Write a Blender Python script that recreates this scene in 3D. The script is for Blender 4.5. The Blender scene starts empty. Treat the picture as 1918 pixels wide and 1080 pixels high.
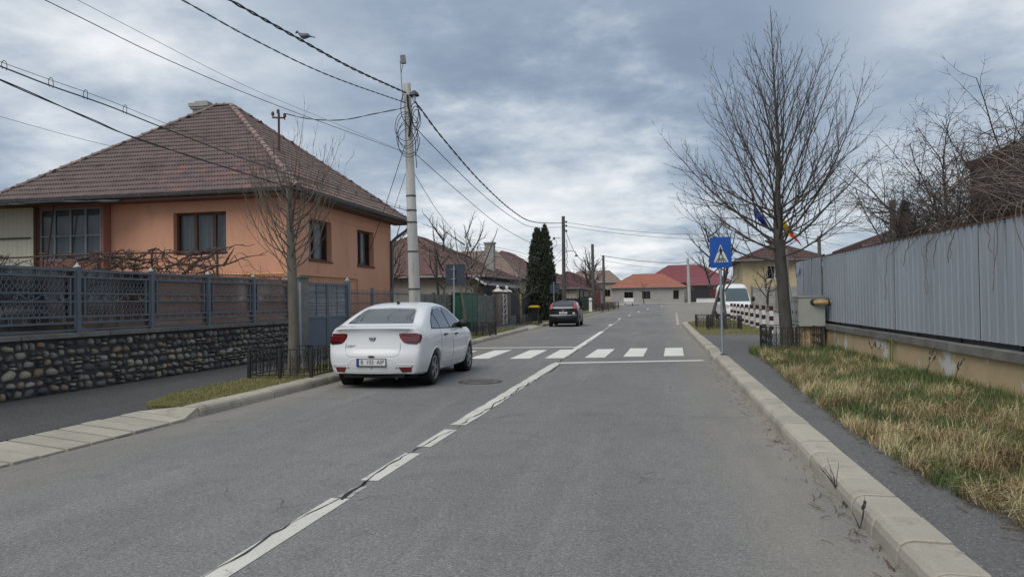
import bpy, bmesh, math, random
import numpy as np
from mathutils import Vector, Matrix, Quaternion
from mathutils.bvhtree import BVHTree
from mathutils.geometry import delaunay_2d_cdt

R = random.Random(11)
NR = np.random.RandomState(5)
sc = bpy.context.scene
COL = sc.collection
rad = math.radians
pi = math.pi

# ------------------------------------------------------------------ camera
cam = bpy.data.objects.new('camera', bpy.data.cameras.new('camera'))
COL.objects.link(cam)
cam.data.sensor_width = 36.0
cam.data.lens = 36.0 * 1385 / 1918
cam.data.clip_end = 3000
YAW, PITCH, ROLL = math.atan(277 / 1385), math.atan(24 / 1385), rad(0.8)
fwd = Vector((-math.sin(YAW) * math.cos(PITCH), math.cos(YAW) * math.cos(PITCH), math.sin(PITCH)))
rt = Vector((math.cos(YAW), math.sin(YAW), 0))
up = rt.cross(fwd)
cr, sr = math.cos(ROLL), math.sin(ROLL)
rt2, up2 = rt * cr - up * sr, up * cr + rt * sr
m = Matrix((rt2, up2, -fwd)).transposed().to_4x4()
m.translation = Vector((0, 0, 1.5))
cam.matrix_world = m
sc.camera = cam
CAM = Vector((0, 0, 1.5))

# ------------------------------------------------------------------ sky and sun
sc.view_settings.view_transform = 'Standard'
sc.view_settings.look = 'None'
sc.view_settings.gamma = 1
sc.view_settings.exposure = 0.42
sc.view_settings.use_curve_mapping = False
SUN_EL, SUN_AZ = rad(52), rad(205)     # azimuth clockwise from +Y
w = bpy.data.worlds.new('World'); sc.world = w; w.use_nodes = True
nt = w.node_tree; nt.nodes.clear()
def N(tree, t, **kw):
    n = tree.nodes.new(t)
    for k, v in kw.items(): setattr(n, k, v)
    return n
def build_world():
    L = nt.links.new
    out = N(nt, 'ShaderNodeOutputWorld')
    sky = N(nt, 'ShaderNodeTexSky', sky_type='NISHITA', sun_disc=False)
    sky.sun_elevation = SUN_EL; sky.sun_rotation = SUN_AZ
    bg1 = N(nt, 'ShaderNodeBackground'); bg1.inputs[1].default_value = 0.08
    L(sky.outputs[0], bg1.inputs[0])
    tc = N(nt, 'ShaderNodeTexCoord')
    nrm = N(nt, 'ShaderNodeVectorMath', operation='NORMALIZE'); L(tc.outputs['Generated'], nrm.inputs[0])
    sep = N(nt, 'ShaderNodeSeparateXYZ'); L(nrm.outputs[0], sep.inputs[0])
    def math_(op, a, b=None, c=None):
        n = N(nt, 'ShaderNodeMath', operation=op)
        for i, v in enumerate((a, b, c)):
            if v is None: continue
            if isinstance(v, (int, float)): n.inputs[i].default_value = v
            else: L(v, n.inputs[i])
        return n.outputs[0]
    zc = math_('ADD', math_('MAXIMUM', sep.outputs[2], 0.0), 0.20)
    px, py = math_('DIVIDE', sep.outputs[0], zc), math_('DIVIDE', sep.outputs[1], zc)
    cmb = N(nt, 'ShaderNodeCombineXYZ'); L(px, cmb.inputs[0]); L(py, cmb.inputs[1]); cmb.inputs[2].default_value = 3.7
    def noise(scale, detail, rough, dist, off):
        mp = N(nt, 'ShaderNodeMapping'); mp.inputs['Location'].default_value = off
        L(cmb.outputs[0], mp.inputs[0])
        n = N(nt, 'ShaderNodeTexNoise'); n.inputs['Scale'].default_value = scale
        n.inputs['Detail'].default_value = detail; n.inputs['Roughness'].default_value = rough
        n.inputs['Distortion'].default_value = dist
        L(mp.outputs[0], n.inputs['Vector']); return n.outputs['Fac']
    n1 = noise(0.9, 7, 0.50, 0.0, (2.9, 13.7, 0))
    n2 = noise(2.9, 9, 0.56, 0.0, (8.8, 1.2, 0))
    v = math_('ADD', math_('MULTIPLY', math_('SUBTRACT', n1, 0.5), 0.95), math_('MULTIPLY', math_('SUBTRACT', n2, 0.5), 1.15))
    v = math_('ADD', v, 0.535)
    # real cloud banks in the sky: direction, half-width, amount (dark rain cloud, bright breaks)
    wob = math_('ADD', math_('SUBTRACT', n1, 0.5), math_('SUBTRACT', n2, 0.5))
    for d, half, amt in BANKS:
        dp = N(nt, 'ShaderNodeVectorMath', operation='DOT_PRODUCT')
        L(nrm.outputs[0], dp.inputs[0]); dp.inputs[1].default_value = Vector(d).normalized()
        mr = N(nt, 'ShaderNodeMapRange', interpolation_type='SMOOTHSTEP')
        L(math_('ADD', dp.outputs['Value'], math_('MULTIPLY', wob, 1.6 * (1 - math.cos(rad(half))))), mr.inputs[0])
        mr.inputs[1].default_value = math.cos(rad(half)); mr.inputs[2].default_value = 1.0
        v = math_('ADD', v, math_('MULTIPLY', mr.outputs[0], amt))
    fd = N(nt, 'ShaderNodeMapRange', interpolation_type='SMOOTHSTEP'); L(sep.outputs[2], fd.inputs[0]); fd.inputs[1].default_value = -0.12; fd.inputs[2].default_value = 0.0
    v = math_('ADD', math_('MULTIPLY', math_('SUBTRACT', v, 0.5), fd.outputs[0]), 0.5)
    ramp = N(nt, 'ShaderNodeValToRGB'); L(v, ramp.inputs[0])
    el = ramp.color_ramp.elements
    stops = [(0.0, (0.19, 0.25, 0.35)), (0.28, (0.295, 0.365, 0.47)), (0.5, (0.44, 0.51, 0.595)), (0.72, (0.64, 0.69, 0.745)), (1.0, (0.93, 0.94, 0.95))]
    el[0].position, el[0].color = stops[0][0], (*stops[0][1], 1)
    el[1].position, el[1].color = stops[-1][0], (*stops[-1][1], 1)
    for p, c in stops[1:-1]:
        e = el.new(p); e.color = (*c, 1)
    bg2 = N(nt, 'ShaderNodeBackground'); bg2.inputs[1].default_value = 0.80
    L(ramp.outputs[0], bg2.inputs[0])
    mx = N(nt, 'ShaderNodeMixShader'); mx.inputs[0].default_value = 0.93
    L(bg1.outputs[0], mx.inputs[1]); L(bg2.outputs[0], mx.inputs[2]); L(mx.outputs[0], out.inputs[0])
BANKS = [((-0.14, 0.93, 0.31), 24, -0.27), ((0.02, 0.93, 0.235), 14, -0.14), ((0.30, 0.88, 0.36), 20, -0.10), ((-0.13, 0.97, 0.125), 14, 0.50), ((0.42, 0.88, 0.13), 14, 0.06),
         ((-0.60, 0.78, 0.08), 20, 0.12), ((0.05, 0.99, 0.06), 12, 0.12), ((0.45, 0.85, 0.24), 12, 0.10)]
build_world()
sun = bpy.data.objects.new('sun', bpy.data.lights.new('sun', 'SUN'))
COL.objects.link(sun)
sun.data.energy = 1.5; sun.data.angle = rad(50); sun.data.color = (1.0, 0.94, 0.85)
sd = Vector((math.sin(SUN_AZ) * math.cos(SUN_EL), math.cos(SUN_AZ) * math.cos(SUN_EL), math.sin(SUN_EL)))
sun.rotation_euler = sd.to_track_quat('Z', 'Y').to_euler()
cy = sc.cycles
cy.max_bounces = 5; cy.diffuse_bounces = 3; cy.glossy_bounces = 3; cy.transparent_max_bounces = 12
cy.use_denoising = True

# ------------------------------------------------------------------ helpers: materials
MATS = {}
def mat(name, c1, c2=None, scale=3.0, rough=0.75, bump=0.0, bscale=40.0, metal=0.0, rand=0.0, fine=0.0, fscale=120.0,
        spec=0.3, alpha=1.0, detail=5, stretch=(1, 1, 1), ramp=None, stain=None, coat=0.0):
    if name in MATS: return MATS[name]
    mt = bpy.data.materials.new(name); mt.use_nodes = True
    t = mt.node_tree; b = t.nodes['Principled BSDF']; L = t.links.new
    b.inputs['Roughness'].default_value = rough; b.inputs['Metallic'].default_value = metal
    b.inputs['Specular IOR Level'].default_value = spec; b.inputs['Coat Weight'].default_value = coat
    b.inputs['Coat Roughness'].default_value = 0.06
    b.inputs['Alpha'].default_value = alpha
    tc = N(t, 'ShaderNodeTexCoord'); mp = N(t, 'ShaderNodeMapping'); mp.inputs['Scale'].default_value = stretch
    L(tc.outputs['Object'], mp.inputs[0]); V = mp.outputs[0]
    def noise(s, d=5, r=0.6):
        n = N(t, 'ShaderNodeTexNoise'); n.inputs['Scale'].default_value = s; n.inputs['Detail'].default_value = d
        n.inputs['Roughness'].default_value = r; L(V, n.inputs['Vector']); return n.outputs['Fac']
    def mix(f, a, bb, bt='MIX'):
        n = N(t, 'ShaderNodeMix', data_type='RGBA', blend_type=bt)
        if isinstance(f, float): n.inputs[0].default_value = f
        else: L(f, n.inputs[0])
        for i, q in ((6, a), (7, bb)):
            if isinstance(q, tuple): n.inputs[i].default_value = (*q, 1)
            else: L(q, n.inputs[i])
        return n.outputs[2]
    def mapr(s, a, bb, c=0.0, d=1.0):
        n = N(t, 'ShaderNodeMapRange'); L(s, n.inputs[0])
        for i, q in enumerate((a, bb, c, d)): n.inputs[i + 1].default_value = q
        return n.outputs[0]
    col = c1
    oi = None
    if rand or ramp:
        oi = N(t, 'ShaderNodeObjectInfo'); ad = N(t, 'ShaderNodeVectorMath', operation='SCALE'); ad.inputs[0].default_value = (37.0, 51.0, 23.0)
        L(oi.outputs['Random'], ad.inputs['Scale']); L(ad.outputs[0], mp.inputs['Location'])
    if ramp:
        cr_ = N(t, 'ShaderNodeValToRGB'); cr_.color_ramp.interpolation = 'LINEAR'
        L(oi.outputs['Random'], cr_.inputs[0]); el = cr_.color_ramp.elements
        el[0].color = (*ramp[0], 1); el[1].color = (*ramp[-1], 1)
        for i, c in enumerate(ramp[1:-1]):
            e = el.new((i + 1) / (len(ramp) - 1)); e.color = (*c, 1)
        col = cr_.outputs[0]
        if c2 is None: c2 = c1
    if c2 is not None:
        f = mapr(noise(scale, detail), 0.34, 0.66)
        if ramp:
            fm = N(t, 'ShaderNodeMath', operation='MULTIPLY'); L(f, fm.inputs[0]); fm.inputs[1].default_value = 0.45
            f = fm.outputs[0]
        col = mix(f, col, c2)
    if stain:
        sc_, ss, lo, hi = stain
        col = mix(mapr(noise(ss, 6, 0.65), lo, hi), col, sc_)
    if fine:
        fv = mapr(noise(fscale, 3, 0.7), 0.25, 0.75, 1 - fine, 1 + fine)
        col = mix(1.0, col, fv, 'MULTIPLY')
    if rand:
        rv = mapr(oi.outputs['Random'], 0, 1, 1 - rand, 1 + rand)
        col = mix(1.0, col, rv, 'MULTIPLY')
    if isinstance(col, tuple): b.inputs['Base Color'].default_value = (*col, 1)
    else: L(col, b.inputs['Base Color'])
    if bump:
        bn = N(t, 'ShaderNodeBump'); bn.inputs['Strength'].default_value = bump; bn.inputs['Distance'].default_value = 0.02
        L(noise(bscale, 4, 0.65), bn.inputs['Height']); L(bn.outputs[0], b.inputs['Normal'])
    MATS[name] = mt
    return mt

def asphalt(name, base, var, speck, dust=None):
    mt = bpy.data.materials.new(name); mt.use_nodes = True
    t = mt.node_tree; b = t.nodes['Principled BSDF']; L = t.links.new
    tc = N(t, 'ShaderNodeTexCoord'); V = tc.outputs['Object']
    def nz(s, d=4, r=0.6, st=None):
        n = N(t, 'ShaderNodeTexNoise'); n.inputs['Scale'].default_value = s; n.inputs['Detail'].default_value = d; n.inputs['Roughness'].default_value = r
        if st:
            mp = N(t, 'ShaderNodeMapping'); mp.inputs['Scale'].default_value = st; L(V, mp.inputs[0]); L(mp.outputs[0], n.inputs['Vector'])
        else: L(V, n.inputs['Vector'])
        return n.outputs['Fac']
    def mr(s, a, b_, c, d):
        n = N(t, 'ShaderNodeMapRange'); L(s, n.inputs[0])
        for i, q in enumerate((a, b_, c, d)): n.inputs[i + 1].default_value = q
        return n.outputs[0]
    def mix(f, a, c, bt='MIX'):
        n = N(t, 'ShaderNodeMix', data_type='RGBA', blend_type=bt)
        if isinstance(f, float): n.inputs[0].default_value = f
        else: L(f, n.inputs[0])
        for i, q in ((6, a), (7, c)):
            if isinstance(q, tuple): n.inputs[i].default_value = (*q, 1)
            else: L(q, n.inputs[i])
        return n.outputs[2]
    col = mix(mr(nz(0.35, 5, 0.6, (1, 0.35, 1)), 0.35, 0.65, 0, 1), base, var)
    col = mix(mr(nz(2.5, 6, 0.7), 0.50, 0.75, 0, 0.5), col, tuple(q * 0.70 for q in base))
    col = mix(mr(nz(0.9, 5, 0.65, (1.6, 0.12, 1)), 0.52, 0.7, 0, 0.5), col, tuple(q * 1.22 for q in var))
    # aggregate grains
    vo = N(t, 'ShaderNodeTexVoronoi'); vo.inputs['Scale'].default_value = 110; L(V, vo.inputs['Vector'])
    sp = N(t, 'ShaderNodeSeparateColor'); L(vo.outputs['Color'], sp.inputs[0])
    col = mix(1.0, col, mr(sp.outputs[0], 0, 1, 1 - speck, 1 + speck), 'MULTIPLY')
    col = mix(mr(sp.outputs[1], 0.982, 0.988, 0, 0.55), col, (0.42, 0.41, 0.39))
    col = mix(1.0, col, mr(nz(38, 3, 0.75), 0.3, 0.7, 1 - speck * 0.9, 1 + speck * 0.9), 'MULTIPLY')
    # hairline cracks
    v2 = N(t, 'ShaderNodeTexVoronoi', feature='DISTANCE_TO_EDGE'); v2.inputs['Scale'].default_value = 0.42
    wv = N(t, 'ShaderNodeVectorMath', operation='ADD'); L(V, wv.inputs[0])
    n3 = N(t, 'ShaderNodeTexNoise'); n3.inputs['Scale'].default_value = 1.6; n3.inputs['Detail'].default_value = 6; L(V, n3.inputs['Vector'])
    L(n3.outputs['Color'], wv.inputs[1]); L(wv.outputs[0], v2.inputs['Vector'])
    ck = N(t, 'ShaderNodeMath', operation='MULTIPLY')
    L(mr(v2.outputs['Distance'], 0.0, 0.006, 0.75, 0), ck.inputs[0]); L(mr(nz(0.6, 3), 0.5, 0.62, 0, 1), ck.inputs[1])
    col = mix(ck.outputs[0], col, (0.03, 0.03, 0.032))
    if dust:
        sx = N(t, 'ShaderNodeSeparateXYZ'); L(V, sx.inputs[0])
        for a, b_, amt in dust:
            k = N(t, 'ShaderNodeMath', operation='MULTIPLY')
            L(mr(sx.outputs[0], a, b_, 0, amt), k.inputs[0]); L(mr(nz(1.3, 6, 0.7, (1.5, 0.5, 1)), 0.28, 0.62, 0.15, 1), k.inputs[1])
            col = mix(k.outputs[0], col, (0.30, 0.265, 0.215))
    L(col, b.inputs['Base Color'])
    b.inputs['Roughness'].default_value = 0.88; b.inputs['Specular IOR Level'].default_value = 0.25
    bn = N(t, 'ShaderNodeBump'); bn.inputs['Strength'].default_value = 0.55; bn.inputs['Distance'].default_value = 0.008
    L(vo.outputs['Distance'], bn.inputs['Height']); L(bn.outputs[0], b.inputs['Normal'])
    return mt

def paint_mat(name, c, under, lo, hi):
    # road paint worn through to the asphalt
    return mat(name, c, tuple(q * 0.86 for q in c), 1.5, rough=0.7, fine=0.12, fscale=60, bump=0.2, bscale=90, stain=(under, 7.0, lo, hi))

M_ROAD = asphalt('road_asphalt', (0.158, 0.158, 0.159), (0.205, 0.204, 0.20), 0.27, dust=[(0.1, 1.3, 0.75), (-4.6, -6.2, 0.55)])
M_PAVE = asphalt('pavement_asphalt', (0.070, 0.071, 0.074), (0.088, 0.088, 0.089), 0.30)
M_PAVE2 = asphalt('old_pavement_asphalt', (0.118, 0.118, 0.117), (0.145, 0.144, 0.14), 0.26)
M_PAINT = paint_mat('road_paint', (0.60, 0.58, 0.53), (0.2, 0.2, 0.2), 0.60, 0.72)
M_PAINT2 = paint_mat('road_paint_bright', (0.72, 0.71, 0.65), (0.2, 0.2, 0.2), 0.64, 0.74)
M_PAINT3 = paint_mat('road_paint_old', (0.46, 0.46, 0.44), (0.19, 0.19, 0.19), 0.44, 0.6)
M_CRACK = mat('crack', (0.035, 0.035, 0.037), rough=0.95)
M_KERB = mat('kerb_concrete', (0.40, 0.37, 0.31), (0.335, 0.308, 0.26), 2.0, rough=0.85, bump=0.25, bscale=55, rand=0.10, fine=0.16, fscale=70, stain=((0.19, 0.17, 0.14), 3.4, 0.53, 0.76))
M_CONC = mat('concrete', (0.36, 0.35, 0.33), (0.27, 0.265, 0.25), 1.8, rough=0.85, bump=0.25, bscale=30, fine=0.12, rand=0.06, stain=((0.14, 0.135, 0.125), 2.2, 0.56, 0.8))
M_CONC_D = mat('weathered_concrete', (0.22, 0.215, 0.20), (0.13, 0.13, 0.12), 2.4, rough=0.9, bump=0.3, bscale=30, fine=0.15, rand=0.12)
M_POLE = mat('pole_concrete', (0.47, 0.46, 0.44), (0.36, 0.355, 0.34), 1.4, rough=0.85, bump=0.2, bscale=40, fine=0.1, stretch=(3, 3, 0.4), stain=((0.22, 0.21, 0.2), 1.6, 0.56, 0.8))
M_SOIL = mat('soil', (0.10, 0.075, 0.05), (0.16, 0.125, 0.08), 3, rough=0.95, bump=0.5, bscale=20, fine=0.3)
M_TURF = mat('turf', (0.085, 0.095, 0.035), (0.16, 0.135, 0.07), 2.2, rough=0.95, bump=0.6, bscale=30, fine=0.3)
M_BARK = mat('bark', (0.105, 0.095, 0.085), (0.06, 0.055, 0.05), 6, rough=0.9, bump=0.4, bscale=40, stretch=(1, 1, 0.25))
M_BARK_L = mat('bark_mossy', (0.165, 0.148, 0.128), (0.105, 0.10, 0.08), 5, rough=0.9, bump=0.4, bscale=35, stretch=(1, 1, 0.4))
M_TWIG = mat('twig', (0.085, 0.068, 0.060), (0.055, 0.045, 0.04), 4, rough=0.85)
M_TWIG_L = mat('twig_pale', (0.22, 0.185, 0.155), (0.13, 0.11, 0.095), 4, rough=0.85)
M_IRON = mat('black_iron', (0.022, 0.023, 0.027), (0.04, 0.036, 0.035), 8, rough=0.55, bump=0.1, bscale=60, stain=((0.09, 0.055, 0.035), 12, 0.66, 0.8))
M_FENCE = mat('grey_blue_paint', (0.135, 0.16, 0.19), (0.105, 0.125, 0.15), 3, rough=0.45, spec=0.4, fine=0.05, rand=0.06)
M_WIRE = mat('wire_paint', (0.24, 0.27, 0.305), rough=0.5)
M_STEEL = mat('galvanised', (0.36, 0.40, 0.44), (0.30, 0.335, 0.37), 4, rough=0.45, metal=0.5, fine=0.04)
M_CABLE = mat('cable_black', (0.03, 0.032, 0.036), rough=0.6)
M_CABLE_G = mat('cable_grey', (0.16, 0.17, 0.18), rough=0.6)
M_WHITE = mat('white_paint', (0.72, 0.72, 0.70), (0.62, 0.62, 0.60), 3, rough=0.6, stain=((0.3, 0.28, 0.25), 3, 0.66, 0.85))
M_GLASS = mat('dark_glass', (0.025, 0.03, 0.035), rough=0.05, spec=0.8)
M_CURTAIN = mat('curtain', (0.62, 0.64, 0.66), (0.42, 0.44, 0.46), 2, rough=0.9, stretch=(8, 8, 0.3))  # curtain tone lightened to imitate pale reflections on the side windows
def glass_mat(name, tint, a):
    mt = bpy.data.materials.new(name); mt.use_nodes = True
    t = mt.node_tree; L = t.links.new; b = t.nodes['Principled BSDF']; out = t.nodes['Material Output']
    b.inputs['Base Color'].default_value = (*tint, 1); b.inputs['Roughness'].default_value = 0.04; b.inputs['Specular IOR Level'].default_value = 0.9
    tr = N(t, 'ShaderNodeBsdfTransparent'); tr.inputs[0].default_value = (0.75, 0.8, 0.82, 1)
    mx = N(t, 'ShaderNodeMixShader'); mx.inputs[0].default_value = a
    L(tr.outputs[0], mx.inputs[1]); L(b.outputs[0], mx.inputs[2]); L(mx.outputs[0], out.inputs[0])
    return mt
M_PANE = glass_mat('window_pane', (0.02, 0.025, 0.03), 0.45)
M_SMOKE = glass_mat('smoked_sheet', (0.022, 0.026, 0.032), 0.72)
M_SMOKE2 = glass_mat('smoked_sheet_brown', (0.30, 0.17, 0.13), 0.85)

# ------------------------------------------------------------------ helpers: geometry
class MB:
    def __init__(s): s.v = []; s.f = []; s.mi = []; s.cur = 0
    def add(s, vs, fs):
        o = len(s.v); s.v += [tuple(p) for p in vs]
        for f in fs: s.f.append([i + o for i in f]); s.mi.append(s.cur)
        return s
    def box(s, x0, x1, y0, y1, z0, z1, M=None):
        vs = [(x, y, z) for z in (z0, z1) for y in (y0, y1) for x in (x0, x1)]
        if M: vs = [M @ Vector(p) for p in vs]
        return s.add(vs, [(0, 2, 3, 1), (4, 5, 7, 6), (0, 1, 5, 4), (2, 6, 7, 3), (0, 4, 6, 2), (1, 3, 7, 5)])
    def bar(s, a, b, wd, th, upv=(0, 0, 1)):
        a, b = Vector(a), Vector(b); d = (b - a)
        if d.length < 1e-6: return s
        d.normalize(); u = Vector(upv)
        if abs(u.dot(d)) > .98: u = Vector((1, 0, 0)) if abs(d.x) < .9 else Vector((0, 1, 0))
        x = d.cross(u).normalized() * wd / 2; y = x.cross(d).normalized() * th / 2
        vs = [p + i * x + j * y for p in (a, b) for i, j in ((-1, -1), (1, -1), (1, 1), (-1, 1))]
        return s.add(vs, [(0, 3, 2, 1), (4, 5, 6, 7), (0, 1, 5, 4), (1, 2, 6, 5), (2, 3, 7, 6), (3, 0, 4, 7)])
    def tube(s, pts, r, n=6, cap=True, closed=False):
        pts = [Vector(p) for p in pts]; m_ = len(pts)
        rs = r if isinstance(r, (list, tuple)) else [r] * m_
        vs = []; prev = None
        for i, p in enumerate(pts):
            if closed: d = pts[(i + 1) % m_] - pts[i - 1]
            else: d = pts[min(i + 1, m_ - 1)] - pts[max(i - 1, 0)]
            if d.length < 1e-9: d = Vector((0, 0, 1))
            d.normalize()
            if prev is None:
                a = Vector((0, 0, 1)) if abs(d.z) < .9 else Vector((1, 0, 0))
                x = d.cross(a).normalized()
            else:
                x = prev - d * prev.dot(d)
                if x.length < 1e-6: x = d.orthogonal()
                x.normalize()
            prev = x; y = d.cross(x)
            for k in range(n):
                t = 2 * pi * k / n
                vs.append(p + (x * math.cos(t) + y * math.sin(t)) * rs[i])
        fs = []
        for i in range(m_ - (0 if closed else 1)):
            j = (i + 1) % m_
            for k in range(n):
                k2 = (k + 1) % n
                fs.append((i * n + k, i * n + k2, j * n + k2, j * n + k))
        if cap and not closed:
            fs.append(tuple(range(n - 1, -1, -1))); fs.append(tuple((m_ - 1) * n + k for k in range(n)))
        return s.add(vs, fs)
    def lathe(s, prof, n=16, M=None):
        vs = [Vector((r * math.cos(2 * pi * k / n), r * math.sin(2 * pi * k / n), z)) for r, z in prof for k in range(n)]
        if M: vs = [M @ p for p in vs]
        fs = []
        for i in range(len(prof) - 1):
            for k in range(n):
                k2 = (k + 1) % n
                fs.append((i * n + k, i * n + k2, (i + 1) * n + k2, (i + 1) * n + k))
        return s.add(vs, fs)
    def disc(s, c, r, n=16, nrm='z', M=None):
        vs = [(c[0] + r * math.cos(2 * pi * k / n), c[1] + r * math.sin(2 * pi * k / n), c[2]) for k in range(n)]
        if M: vs = [M @ Vector(p) for p in vs]
        return s.add(vs, [tuple(range(n))])
    def prism(s, poly, a, b, M=None):     # poly (x,y) extruded z a..b
        n = len(poly)
        vs = [(x, y, a) for x, y in poly] + [(x, y, b) for x, y in poly]
        if M: vs = [M @ Vector(p) for p in vs]
        fs = [tuple(range(n - 1, -1, -1)), tuple(range(n, 2 * n))] + [(i, (i + 1) % n, n + (i + 1) % n, n + i) for i in range(n)]
        return s.add(vs, fs)
    def ball(s, c, r, n=10, m_=6, sc_=(1, 1, 1)):
        prof = [(max(1e-4, math.sin(pi * i / m_)), -math.cos(pi * i / m_)) for i in range(m_ + 1)]
        M = Matrix.Translation(c) @ Matrix.Diagonal((r * sc_[0], r * sc_[1], r * sc_[2], 1))
        return s.lathe(prof, n, M)
    def mesh(s, name, mats, smooth=False, off=None):
        me = bpy.data.meshes.new(name)
        vs = s.v if off is None else [(p[0] - off[0], p[1] - off[1], p[2] - off[2]) for p in s.v]
        me.from_pydata(vs, [], s.f)
        if not isinstance(mats, (list, tuple)): mats = [mats]
        for q in mats: me.materials.append(q)
        if any(s.mi): me.polygons.foreach_set('material_index', s.mi)
        me.update()
        if smooth:
            me.polygons.foreach_set('use_smooth', [True] * len(me.polygons)); me.set_sharp_from_angle(angle=rad(42))
        return me
    def build(s, name, mats, parent=None, smooth=False, world=True, kind=None, label=None):
        off = wloc(parent) if (parent is not None and world) else None
        return obj(name, s.mesh(name, mats, smooth, off), parent, kind, label)
def wloc(o):
    p = Vector((0, 0, 0))
    while o is not None: p += o.location; o = o.parent
    return p
def obj(name, data, parent=None, kind=None, label=None, loc=None):
    o = bpy.data.objects.new(name, data); COL.objects.link(o)
    if parent is not None: o.parent = parent
    if kind: o['kind'] = kind
    if label: o['label'] = label
    if loc is not None: o.location = loc
    return o
def tag(o, label, cat, group=None):
    o['label'] = label; o['category'] = cat
    if group: o['group'] = group
    return o
def thing(name, label, cat, loc=(0, 0, 0), rz=0.0, group=None):
    o = obj(name, None); o.location = loc; o.rotation_euler = (0, 0, rz); o.empty_display_size = .1
    return tag(o, label, cat, group)
def dup(root, loc, rz=None, label=None):
    r = root.copy(); COL.objects.link(r); r.location = loc
    if rz is not None: r.rotation_euler = (0, 0, rz)
    if label: r['label'] = label
    for ch in list(root.children):
        c = ch.copy(); COL.objects.link(c); c.parent = r
        for g in ch.children:
            d = g.copy(); COL.objects.link(d); d.parent = c
    return r
def struct(o): o['kind'] = 'structure'; return o
def eval_mesh(o, name):
    dg = bpy.context.evaluated_depsgraph_get()
    me = bpy.data.meshes.new_from_object(o.evaluated_get(dg)); me.name = name
    return me
def text_mesh(body, size, name, extr=0.001, spacing=1.0):
    cu = bpy.data.curves.new(name, 'FONT'); cu.body = body; cu.size = size; cu.align_x = 'CENTER'; cu.align_y = 'CENTER'
    cu.extrude = extr; cu.space_character = spacing
    o = bpy.data.objects.new(name, cu); COL.objects.link(o)
    dg = bpy.context.evaluated_depsgraph_get()
    me = bpy.data.meshes.new_from_object(o.evaluated_get(dg)); me.name = name
    bpy.data.objects.remove(o); bpy.data.curves.remove(cu)
    return me
def lerp(tab, x):
    if x <= tab[0][0]: return tab[0][1]
    for (a, p), (b, q) in zip(tab, tab[1:]):
        if x <= b: return p + (q - p) * (x - a) / (b - a)
    return tab[-1][1]
def spline(pts, n=8):
    pts = [Vector(p) for p in pts]; out = []
    for i in range(len(pts) - 1):
        p0 = pts[max(i - 1, 0)]; p1 = pts[i]; p2 = pts[i + 1]; p3 = pts[min(i + 2, len(pts) - 1)]
        for k in range(n):
            t = k / n
            out.append(.5 * ((2 * p1) + (p2 - p0) * t + (2 * p0 - 5 * p1 + 4 * p2 - p3) * t * t + (3 * p1 - p0 - 3 * p2 + p3) * t ** 3))
    out.append(pts[-1]); return out
def rise(y):
    s = min(max((y - 50) / 80, 0), 1.2); return .9 * s * s
def XL(y): return lerp([(-20, -6.10), (13, -6.13), (25, -6.45), (40, -6.78), (58, -6.66), (81, -6.35), (112, -4.9), (140, -3)], y)

# ------------------------------------------------------------------ ground, road, markings
def sheet(name, xs_of_y, ys, mt, zoff, nx=2, parent=None):
    b = MB(); vs = []; fs = []
    for y in ys:
        x0, x1 = xs_of_y(y)
        for i in range(nx + 1): vs.append((x0 + (x1 - x0) * i / nx, y, rise(y) + zoff))
    for j in range(len(ys) - 1):
        for i in range(nx):
            a = j * (nx + 1) + i; fs.append((a, a + 1, a + nx + 2, a + nx + 1))
    b.add(vs, fs); return b.build(name, mt, parent)
YS = [-30, -10, 0, 10, 20, 30, 40, 46, 50] + list(range(55, 150, 5)) + [200, 400, 900]
struct(sheet('ground', lambda y: (-600, 600), YS, M_SOIL, -0.06))
ROAD = struct(sheet('road', lambda y: (XL(y) - .25, 1.45 if y < 45 else (2.2 if y < 47 else 60)), [-30, -10, 0, 5, 10, 15, 20, 25, 30, 35, 40, 44.9, 45, 46.9, 47, 50, 55, 60, 65, 70, 75, 80, 85, 90, 95, 100, 105, 110, 115, 120, 125, 128], M_ROAD, 0.0))
def strip(name, a, b, wd, mt, z=0.004, skew=0.0, jag=0.0):
    # painted bar along the road from a to b
    a, b = Vector((*a, 0)), Vector((*b, 0)); n = max(2, int((b - a).length / 0.25)); d = (b - a).normalized(); s = Vector((d.y, -d.x, 0))
    m_ = MB(); vs = []; fs = []
    for i in range(n + 1):
        p = a + (b - a) * i / n
        for q in (-1, 1):
            o = p + s * (q * wd / 2) + d * (q * skew if i in (0, n) else q * skew)
            o.x += R.uniform(-jag, jag)
            vs.append((o.x, o.y, rise(o.y) + z))
    for i in range(n): fs.append((2 * i, 2 * i + 1, 2 * i + 3, 2 * i + 2))
    m_.add(vs, fs); return m_.build(name, mt, ROAD)
CX = -2.44
strip('lane_line', (CX, 0.5), (CX, 5.35), .155, M_PAINT)
strip('lane_line', (CX + .02, 5.38), (CX + .02, 5.72), .12, M_PAINT3, jag=.02)
strip('lane_line', (CX, 5.92), (CX, 7.05), .16, M_PAINT)
strip('lane_line', (CX, 7.38), (CX, 8.42), .155, M_PAINT)
strip('lane_line', (CX, 8.75), (CX - .02, 17.6), .20, M_PAINT, jag=.012)
strip('lane_line', (CX - .13, 22.6), (CX - .30, 35.5), .20, M_PAINT2)
for y0, y1, x in ((43.2, 45.8, -2.93), (57, 60, -3.14), (67.5, 70.5, -2.85), (80, 84, -2.35), (93, 97, -1.6), (108, 112, .2)):
    strip('lane_dash', (x, y0), (x + .1 * (y0 > 60), y1), .17, M_PAINT2, z=.006)
strip('lane_line', (-2.75, 35.6), (-2.98, 56), .09, M_PAINT3)
for i in range(12):
    y = 45 + i * 2.7
    strip('edge_dash', (1.0 + i * .05, y), (1.04 + i * .05, y + 1.0), .16, M_PAINT2, z=.006)
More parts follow.
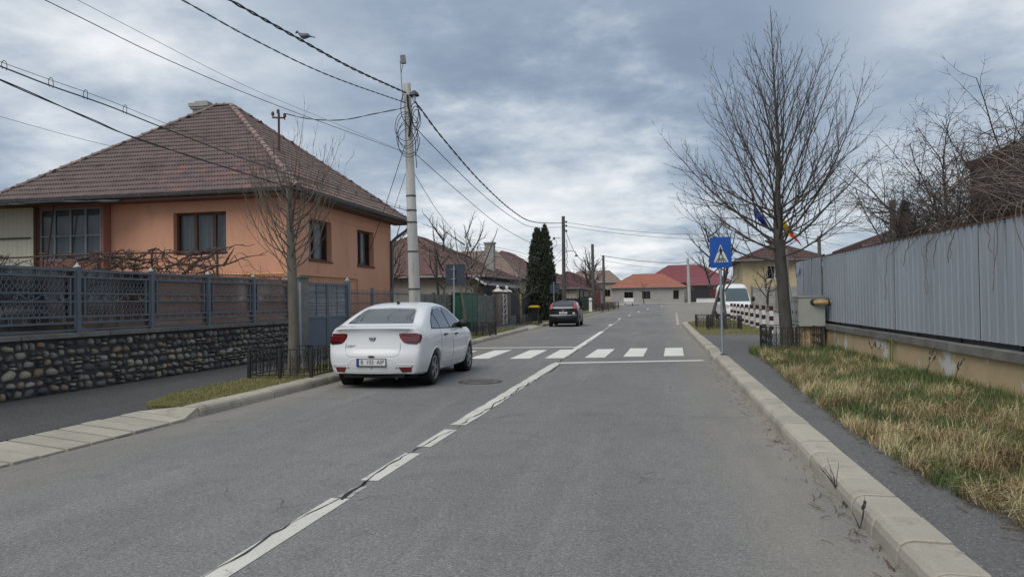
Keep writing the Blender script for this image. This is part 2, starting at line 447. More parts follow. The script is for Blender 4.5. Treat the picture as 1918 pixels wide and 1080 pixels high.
ZEB = [(-6.6, 18.35), (-5.72, 18.6), (-4.72, 18.95), (-3.62, 18.98), (-2.72, 19.15), (-1.70, 19.35), (-.72, 19.72), (.33, 19.95)]
for i, (x, y) in enumerate(ZEB):
    if i == 0: continue
    x2 = x - .02 * (8 - i) * .3; w_ = .52
    L_ = 3.3
    b = MB(); vs = [(x - w_ / 2, y - .06), (x + w_ / 2, y + .06), (x + w_ / 2 + .06 - (.10 if i < 5 else 0), y + L_ + .12), (x - w_ / 2 + .06 - (.10 if i < 5 else 0), y + L_)]
    b.add([(p[0], p[1], .004) for p in vs], [(0, 1, 2, 3)]); b.build('zebra_stripe', M_PAINT2, ROAD)
strip('stop_line', (CX - .06, 17.62), (1.0, 18.5), .30, M_PAINT2, z=.0065)
strip('stop_line', (-6.1, 23.2), (CX - .2, 23.7), .30, M_PAINT2, z=.0065)
def crack(pts, r0, z=.009, seg=.12, wob=.02):
    b = MB(); vs = []; fs = []; k = 0
    P = []
    for (a, c) in zip(pts, pts[1:]):
        a, c = Vector((*a, 0)), Vector((*c, 0)); n = max(1, int((c - a).length / seg))
        P += [a + (c - a) * i / n for i in range(n)]
    off = 0
    for i, p in enumerate(P):
        d = (P[min(i + 1, len(P) - 1)] - P[max(i - 1, 0)]).normalized(); s = Vector((d.y, -d.x, 0))
        off = off * .85 + R.uniform(-wob, wob); hw = r0 * R.uniform(.15, 1.2)
        q = p + s * off
        vs += [(q.x - s.x * hw, q.y - s.y * hw, z + rise(q.y)), (q.x + s.x * hw, q.y + s.y * hw, z + rise(q.y))]
        if i: fs.append((2 * i - 2, 2 * i - 1, 2 * i + 1, 2 * i))
    b.add(vs, fs); return b.build('crack', M_CRACK, ROAD)
crack([(CX - .045, 1), (CX - .03, 5.3), (CX - .03, 6), (CX - .02, 7), (CX + .04, 8.8)], .008)
crack([(CX + .04, 8.8), (CX + .09, 13), (CX + .1, 17.6)], .012, wob=.03)
crack([(CX + .02, 17.6), (CX - .05, 23), (CX - .1, 34)], .012, wob=.03)
crack([(CX + .05, 5.3), (CX, 6.0)], .022, wob=.03)
crack([(CX + .1, 8.95), (CX + .6, 9.7), (1.2, 9.6)], .005, wob=.03)
crack([(-1.9, 14.2), (.9, 14.8)], .004, wob=.05)
crack([(-5.9, 11), (-3.6, 10.4)], .005, wob=.05)
crack([(-6.2, 5.3), (-6.05, 8.9)], .012, wob=.012)

# ------------------------------------------------------------------ kerbs and pavements
def kerb_stone_mesh(L_, seed):
    r = random.Random(seed)
    prof = [(0, -.06), (.006, .070), (.020, .108), (.050, .132), (.090, .140), (.29, .136), (.30, .12), (.30, -.06)]
    b = MB(); ys = (0, .012, L_ - .012, L_); vs = []
    for k, y in enumerate(ys):
        e = 0.006 if k in (0, 3) else 0
        for x, z in prof:
            vs.append((x + e * (1 if x < .15 else -1), y, z - e * (z > 0) + r.uniform(-.0015, .0015)))
    n = len(prof); fs = []
    for k in range(3):
        for i in range(n - 1): fs.append((k * n + i, k * n + i + 1, (k + 1) * n + i + 1, (k + 1) * n + i))
    fs.append(tuple(range(n))); fs.append(tuple(range(4 * n - 1, 3 * n - 1, -1)))
    b.add(vs, fs); me = b.mesh('kerb_stone', M_KERB)
    return me
KM = [kerb_stone_mesh(.478, i) for i in range(4)]
KM1 = [kerb_stone_mesh(.978, i) for i in range(3)]
M_MORTAR = mat('mortar', (0.40, 0.385, 0.34), (0.3, 0.29, 0.26), 6, rough=0.9, bump=0.3)
def kerb_line(pts, side, meshes, L_, dz=0.0):
    root = struct(obj('kerb', None))
    P = [Vector((*p, 0)) for p in pts]; bed = MB(); i = 0; d0 = 0.0
    seg = [(a, c, (c - a).length) for a, c in zip(P, P[1:])]; tot = sum(s[2] for s in seg); s = 0.0; n = 0
    def at(s):
        for a, c, l in seg:
            if s <= l: return a + (c - a) * (s / l), (c - a).normalized()
            s -= l
        return c, (c - a).normalized()
    while s < tot - L_ * .5:
        p, d = at(s); q, _ = at(min(s + L_, tot)); d = (q - p).normalized()
        o = obj('kerb_stone', meshes[R.randrange(len(meshes))], root)
        ang = math.atan2(d.y, d.x) - pi / 2
        z = rise(p.y) + dz + R.uniform(-.005, .005)
        M = Matrix.Translation((p.x, p.y, z)) @ Matrix.Rotation(ang + R.uniform(-.008, .008), 4, 'Z')
        if side < 0: M = M @ Matrix.Translation((0, L_, 0)) @ Matrix.Rotation(pi, 4, 'Z')
        o.matrix_local = M
        sd_ = Vector((d.y, -d.x, 0)) * side
        A = [p + sd_ * .015, p + sd_ * .285, q + sd_ * .285, q + sd_ * .015]
        zt = rise(p.y) + dz + .113
        bed.add([(v.x, v.y, -.06) for v in A] + [(v.x + (sd_.x * .04 if k in (0, 3) else 0), v.y + (sd_.y * .04 if k in (0, 3) else 0), zt) for k, v in enumerate(A)], [(4, 5, 6, 7), (0, 1, 5, 4), (3, 7, 6, 2), (0, 4, 7, 3), (1, 2, 6, 5)])
        s += L_
    bed.build('mortar_bed', M_MORTAR, root)
    return root
kerb_line([(1.27, 1.5), (1.26, 17.9)], 1, KM, .5)
kerb_line([(1.25, 21.2), (1.21, 30), (1.22, 43), (1.3, 45.2), (1.65, 47.2), (2.5, 48.6), (4.0, 49.2), (14, 49.4)], 1, KM1, 1.0)
# dropped kerb at the crossing
dk = struct(obj('kerb', None))
for i in range(4):
    b = MB(); y = 17.95 + i * .8
    a, c = (.05, -.055) if i == 0 else ((-.055, -.055) if i < 3 else (-.055, .04))
    b.add([(1.27, y, -.05), (1.56, y, -.05), (1.56, y + .78, -.05), (1.27, y + .78, -.05), (1.29, y, .085 + a), (1.56, y, .12 + a * .3), (1.56, y + .78, .12 + c * .3), (1.29, y + .78, .085 + c)],
          [(0, 1, 5, 4), (1, 2, 6, 5), (2, 3, 7, 6), (3, 0, 4, 7), (4, 5, 6, 7)])
    b.build('kerb_slab', M_KERB, dk)
kerb_line([(XL(y), y) for y in (9.0, 10, 11, 12, 13, 15, 18, 18.5)], -1, KM1, 1.0)
kerb_line([(XL(y), y) for y in (18.9, 22, 26, 30, 34, 37.5)], -1, KM1, 1.0)
kerb_line([(XL(y), y) for y in (43, 46, 50, 54, 58, 64, 70, 76, 82, 90, 98, 106, 112, 120)], -1, KM1, 1.0)
ramp = struct(obj('kerb_ramp', None))
M_SLAB = mat('ramp_slab', (0.40, 0.37, 0.31), (0.335, 0.31, 0.26), 2.5, rough=0.88, bump=0.3, bscale=40, rand=0.08, fine=0.14, fscale=60, stain=((0.2, 0.18, 0.15), 3, 0.6, 0.8))
y = 2.0; k = 0
while y < 8.55:
    L_ = .335
    b = MB(); x0, x1 = -6.10 + R.uniform(-.008, .008), -6.84
    b.add([(x1, y, -.05), (x0, y, -.05), (x0, y + L_ - .032, -.05), (x1, y + L_ - .032, -.05), (x1, y, .105), (x0, y, .028), (x0, y + L_ - .032, .028), (x1, y + L_ - .032, .105)],
          [(3, 2, 1, 0), (0, 1, 5, 4), (1, 2, 6, 5), (2, 3, 7, 6), (3, 0, 4, 7), (4, 5, 6, 7)])
    o = b.build('ramp_slab', M_SLAB, ramp); o.location.z = R.uniform(-.008, .006)
    y += L_
b = MB(); b.add([(-6.86, 8.70, -.05), (-6.13, 8.70, -.05), (-6.13, 9.0, -.05), (-6.43, 9.0, -.05), (-6.86, 8.70, .108), (-6.14, 8.70, .03), (-6.17, 9.0, .125), (-6.43, 9.0, .13)],
               [(0, 1, 5, 4), (1, 2, 6, 5), (2, 3, 7, 6), (3, 0, 4, 7), (4, 5, 6, 7)])
b.build('ramp_slab', M_SLAB, ramp)
for i in range(5):
    b = MB(); y = 38 + i * 1.0; x = XL(y)
    b.add([(x - .7, y, -.05), (x, y, -.05), (x, y + .98, -.05), (x - .7, y + .98, -.05), (x - .7, y, .115), (x, y, .03), (x, y + .98, .03), (x - .7, y + .98, .115)],
          [(0, 1, 5, 4), (1, 2, 6, 5), (2, 3, 7, 6), (3, 0, 4, 7), (4, 5, 6, 7)])
    b.build('ramp_slab', M_SLAB, ramp)
def slab_poly(name, poly, z0, z1, mt):
    b = MB(); n = len(poly)
    b.add([(x, y, z0) for x, y in poly] + [(x, y, z1 + rise(y)) for x, y in poly], [tuple(range(n, 2 * n))] + [(i, (i + 1) % n, n + (i + 1) % n, n + i) for i in range(n)])
    return struct(b.build(name, mt))
slab_poly('pavement', [(-6.83, -6), (-6.83, 8.72), (-6.86, 8.95), (-7.2, 9.3), (-7.6, 10.4), (-7.68, 11.6), (-7.68, 18.2), (-6.42, 18.4), (-6.46, 24.2), (-7.9, 24.4), (-8.0, 36.5), (-7.15, 37.4), (-7.5, 43.2), (-8.4, 44), (-8.3, 58), (-9.62, 58), (-9.62, -6)], -.05, .105, M_PAVE)
slab_poly('pavement', [(-8.3, 58), (-8.0, 80), (-7.4, 110), (-9.5, 112), (-9.62, 58)], -.05, .105, M_PAVE)
slab_poly('pavement', [(1.55, -3), (2.95, -3), (2.5, 5.0), (2.4, 8), (2.55, 15), (2.9, 19.2), (4.6, 19.4), (4.6, 29.4), (3.6, 29.6), (1.5, 29.5), (1.54, 21.2)], -.05, .11, M_PAVE2)
slab_poly('grass_verge', [(-6.41, 9.0), (-6.42, 18.3), (-7.68, 18.2), (-7.68, 11.6), (-7.6, 10.4), (-7.2, 9.3), (-6.86, 8.98)][::-1], -.05, .112, M_TURF)
slab_poly('grass_verge', [(-6.74, 24.3), (-7.0, 37.3), (-8.0, 36.5), (-7.9, 24.4)][::-1], -.05, .112, M_TURF)
slab_poly('grass_verge', [(-7.05, 43.2), (-6.95, 58), (-6.65, 81), (-5.2, 112), (-7.4, 112), (-8.0, 81), (-8.3, 58), (-8.4, 44)][::-1], -.05, .118, M_TURF)
slab_poly('grass_verge', [(1.5, 29.5), (3.6, 29.6), (4.45, 32), (4.6, 49.1), (4.0, 48.9), (2.6, 48.2), (1.9, 47), (1.6, 45), (1.52, 43)], -.05, .118, M_TURF)
# far pavement in front of the end houses and grass by the side road
slab_poly('pavement', [(-7.4, 110), (-5.2, 112), (-3.4, 121), (60, 124), (60, 128), (-7, 128)], -.05, .10, M_CONC)
slab_poly('grass_verge', [(7, 104), (30, 100), (30, 108), (8, 110)], -.05, .08, M_TURF)
# grass bank in front of the right wall
b = MB(); vs = []; fs = []
BX = 8; ysb = list(np.arange(-3, 20.6, .5))
def bank_edge(y): return lerp([(-3, 2.6), (5.0, 2.12), (6, 1.98), (8.4, 1.95), (12, 2.08), (19.5, 2.36), (21, 2.45)], y)
def bank_z(x, y):
    e = bank_edge(y); t = min(max((x - e) / (4.3 - e), 0), 1)
    return .095 + t * lerp([(-3, .09), (10, .09), (16, .05), (21, .01)], y) + .02 * math.sin(3.1 * x + 2.3 * y) * math.sin(1.7 * y) * t
for y in ysb:
    e = bank_edge(y)
    for i in range(BX + 1):
        x = e + (4.45 - e) * i / BX; vs.append((x + .06 * math.sin(y * 5 + i) * (i == 0), y, bank_z(x, y) + (.02 if i else 0)))
for j in range(len(ysb) - 1):
    for i in range(BX): a = j * (BX + 1) + i; fs.append((a, a + 1, a + BX + 2, a + BX + 1))
b.add(vs, fs); struct(b.build('grass_bank', M_SOIL, smooth=True))

# ------------------------------------------------------------------ grass blades
def patch(px, py, s, seed):
    # smooth value noise in [0,1]
    r = np.random.RandomState(seed); g = r.rand(64, 64)
    x = (px / s) % 63; y = (py / s + 20) % 63
    i, j = x.astype(int), y.astype(int); fx, fy = x - i, y - j
    fx = fx * fx * (3 - 2 * fx); fy = fy * fy * (3 - 2 * fy); i2, j2 = (i + 1) % 64, (j + 1) % 64
    return (g[i, j] * (1 - fx) + g[i2, j] * fx) * (1 - fy) + (g[i, j2] * (1 - fx) + g[i2, j2] * fx) * fy
def blades(name, label, n, place, hmin, hmax, lean, wd, mt, cat, flow=None, seed=1, clump=False):
    r = np.random.RandomState(seed)
    px, py, pz = place(n, r)
    if clump:
        k = patch(px, py, .13, 12) * .6 + patch(px, py, .4, 13) * .4; sel = r.rand(len(px)) < np.clip(k * 2.6 - .55, .06, 1); px, py, pz = px[sel], py[sel], pz[sel]
    n = len(px)
    h = r.uniform(hmin, hmax, n) * r.uniform(.6, 1.0, n)
    if clump: h *= .45 + 1.1 * (patch(px, py, .13, 12) * .6 + patch(px, py, .4, 13) * .4)
    a = r.uniform(0, 2 * pi, n) if flow is None else flow(px, py) + r.normal(0, 1.25, n)
    ln = np.clip(r.normal(lean, lean * .35 + .05, n), .05, 1.45)
    wv = r.uniform(.6, 1.2, n) * wd
    tx, ty = np.cos(a), np.sin(a); sx, sy = -ty, tx
    tw = r.uniform(-.8, .8, n); sx, sy = sx * np.cos(tw) + tx * np.sin(tw), sy * np.cos(tw) + ty * np.sin(tw)
    V = np.zeros((n, 5, 3), np.float32)
    l1 = ln * .45; l2 = np.minimum(ln * 1.25, 1.62)
    mx_, mz = h * .5 * np.sin(l1), h * .5 * np.cos(l1)
    ex, ez = mx_ + h * .5 * np.sin(l2), mz + h * .5 * np.cos(l2)
    for k, s in ((0, -1), (1, 1)):
        V[:, k, 0] = px + s * sx * wv / 2; V[:, k, 1] = py + s * sy * wv / 2; V[:, k, 2] = pz - .01
    for k, s in ((2, 1), (3, -1)):
        V[:, k, 0] = px + tx * mx_ + s * sx * wv * .4; V[:, k, 1] = py + ty * mx_ + s * sy * wv * .4; V[:, k, 2] = pz + mz
    V[:, 4, 0] = px + tx * ex; V[:, 4, 1] = py + ty * ex; V[:, 4, 2] = pz + ez
    me = bpy.data.meshes.new(name)
    me.vertices.add(n * 5); me.vertices.foreach_set('co', V.reshape(-1))
    base = (np.arange(n) * 5)[:, None]
    loops = np.concatenate([base + np.array([0, 1, 2, 3]), base + np.array([3, 2, 4])], 1).reshape(-1)
    me.loops.add(len(loops)); me.loops.foreach_set('vertex_index', loops.astype(np.int32))
    me.polygons.add(n * 2)
    st = (np.arange(n) * 7)[:, None] + np.array([0, 4]); tot = np.tile([4, 3], n)
    me.polygons.foreach_set('loop_start', st.reshape(-1).astype(np.int32)); me.polygons.foreach_set('loop_total', tot.astype(np.int32))
    ca = me.attributes.new('tint', 'FLOAT', 'POINT'); ca.data.foreach_set('value', np.repeat(np.clip(r.uniform(0, 1, n) * .6 + (patch(px, py, .3, 15) - .3) * .9 * clump + .2 * (not clump) , 0, 1), 5).astype(np.float32))
    me.update(calc_edges=True); me.validate()
    me.materials.append(mt)
    o = obj(name, me, kind='stuff'); tag(o, label, cat); return o
def blade_mat(name, stops):
    mt = bpy.data.materials.new(name); mt.use_nodes = True; t = mt.node_tree; L = t.links.new; b_ = t.nodes['Principled BSDF']
    at = N(t, 'ShaderNodeAttribute', attribute_name='tint'); cr_ = N(t, 'ShaderNodeValToRGB'); L(at.outputs['Fac'], cr_.inputs[0])
    el = cr_.color_ramp.elements; el[0].color = (*stops[0], 1); el[1].color = (*stops[-1], 1)
    for i, c in enumerate(stops[1:-1]): e = el.new((i + 1) / (len(stops) - 1)); e.color = (*c, 1)
    L(cr_.outputs[0], b_.inputs['Base Color']); b_.inputs['Roughness'].default_value = .75; b_.inputs['Specular IOR Level'].default_value = .2
    return mt
M_DRY = blade_mat('dry_blade', [(0.17, 0.11, 0.06), (0.32, 0.24, 0.125), (0.46, 0.375, 0.21), (0.56, 0.49, 0.31), (0.30, 0.26, 0.12)])
M_GRN = blade_mat('green_blade', [(0.05, 0.085, 0.03), (0.085, 0.13, 0.045), (0.15, 0.18, 0.065), (0.075, 0.12, 0.045), (0.23, 0.235, 0.10)])
M_MIX = blade_mat('lawn_blade', [(0.09, 0.12, 0.04), (0.15, 0.16, 0.055), (0.36, 0.32, 0.15), (0.13, 0.14, 0.05), (0.44, 0.38, 0.21)])
def bank_place(green):
    def f(n, r):
        y = 4 + 16.6 * r.rand(n * 3) ** 1.5; ed = np.interp(y, [4, 5, 6, 8.4, 12, 19.5, 21], [2.2, 2.12, 1.98, 1.95, 2.08, 2.36, 2.45]) - .05
        t = r.rand(n * 3); x = ed + (4.26 - ed) * t
        p = .6 * patch(x, y, .45, 3) + .4 * patch(x, y, .16, 4) + .22 * (t - .42)
        k = r.rand(n * 3)
        keep = (p > .25 + .22 * k) if green else (p < .56 - .26 * k)
        x, y = x[keep][:n], y[keep][:n]
        z = np.array([bank_z(a, c) for a, c in zip(x, y)]) + .01 + (.075 * r.rand(len(x)) ** 1.5 * (patch(x, y, .22, 18) * 1.6) if not green else 0)
        return x, y, z
    return f
flow = lambda x, y: 6 * patch(x, y, .5, 9) + 2.4
blades('dry_grass', 'long flattened straw coloured dry grass on the bank below the metal sheet fence', 56000, bank_place(False), .12, .31, 1.38, .0054, M_DRY, 'grass', flow, 2, True)
blades('green_grass', 'green grass tufts growing through the dry grass beside the yellow wall', 100000, bank_place(True), .10, .24, .78, .0052, M_GRN, 'grass', None, 3, True)
def lawn(poly_fn, y0, y1, pw=1.6):
    def f(n, r):
        y = y0 + (y1 - y0) * r.rand(n) ** pw; a, c = poly_fn(y); x = a + (c - a) * r.rand(n)
        return x, y, np.full(n, .11) + np.array([rise(q) for q in y])
    return f
blades('lawn_grass', 'short patchy green and yellow grass strip beside the first tree guard', 38000, lawn(lambda y: (np.interp(y, [9, 9.3, 10.4, 11.6, 18.2], [-6.86, -7.2, -7.6, -7.7, -7.7]), np.full_like(y, -6.40)), 9.0, 18.3), .025, .06, .6, .006, M_MIX, 'grass', None, 4)
blades('lawn_grass', 'short green grass strip beside the pavement beyond the crossing', 14000, lawn(lambda y: (np.interp(y, [24, 37], [-7.9, -8.0]), np.interp(y, [24, 37], [-6.74, -7.0])), 24.3, 37.2, 1.2), .03, .09, .6, .012, M_MIX, 'grass', None, 5)
blades('lawn_grass', 'short green grass island around the two slim trees', 12000, lawn(lambda y: (np.full_like(y, 1.55), np.full_like(y, 4.3)), 29.6, 48, 1.2), .03, .08, .6, .014, M_MIX, 'grass', None, 6)
def clump_place(cx, cy_, rx, ry):
    def f(n, r):
        x = cx + rx * r.normal(0, .5, n); y = cy_ + ry * r.normal(0, .5, n); return x, y, np.array([bank_z(a, c) for a, c in zip(x, y)])
    return f
blades('green_grass', 'taller green grass crowding the foot of the black guard by the gas cabinet', 3500, lambda n, r: (np.clip(3.3 + r.normal(0, .8, n), 2.2, 4.3), 19.1 + r.normal(0, .25, n), np.full(n, .11)), .1, .32, .4, .009, M_GRN, 'grass', None, 8)
blades('green_grass', 'green weeds along the foot of the yellow wall under the coping', 3500, lambda n, r: (4.2 + r.normal(0, .05, n), r.uniform(9, 20, n), np.full(n, .13) + .1 * (r.rand(n))), .06, .2, .4, .007, M_GRN, 'grass', None, 10)
M_LITTER = mat('litter', (0.16, 0.105, 0.065), (0.08, 0.055, 0.04), 5, rough=.95)
def debris():
    b = MB()
    for i in range(260):
        y = 3.3 + 16 * R.random() ** 1.6; x = 1.24 - abs(R.gauss(0, .10)); a = R.uniform(0, pi); l = R.uniform(.02, .16)
        p = Vector((x, y, .008)); q = p + Vector((math.cos(a) * l * .5, math.sin(a) * l, R.uniform(0, .015)))
        b.tube([p, (p + q) / 2 + Vector((R.uniform(-.01, .01), 0, .004)), q], R.uniform(.0012, .003), 3, False)
    for i in range(380):
        y = 4 + 15 * R.random() ** 1.4; x = bank_edge(y) - abs(R.gauss(0, .06)); a = R.uniform(0, pi); l = R.uniform(.03, .12)
        p = Vector((x, y, .115)); q = p + Vector((math.cos(a) * l, math.sin(a) * l, R.uniform(0, .02)))
        b.tube([p, q], R.uniform(.0015, .003), 3, False)
    tag(b.build('twig_litter', M_LITTER, kind='stuff'), 'dry twig litter lying along the right kerb and pavement edge', 'litter')
debris()
def weed(name, label, base, n, h, spread, seeds, mt=None, cat='weed'):
    r = random.Random(sum(map(ord, label))); b = MB()
    for i in range(n):
        a = r.uniform(0, 2 * pi); L_ = h * r.uniform(.6, 1)
        p = Vector(base); d = Vector((math.cos(a) * spread, math.sin(a) * spread, 1)).normalized(); pts = [p.copy()]
        for k in range(5):
            p = p + d * L_ / 5; d = (d + Vector((r.uniform(-.2, .2), r.uniform(-.2, .2), -.05))).normalized(); pts.append(p.copy())
        b.tube(pts, [.004 * (1 - k / 7) for k in range(6)], 4, False)
        if seeds:
            for k in range(seeds):
                q = pts[-1].lerp(pts[-3], r.random()); b.ball(q + Vector((r.uniform(-.01, .01), r.uniform(-.01, .01), 0)), .009, 5, 3, (1, 1, 1.8))
    o = b.build(name, mt or M_TWIG); tag(o, label, cat); return o
weed('dead_weed', 'dead brown weed rooted in a gap of the right kerb, with curled stalks', (1.27, 5.95, .06), 7, .26, .5, 0)
weed('dead_weed', 'two thin dead stalks leaning over the nearest right kerb stones', (1.24, 5.15, .0), 3, .3, .35, 2)
weed('dead_weed', 'dark seed stalks by the yellow wall nearest the black guard', (4.15, 15.9, .2), 4, .5, .3, 9)
weed('dead_weed', 'pair of dark seed stalks before the white patch of the yellow wall', (4.05, 12.6, .3), 3, .42, .45, 9)
weed('dead_weed', 'dark seed stalk leaning on the yellow wall right of the white patch', (4.1, 11.6, .3), 3, .4, .4, 8)
M_GREENSTEM = mat('green_stem', (0.13, 0.17, 0.07), rough=.8)
b = MB()
for dy in (0, .14):
    b.tube([(4.22, 14.9 + dy, .2), (4.23, 14.9 + dy, .62), (4.22, 14.9 + dy + .05, .70), (4.21, 14.9 + dy + .11, .62)], .012, 5)
tag(b.build('green_stalk', M_GREENSTEM), 'pale green hooked stalks standing against the yellow wall', 'weed')

# ------------------------------------------------------------------ stone wall with metal fence (left)
WX = -9.57
def stone_wall():
    t = thing('stone_wall', 'low dark wall of rounded river stones carrying the grey blue metal fence', 'wall', (WX, 13, .1))
    b = MB(); b.box(WX - .32, WX - .035, 4, 18.28, -.05, 1.0)
    b.build('wall_core', mat('dark_mortar', (0.075, 0.074, 0.073), (0.045, 0.045, 0.047), 5, rough=.95, bump=.6, bscale=25), t)
    y = 4.0
    mc = mat('coping_concrete', (0.20, 0.195, 0.185), (0.13, 0.13, 0.125), 3, rough=.9, bump=.3, bscale=25, rand=.12, fine=.12)
    while y < 18.2:
        L_ = min(1.86, 18.3 - y); b = MB(); b.box(WX - .40, WX + .045, y, y + L_ - .032, 1.003, 1.075); b.build('coping', mc, t); y += L_
    ms = []
    pal = [(0.11, 0.11, 0.115), (0.055, 0.058, 0.065), (0.26, 0.245, 0.22), (0.42, 0.38, 0.30), (0.16, 0.15, 0.14), (0.06, 0.065, 0.075), (0.50, 0.42, 0.29), (0.20, 0.20, 0.19), (0.34, 0.22, 0.145), (0.075, 0.08, 0.085), (0.42, 0.39, 0.34), (0.13, 0.11, 0.095)]
    M_ST = mat('river_stone', (0.16, 0.155, 0.15), (0.10, 0.10, 0.10), 9, rough=.72, bump=.25, bscale=28, ramp=pal, fine=.25, fscale=45)
    for s in range(9):
        r = random.Random(40 + s); b = MB(); n = 10; vs = [(.5 + 0, 0, 0)] and []
        ph = [r.uniform(0, 6.28) for _ in range(4)]
        def rr(a): return .5 * (1 + .10 * math.sin(2 * a + ph[0]) + .07 * math.sin(3 * a + ph[1]) + .04 * math.sin(5 * a + ph[2]))
        sq = s % 2 == 0
        for dep, k in ((-.25, .96), (.12, 1.0), (.36, .80), (.47, .45)):
            for i in range(n):
                a = 2 * pi * i / n; q = rr(a) * k * (.93 / (abs(math.cos(a)) ** 5 + abs(math.sin(a)) ** 5) ** .2 if sq else 1)
                vs.append((dep + r.uniform(-.02, .02), q * math.cos(a), q * math.sin(a)))
        vs.append((.5, 0, 0)); fs = []
        for j in range(3):
            for i in range(n): i2 = (i + 1) % n; fs.append((j * n + i, j * n + i2, (j + 1) * n + i2, (j + 1) * n + i))
        for i in range(n): fs.append((3 * n + i, 3 * n + (i + 1) % n, 4 * n))
        b.add(vs, fs); ms.append(b.mesh('stone', M_ST, True))
    # irregular courses of stones
    st = []; z = .115
    while z < .97:
        hh = R.choice((.09, .12, .14, .16)); y = 8.6 + R.uniform(0, .1)
        if z + hh > 1.0: hh = 1.0 - z
        if hh < .06: break
        while y < 18.2:
            wd = hh * R.uniform(.8, 1.9) if R.random() < .8 else hh * R.uniform(.5, .8)
            if R.random() < .22 and hh > .11:
                for k in range(2): st.append((y + wd * .3, z + hh * (.26 + .5 * k), wd * .6, hh * .46)); 
                wd *= .62
            else: st.append((y + wd / 2, z + hh / 2 + R.uniform(-.02, .02), wd, hh * R.uniform(.78, 1.12)))
            y += wd + R.uniform(.012, .05)
        z += hh + .006
    st = [s for s in st if s[0] < 18.2]
    st.sort(key=lambda s: s[0] - 2.2 * s[2]); rest = MB()
    for i, (yy, zz, wd, hh) in enumerate(st):
        me = ms[R.randrange(len(ms))]
        M = Matrix.Translation((WX - .05 + R.uniform(-.01, .02), yy, zz)) @ Matrix.Rotation(R.uniform(-.25, .25), 4, 'X') @ Matrix.Diagonal((R.uniform(.11, .17), wd * .86, hh * .88, 1))
        if i < 300:
            o = obj('stone', me, t); o.matrix_local = Matrix.Translation(-t.location) @ M
        else:
            rest.add([M @ v.co for v in me.vertices], [tuple(p.vertices) for p in me.polygons])
    rest.build('small_stones', mat('far_stone', (0.30, 0.28, 0.25), (0.07, 0.07, 0.075), 7, rough=.8, detail=2, fine=.2), t, True, kind='stuff')
stone_wall()

def fence_panel(t, y0, y1, backing):
    X = WX - .14; zb, zt = 1.12, 2.13
    p = MB()
    def h(z, w_=.035): p.box(X - w_ / 2, X + w_ / 2, y0 + .035, y1 - .035, z - w_ / 2, z + w_ / 2)
    def v(y, a, c, w_=.03): p.box(X - w_ / 2 + .001, X + w_ / 2 - .001, y - w_ / 2, y + w_ / 2, a, c)
    h(zt, .045); h(zt - .115); h(1.345); h(1.24); h(zb, .03)
    h(1.735, .028); h(1.60, .028)
    v(y0 + .055, zb + .02, zt - .025, .04); v(y1 - .055, zb + .02, zt - .025, .04)
    v(y0 + .16, 1.365, zt - .135, .036); v(y1 - .16, 1.365, zt - .135, .036)
    pr = p.build('fence_panel', M_FENCE, t)
    wm = MB()
    for za, zc in ((1.75, 2.0), (1.362, 1.588)):
        n = 15; ys = [y0 + .18 + (y1 - y0 - .36) * i / n for i in range(n + 1)]; d = (ys[1] - ys[0]) / 2
        for i in range(n):
            yc = ys[i] + d; hz = zc - za
            for s in (-1, 1):
                pts = []
                for k, q in enumerate((0, .17, .33, .5, .67, .83, 1)):
                    pts.append((X + .004 * s, yc + s * d * (.96 if k in (0, 1, 3, 5, 6)[0:5] and k % 3 != 2 else .30), za + hz * q))
                pts = [(X + .004 * s, yc + s * d * o_, za + hz * q) for o_, q in ((.95, 0), (.95, .12), (.25, .28), (.25, .40), (.95, .55), (.95, .65), (.25, .80), (.25, .92), (.7, 1))]
                wm.tube(pts, .0055, 3, False)
    wm.build('wire_mesh', M_WIRE, pr, kind='stuff')
    sm = MB()
    for k in range(6):
        yc = y0 + .28 + (y1 - y0 - .56) * k / 5
        for zc, rr in ((zt - .06, .036), (1.293, .036)):
            sm.tube([(X, yc + rr * math.cos(a), zc + rr * math.sin(a)) for a in np.linspace(0, 2 * pi, 9)[:-1]], .005, 4, closed=True)
    def scroll(c, s, flip):
        pts = []
        for k in range(17):
            a = k / 16 * 2.4 * pi; r_ = .05 * (1 - k / 20)
            pts.append((X, c + s * (r_ * math.sin(a) - .02), 1.667 + flip * (.052 - .05 + r_ * math.cos(a)) * .9))
        pts = [(X, c + s * .20, 1.667 - flip * .035), (X, c + s * .10, 1.667 + flip * .03)] + pts
        sm.tube(pts, .006, 4, False)
    ym = (y0 + y1) / 2
    for s in (-1, 1): scroll(ym + s * .28, -s, 1); scroll(ym + s * .62, s, -1)
    sm.tube([(X, ym + .05 * math.cos(a), 1.667 + .05 * math.sin(a)) for a in np.linspace(0, 2 * pi, 11)[:-1]], .006, 4, closed=True)
    sm.build('scroll_work', M_WIRE, pr, kind='stuff')
    if backing is not None:
        bk = MB(); bk.box(X - .045, X - .037, y0 + .01, y1 - .01, 1.078, zt - .02); bk.build('backing_sheet', backing, pr)
def metal_fence():
    t = thing('metal_fence', 'grey blue metal garden fence with wire mesh panels on the stone wall', 'fence', (WX - .14, 13, 1.08))
    ys = [5.28, 7.14, 9.0, 10.87, 12.73, 14.58, 16.43, 18.25]
    for i, (a, c) in enumerate(zip(ys, ys[1:])):
        fence_panel(t, a, c, M_SMOKE if i in (0, 1, 2, 3) else M_SMOKE2)
    for y in ys[:-1]:
        b = MB(); X = WX - .14; b.box(X - .036, X + .036, y - .036, y + .036, 1.076, 2.18)
        p = b.build('post', M_FENCE, t)
        q = MB(); q.lathe([(.055, 0), (.055, .02), (.03, .035), (.012, .07), (.001, .085)], 8, Matrix.Translation((X, y, 2.18))); q.build('post_cap', mat('cap_pale', (.42, .42, .42), rough=.6), p)
metal_fence()
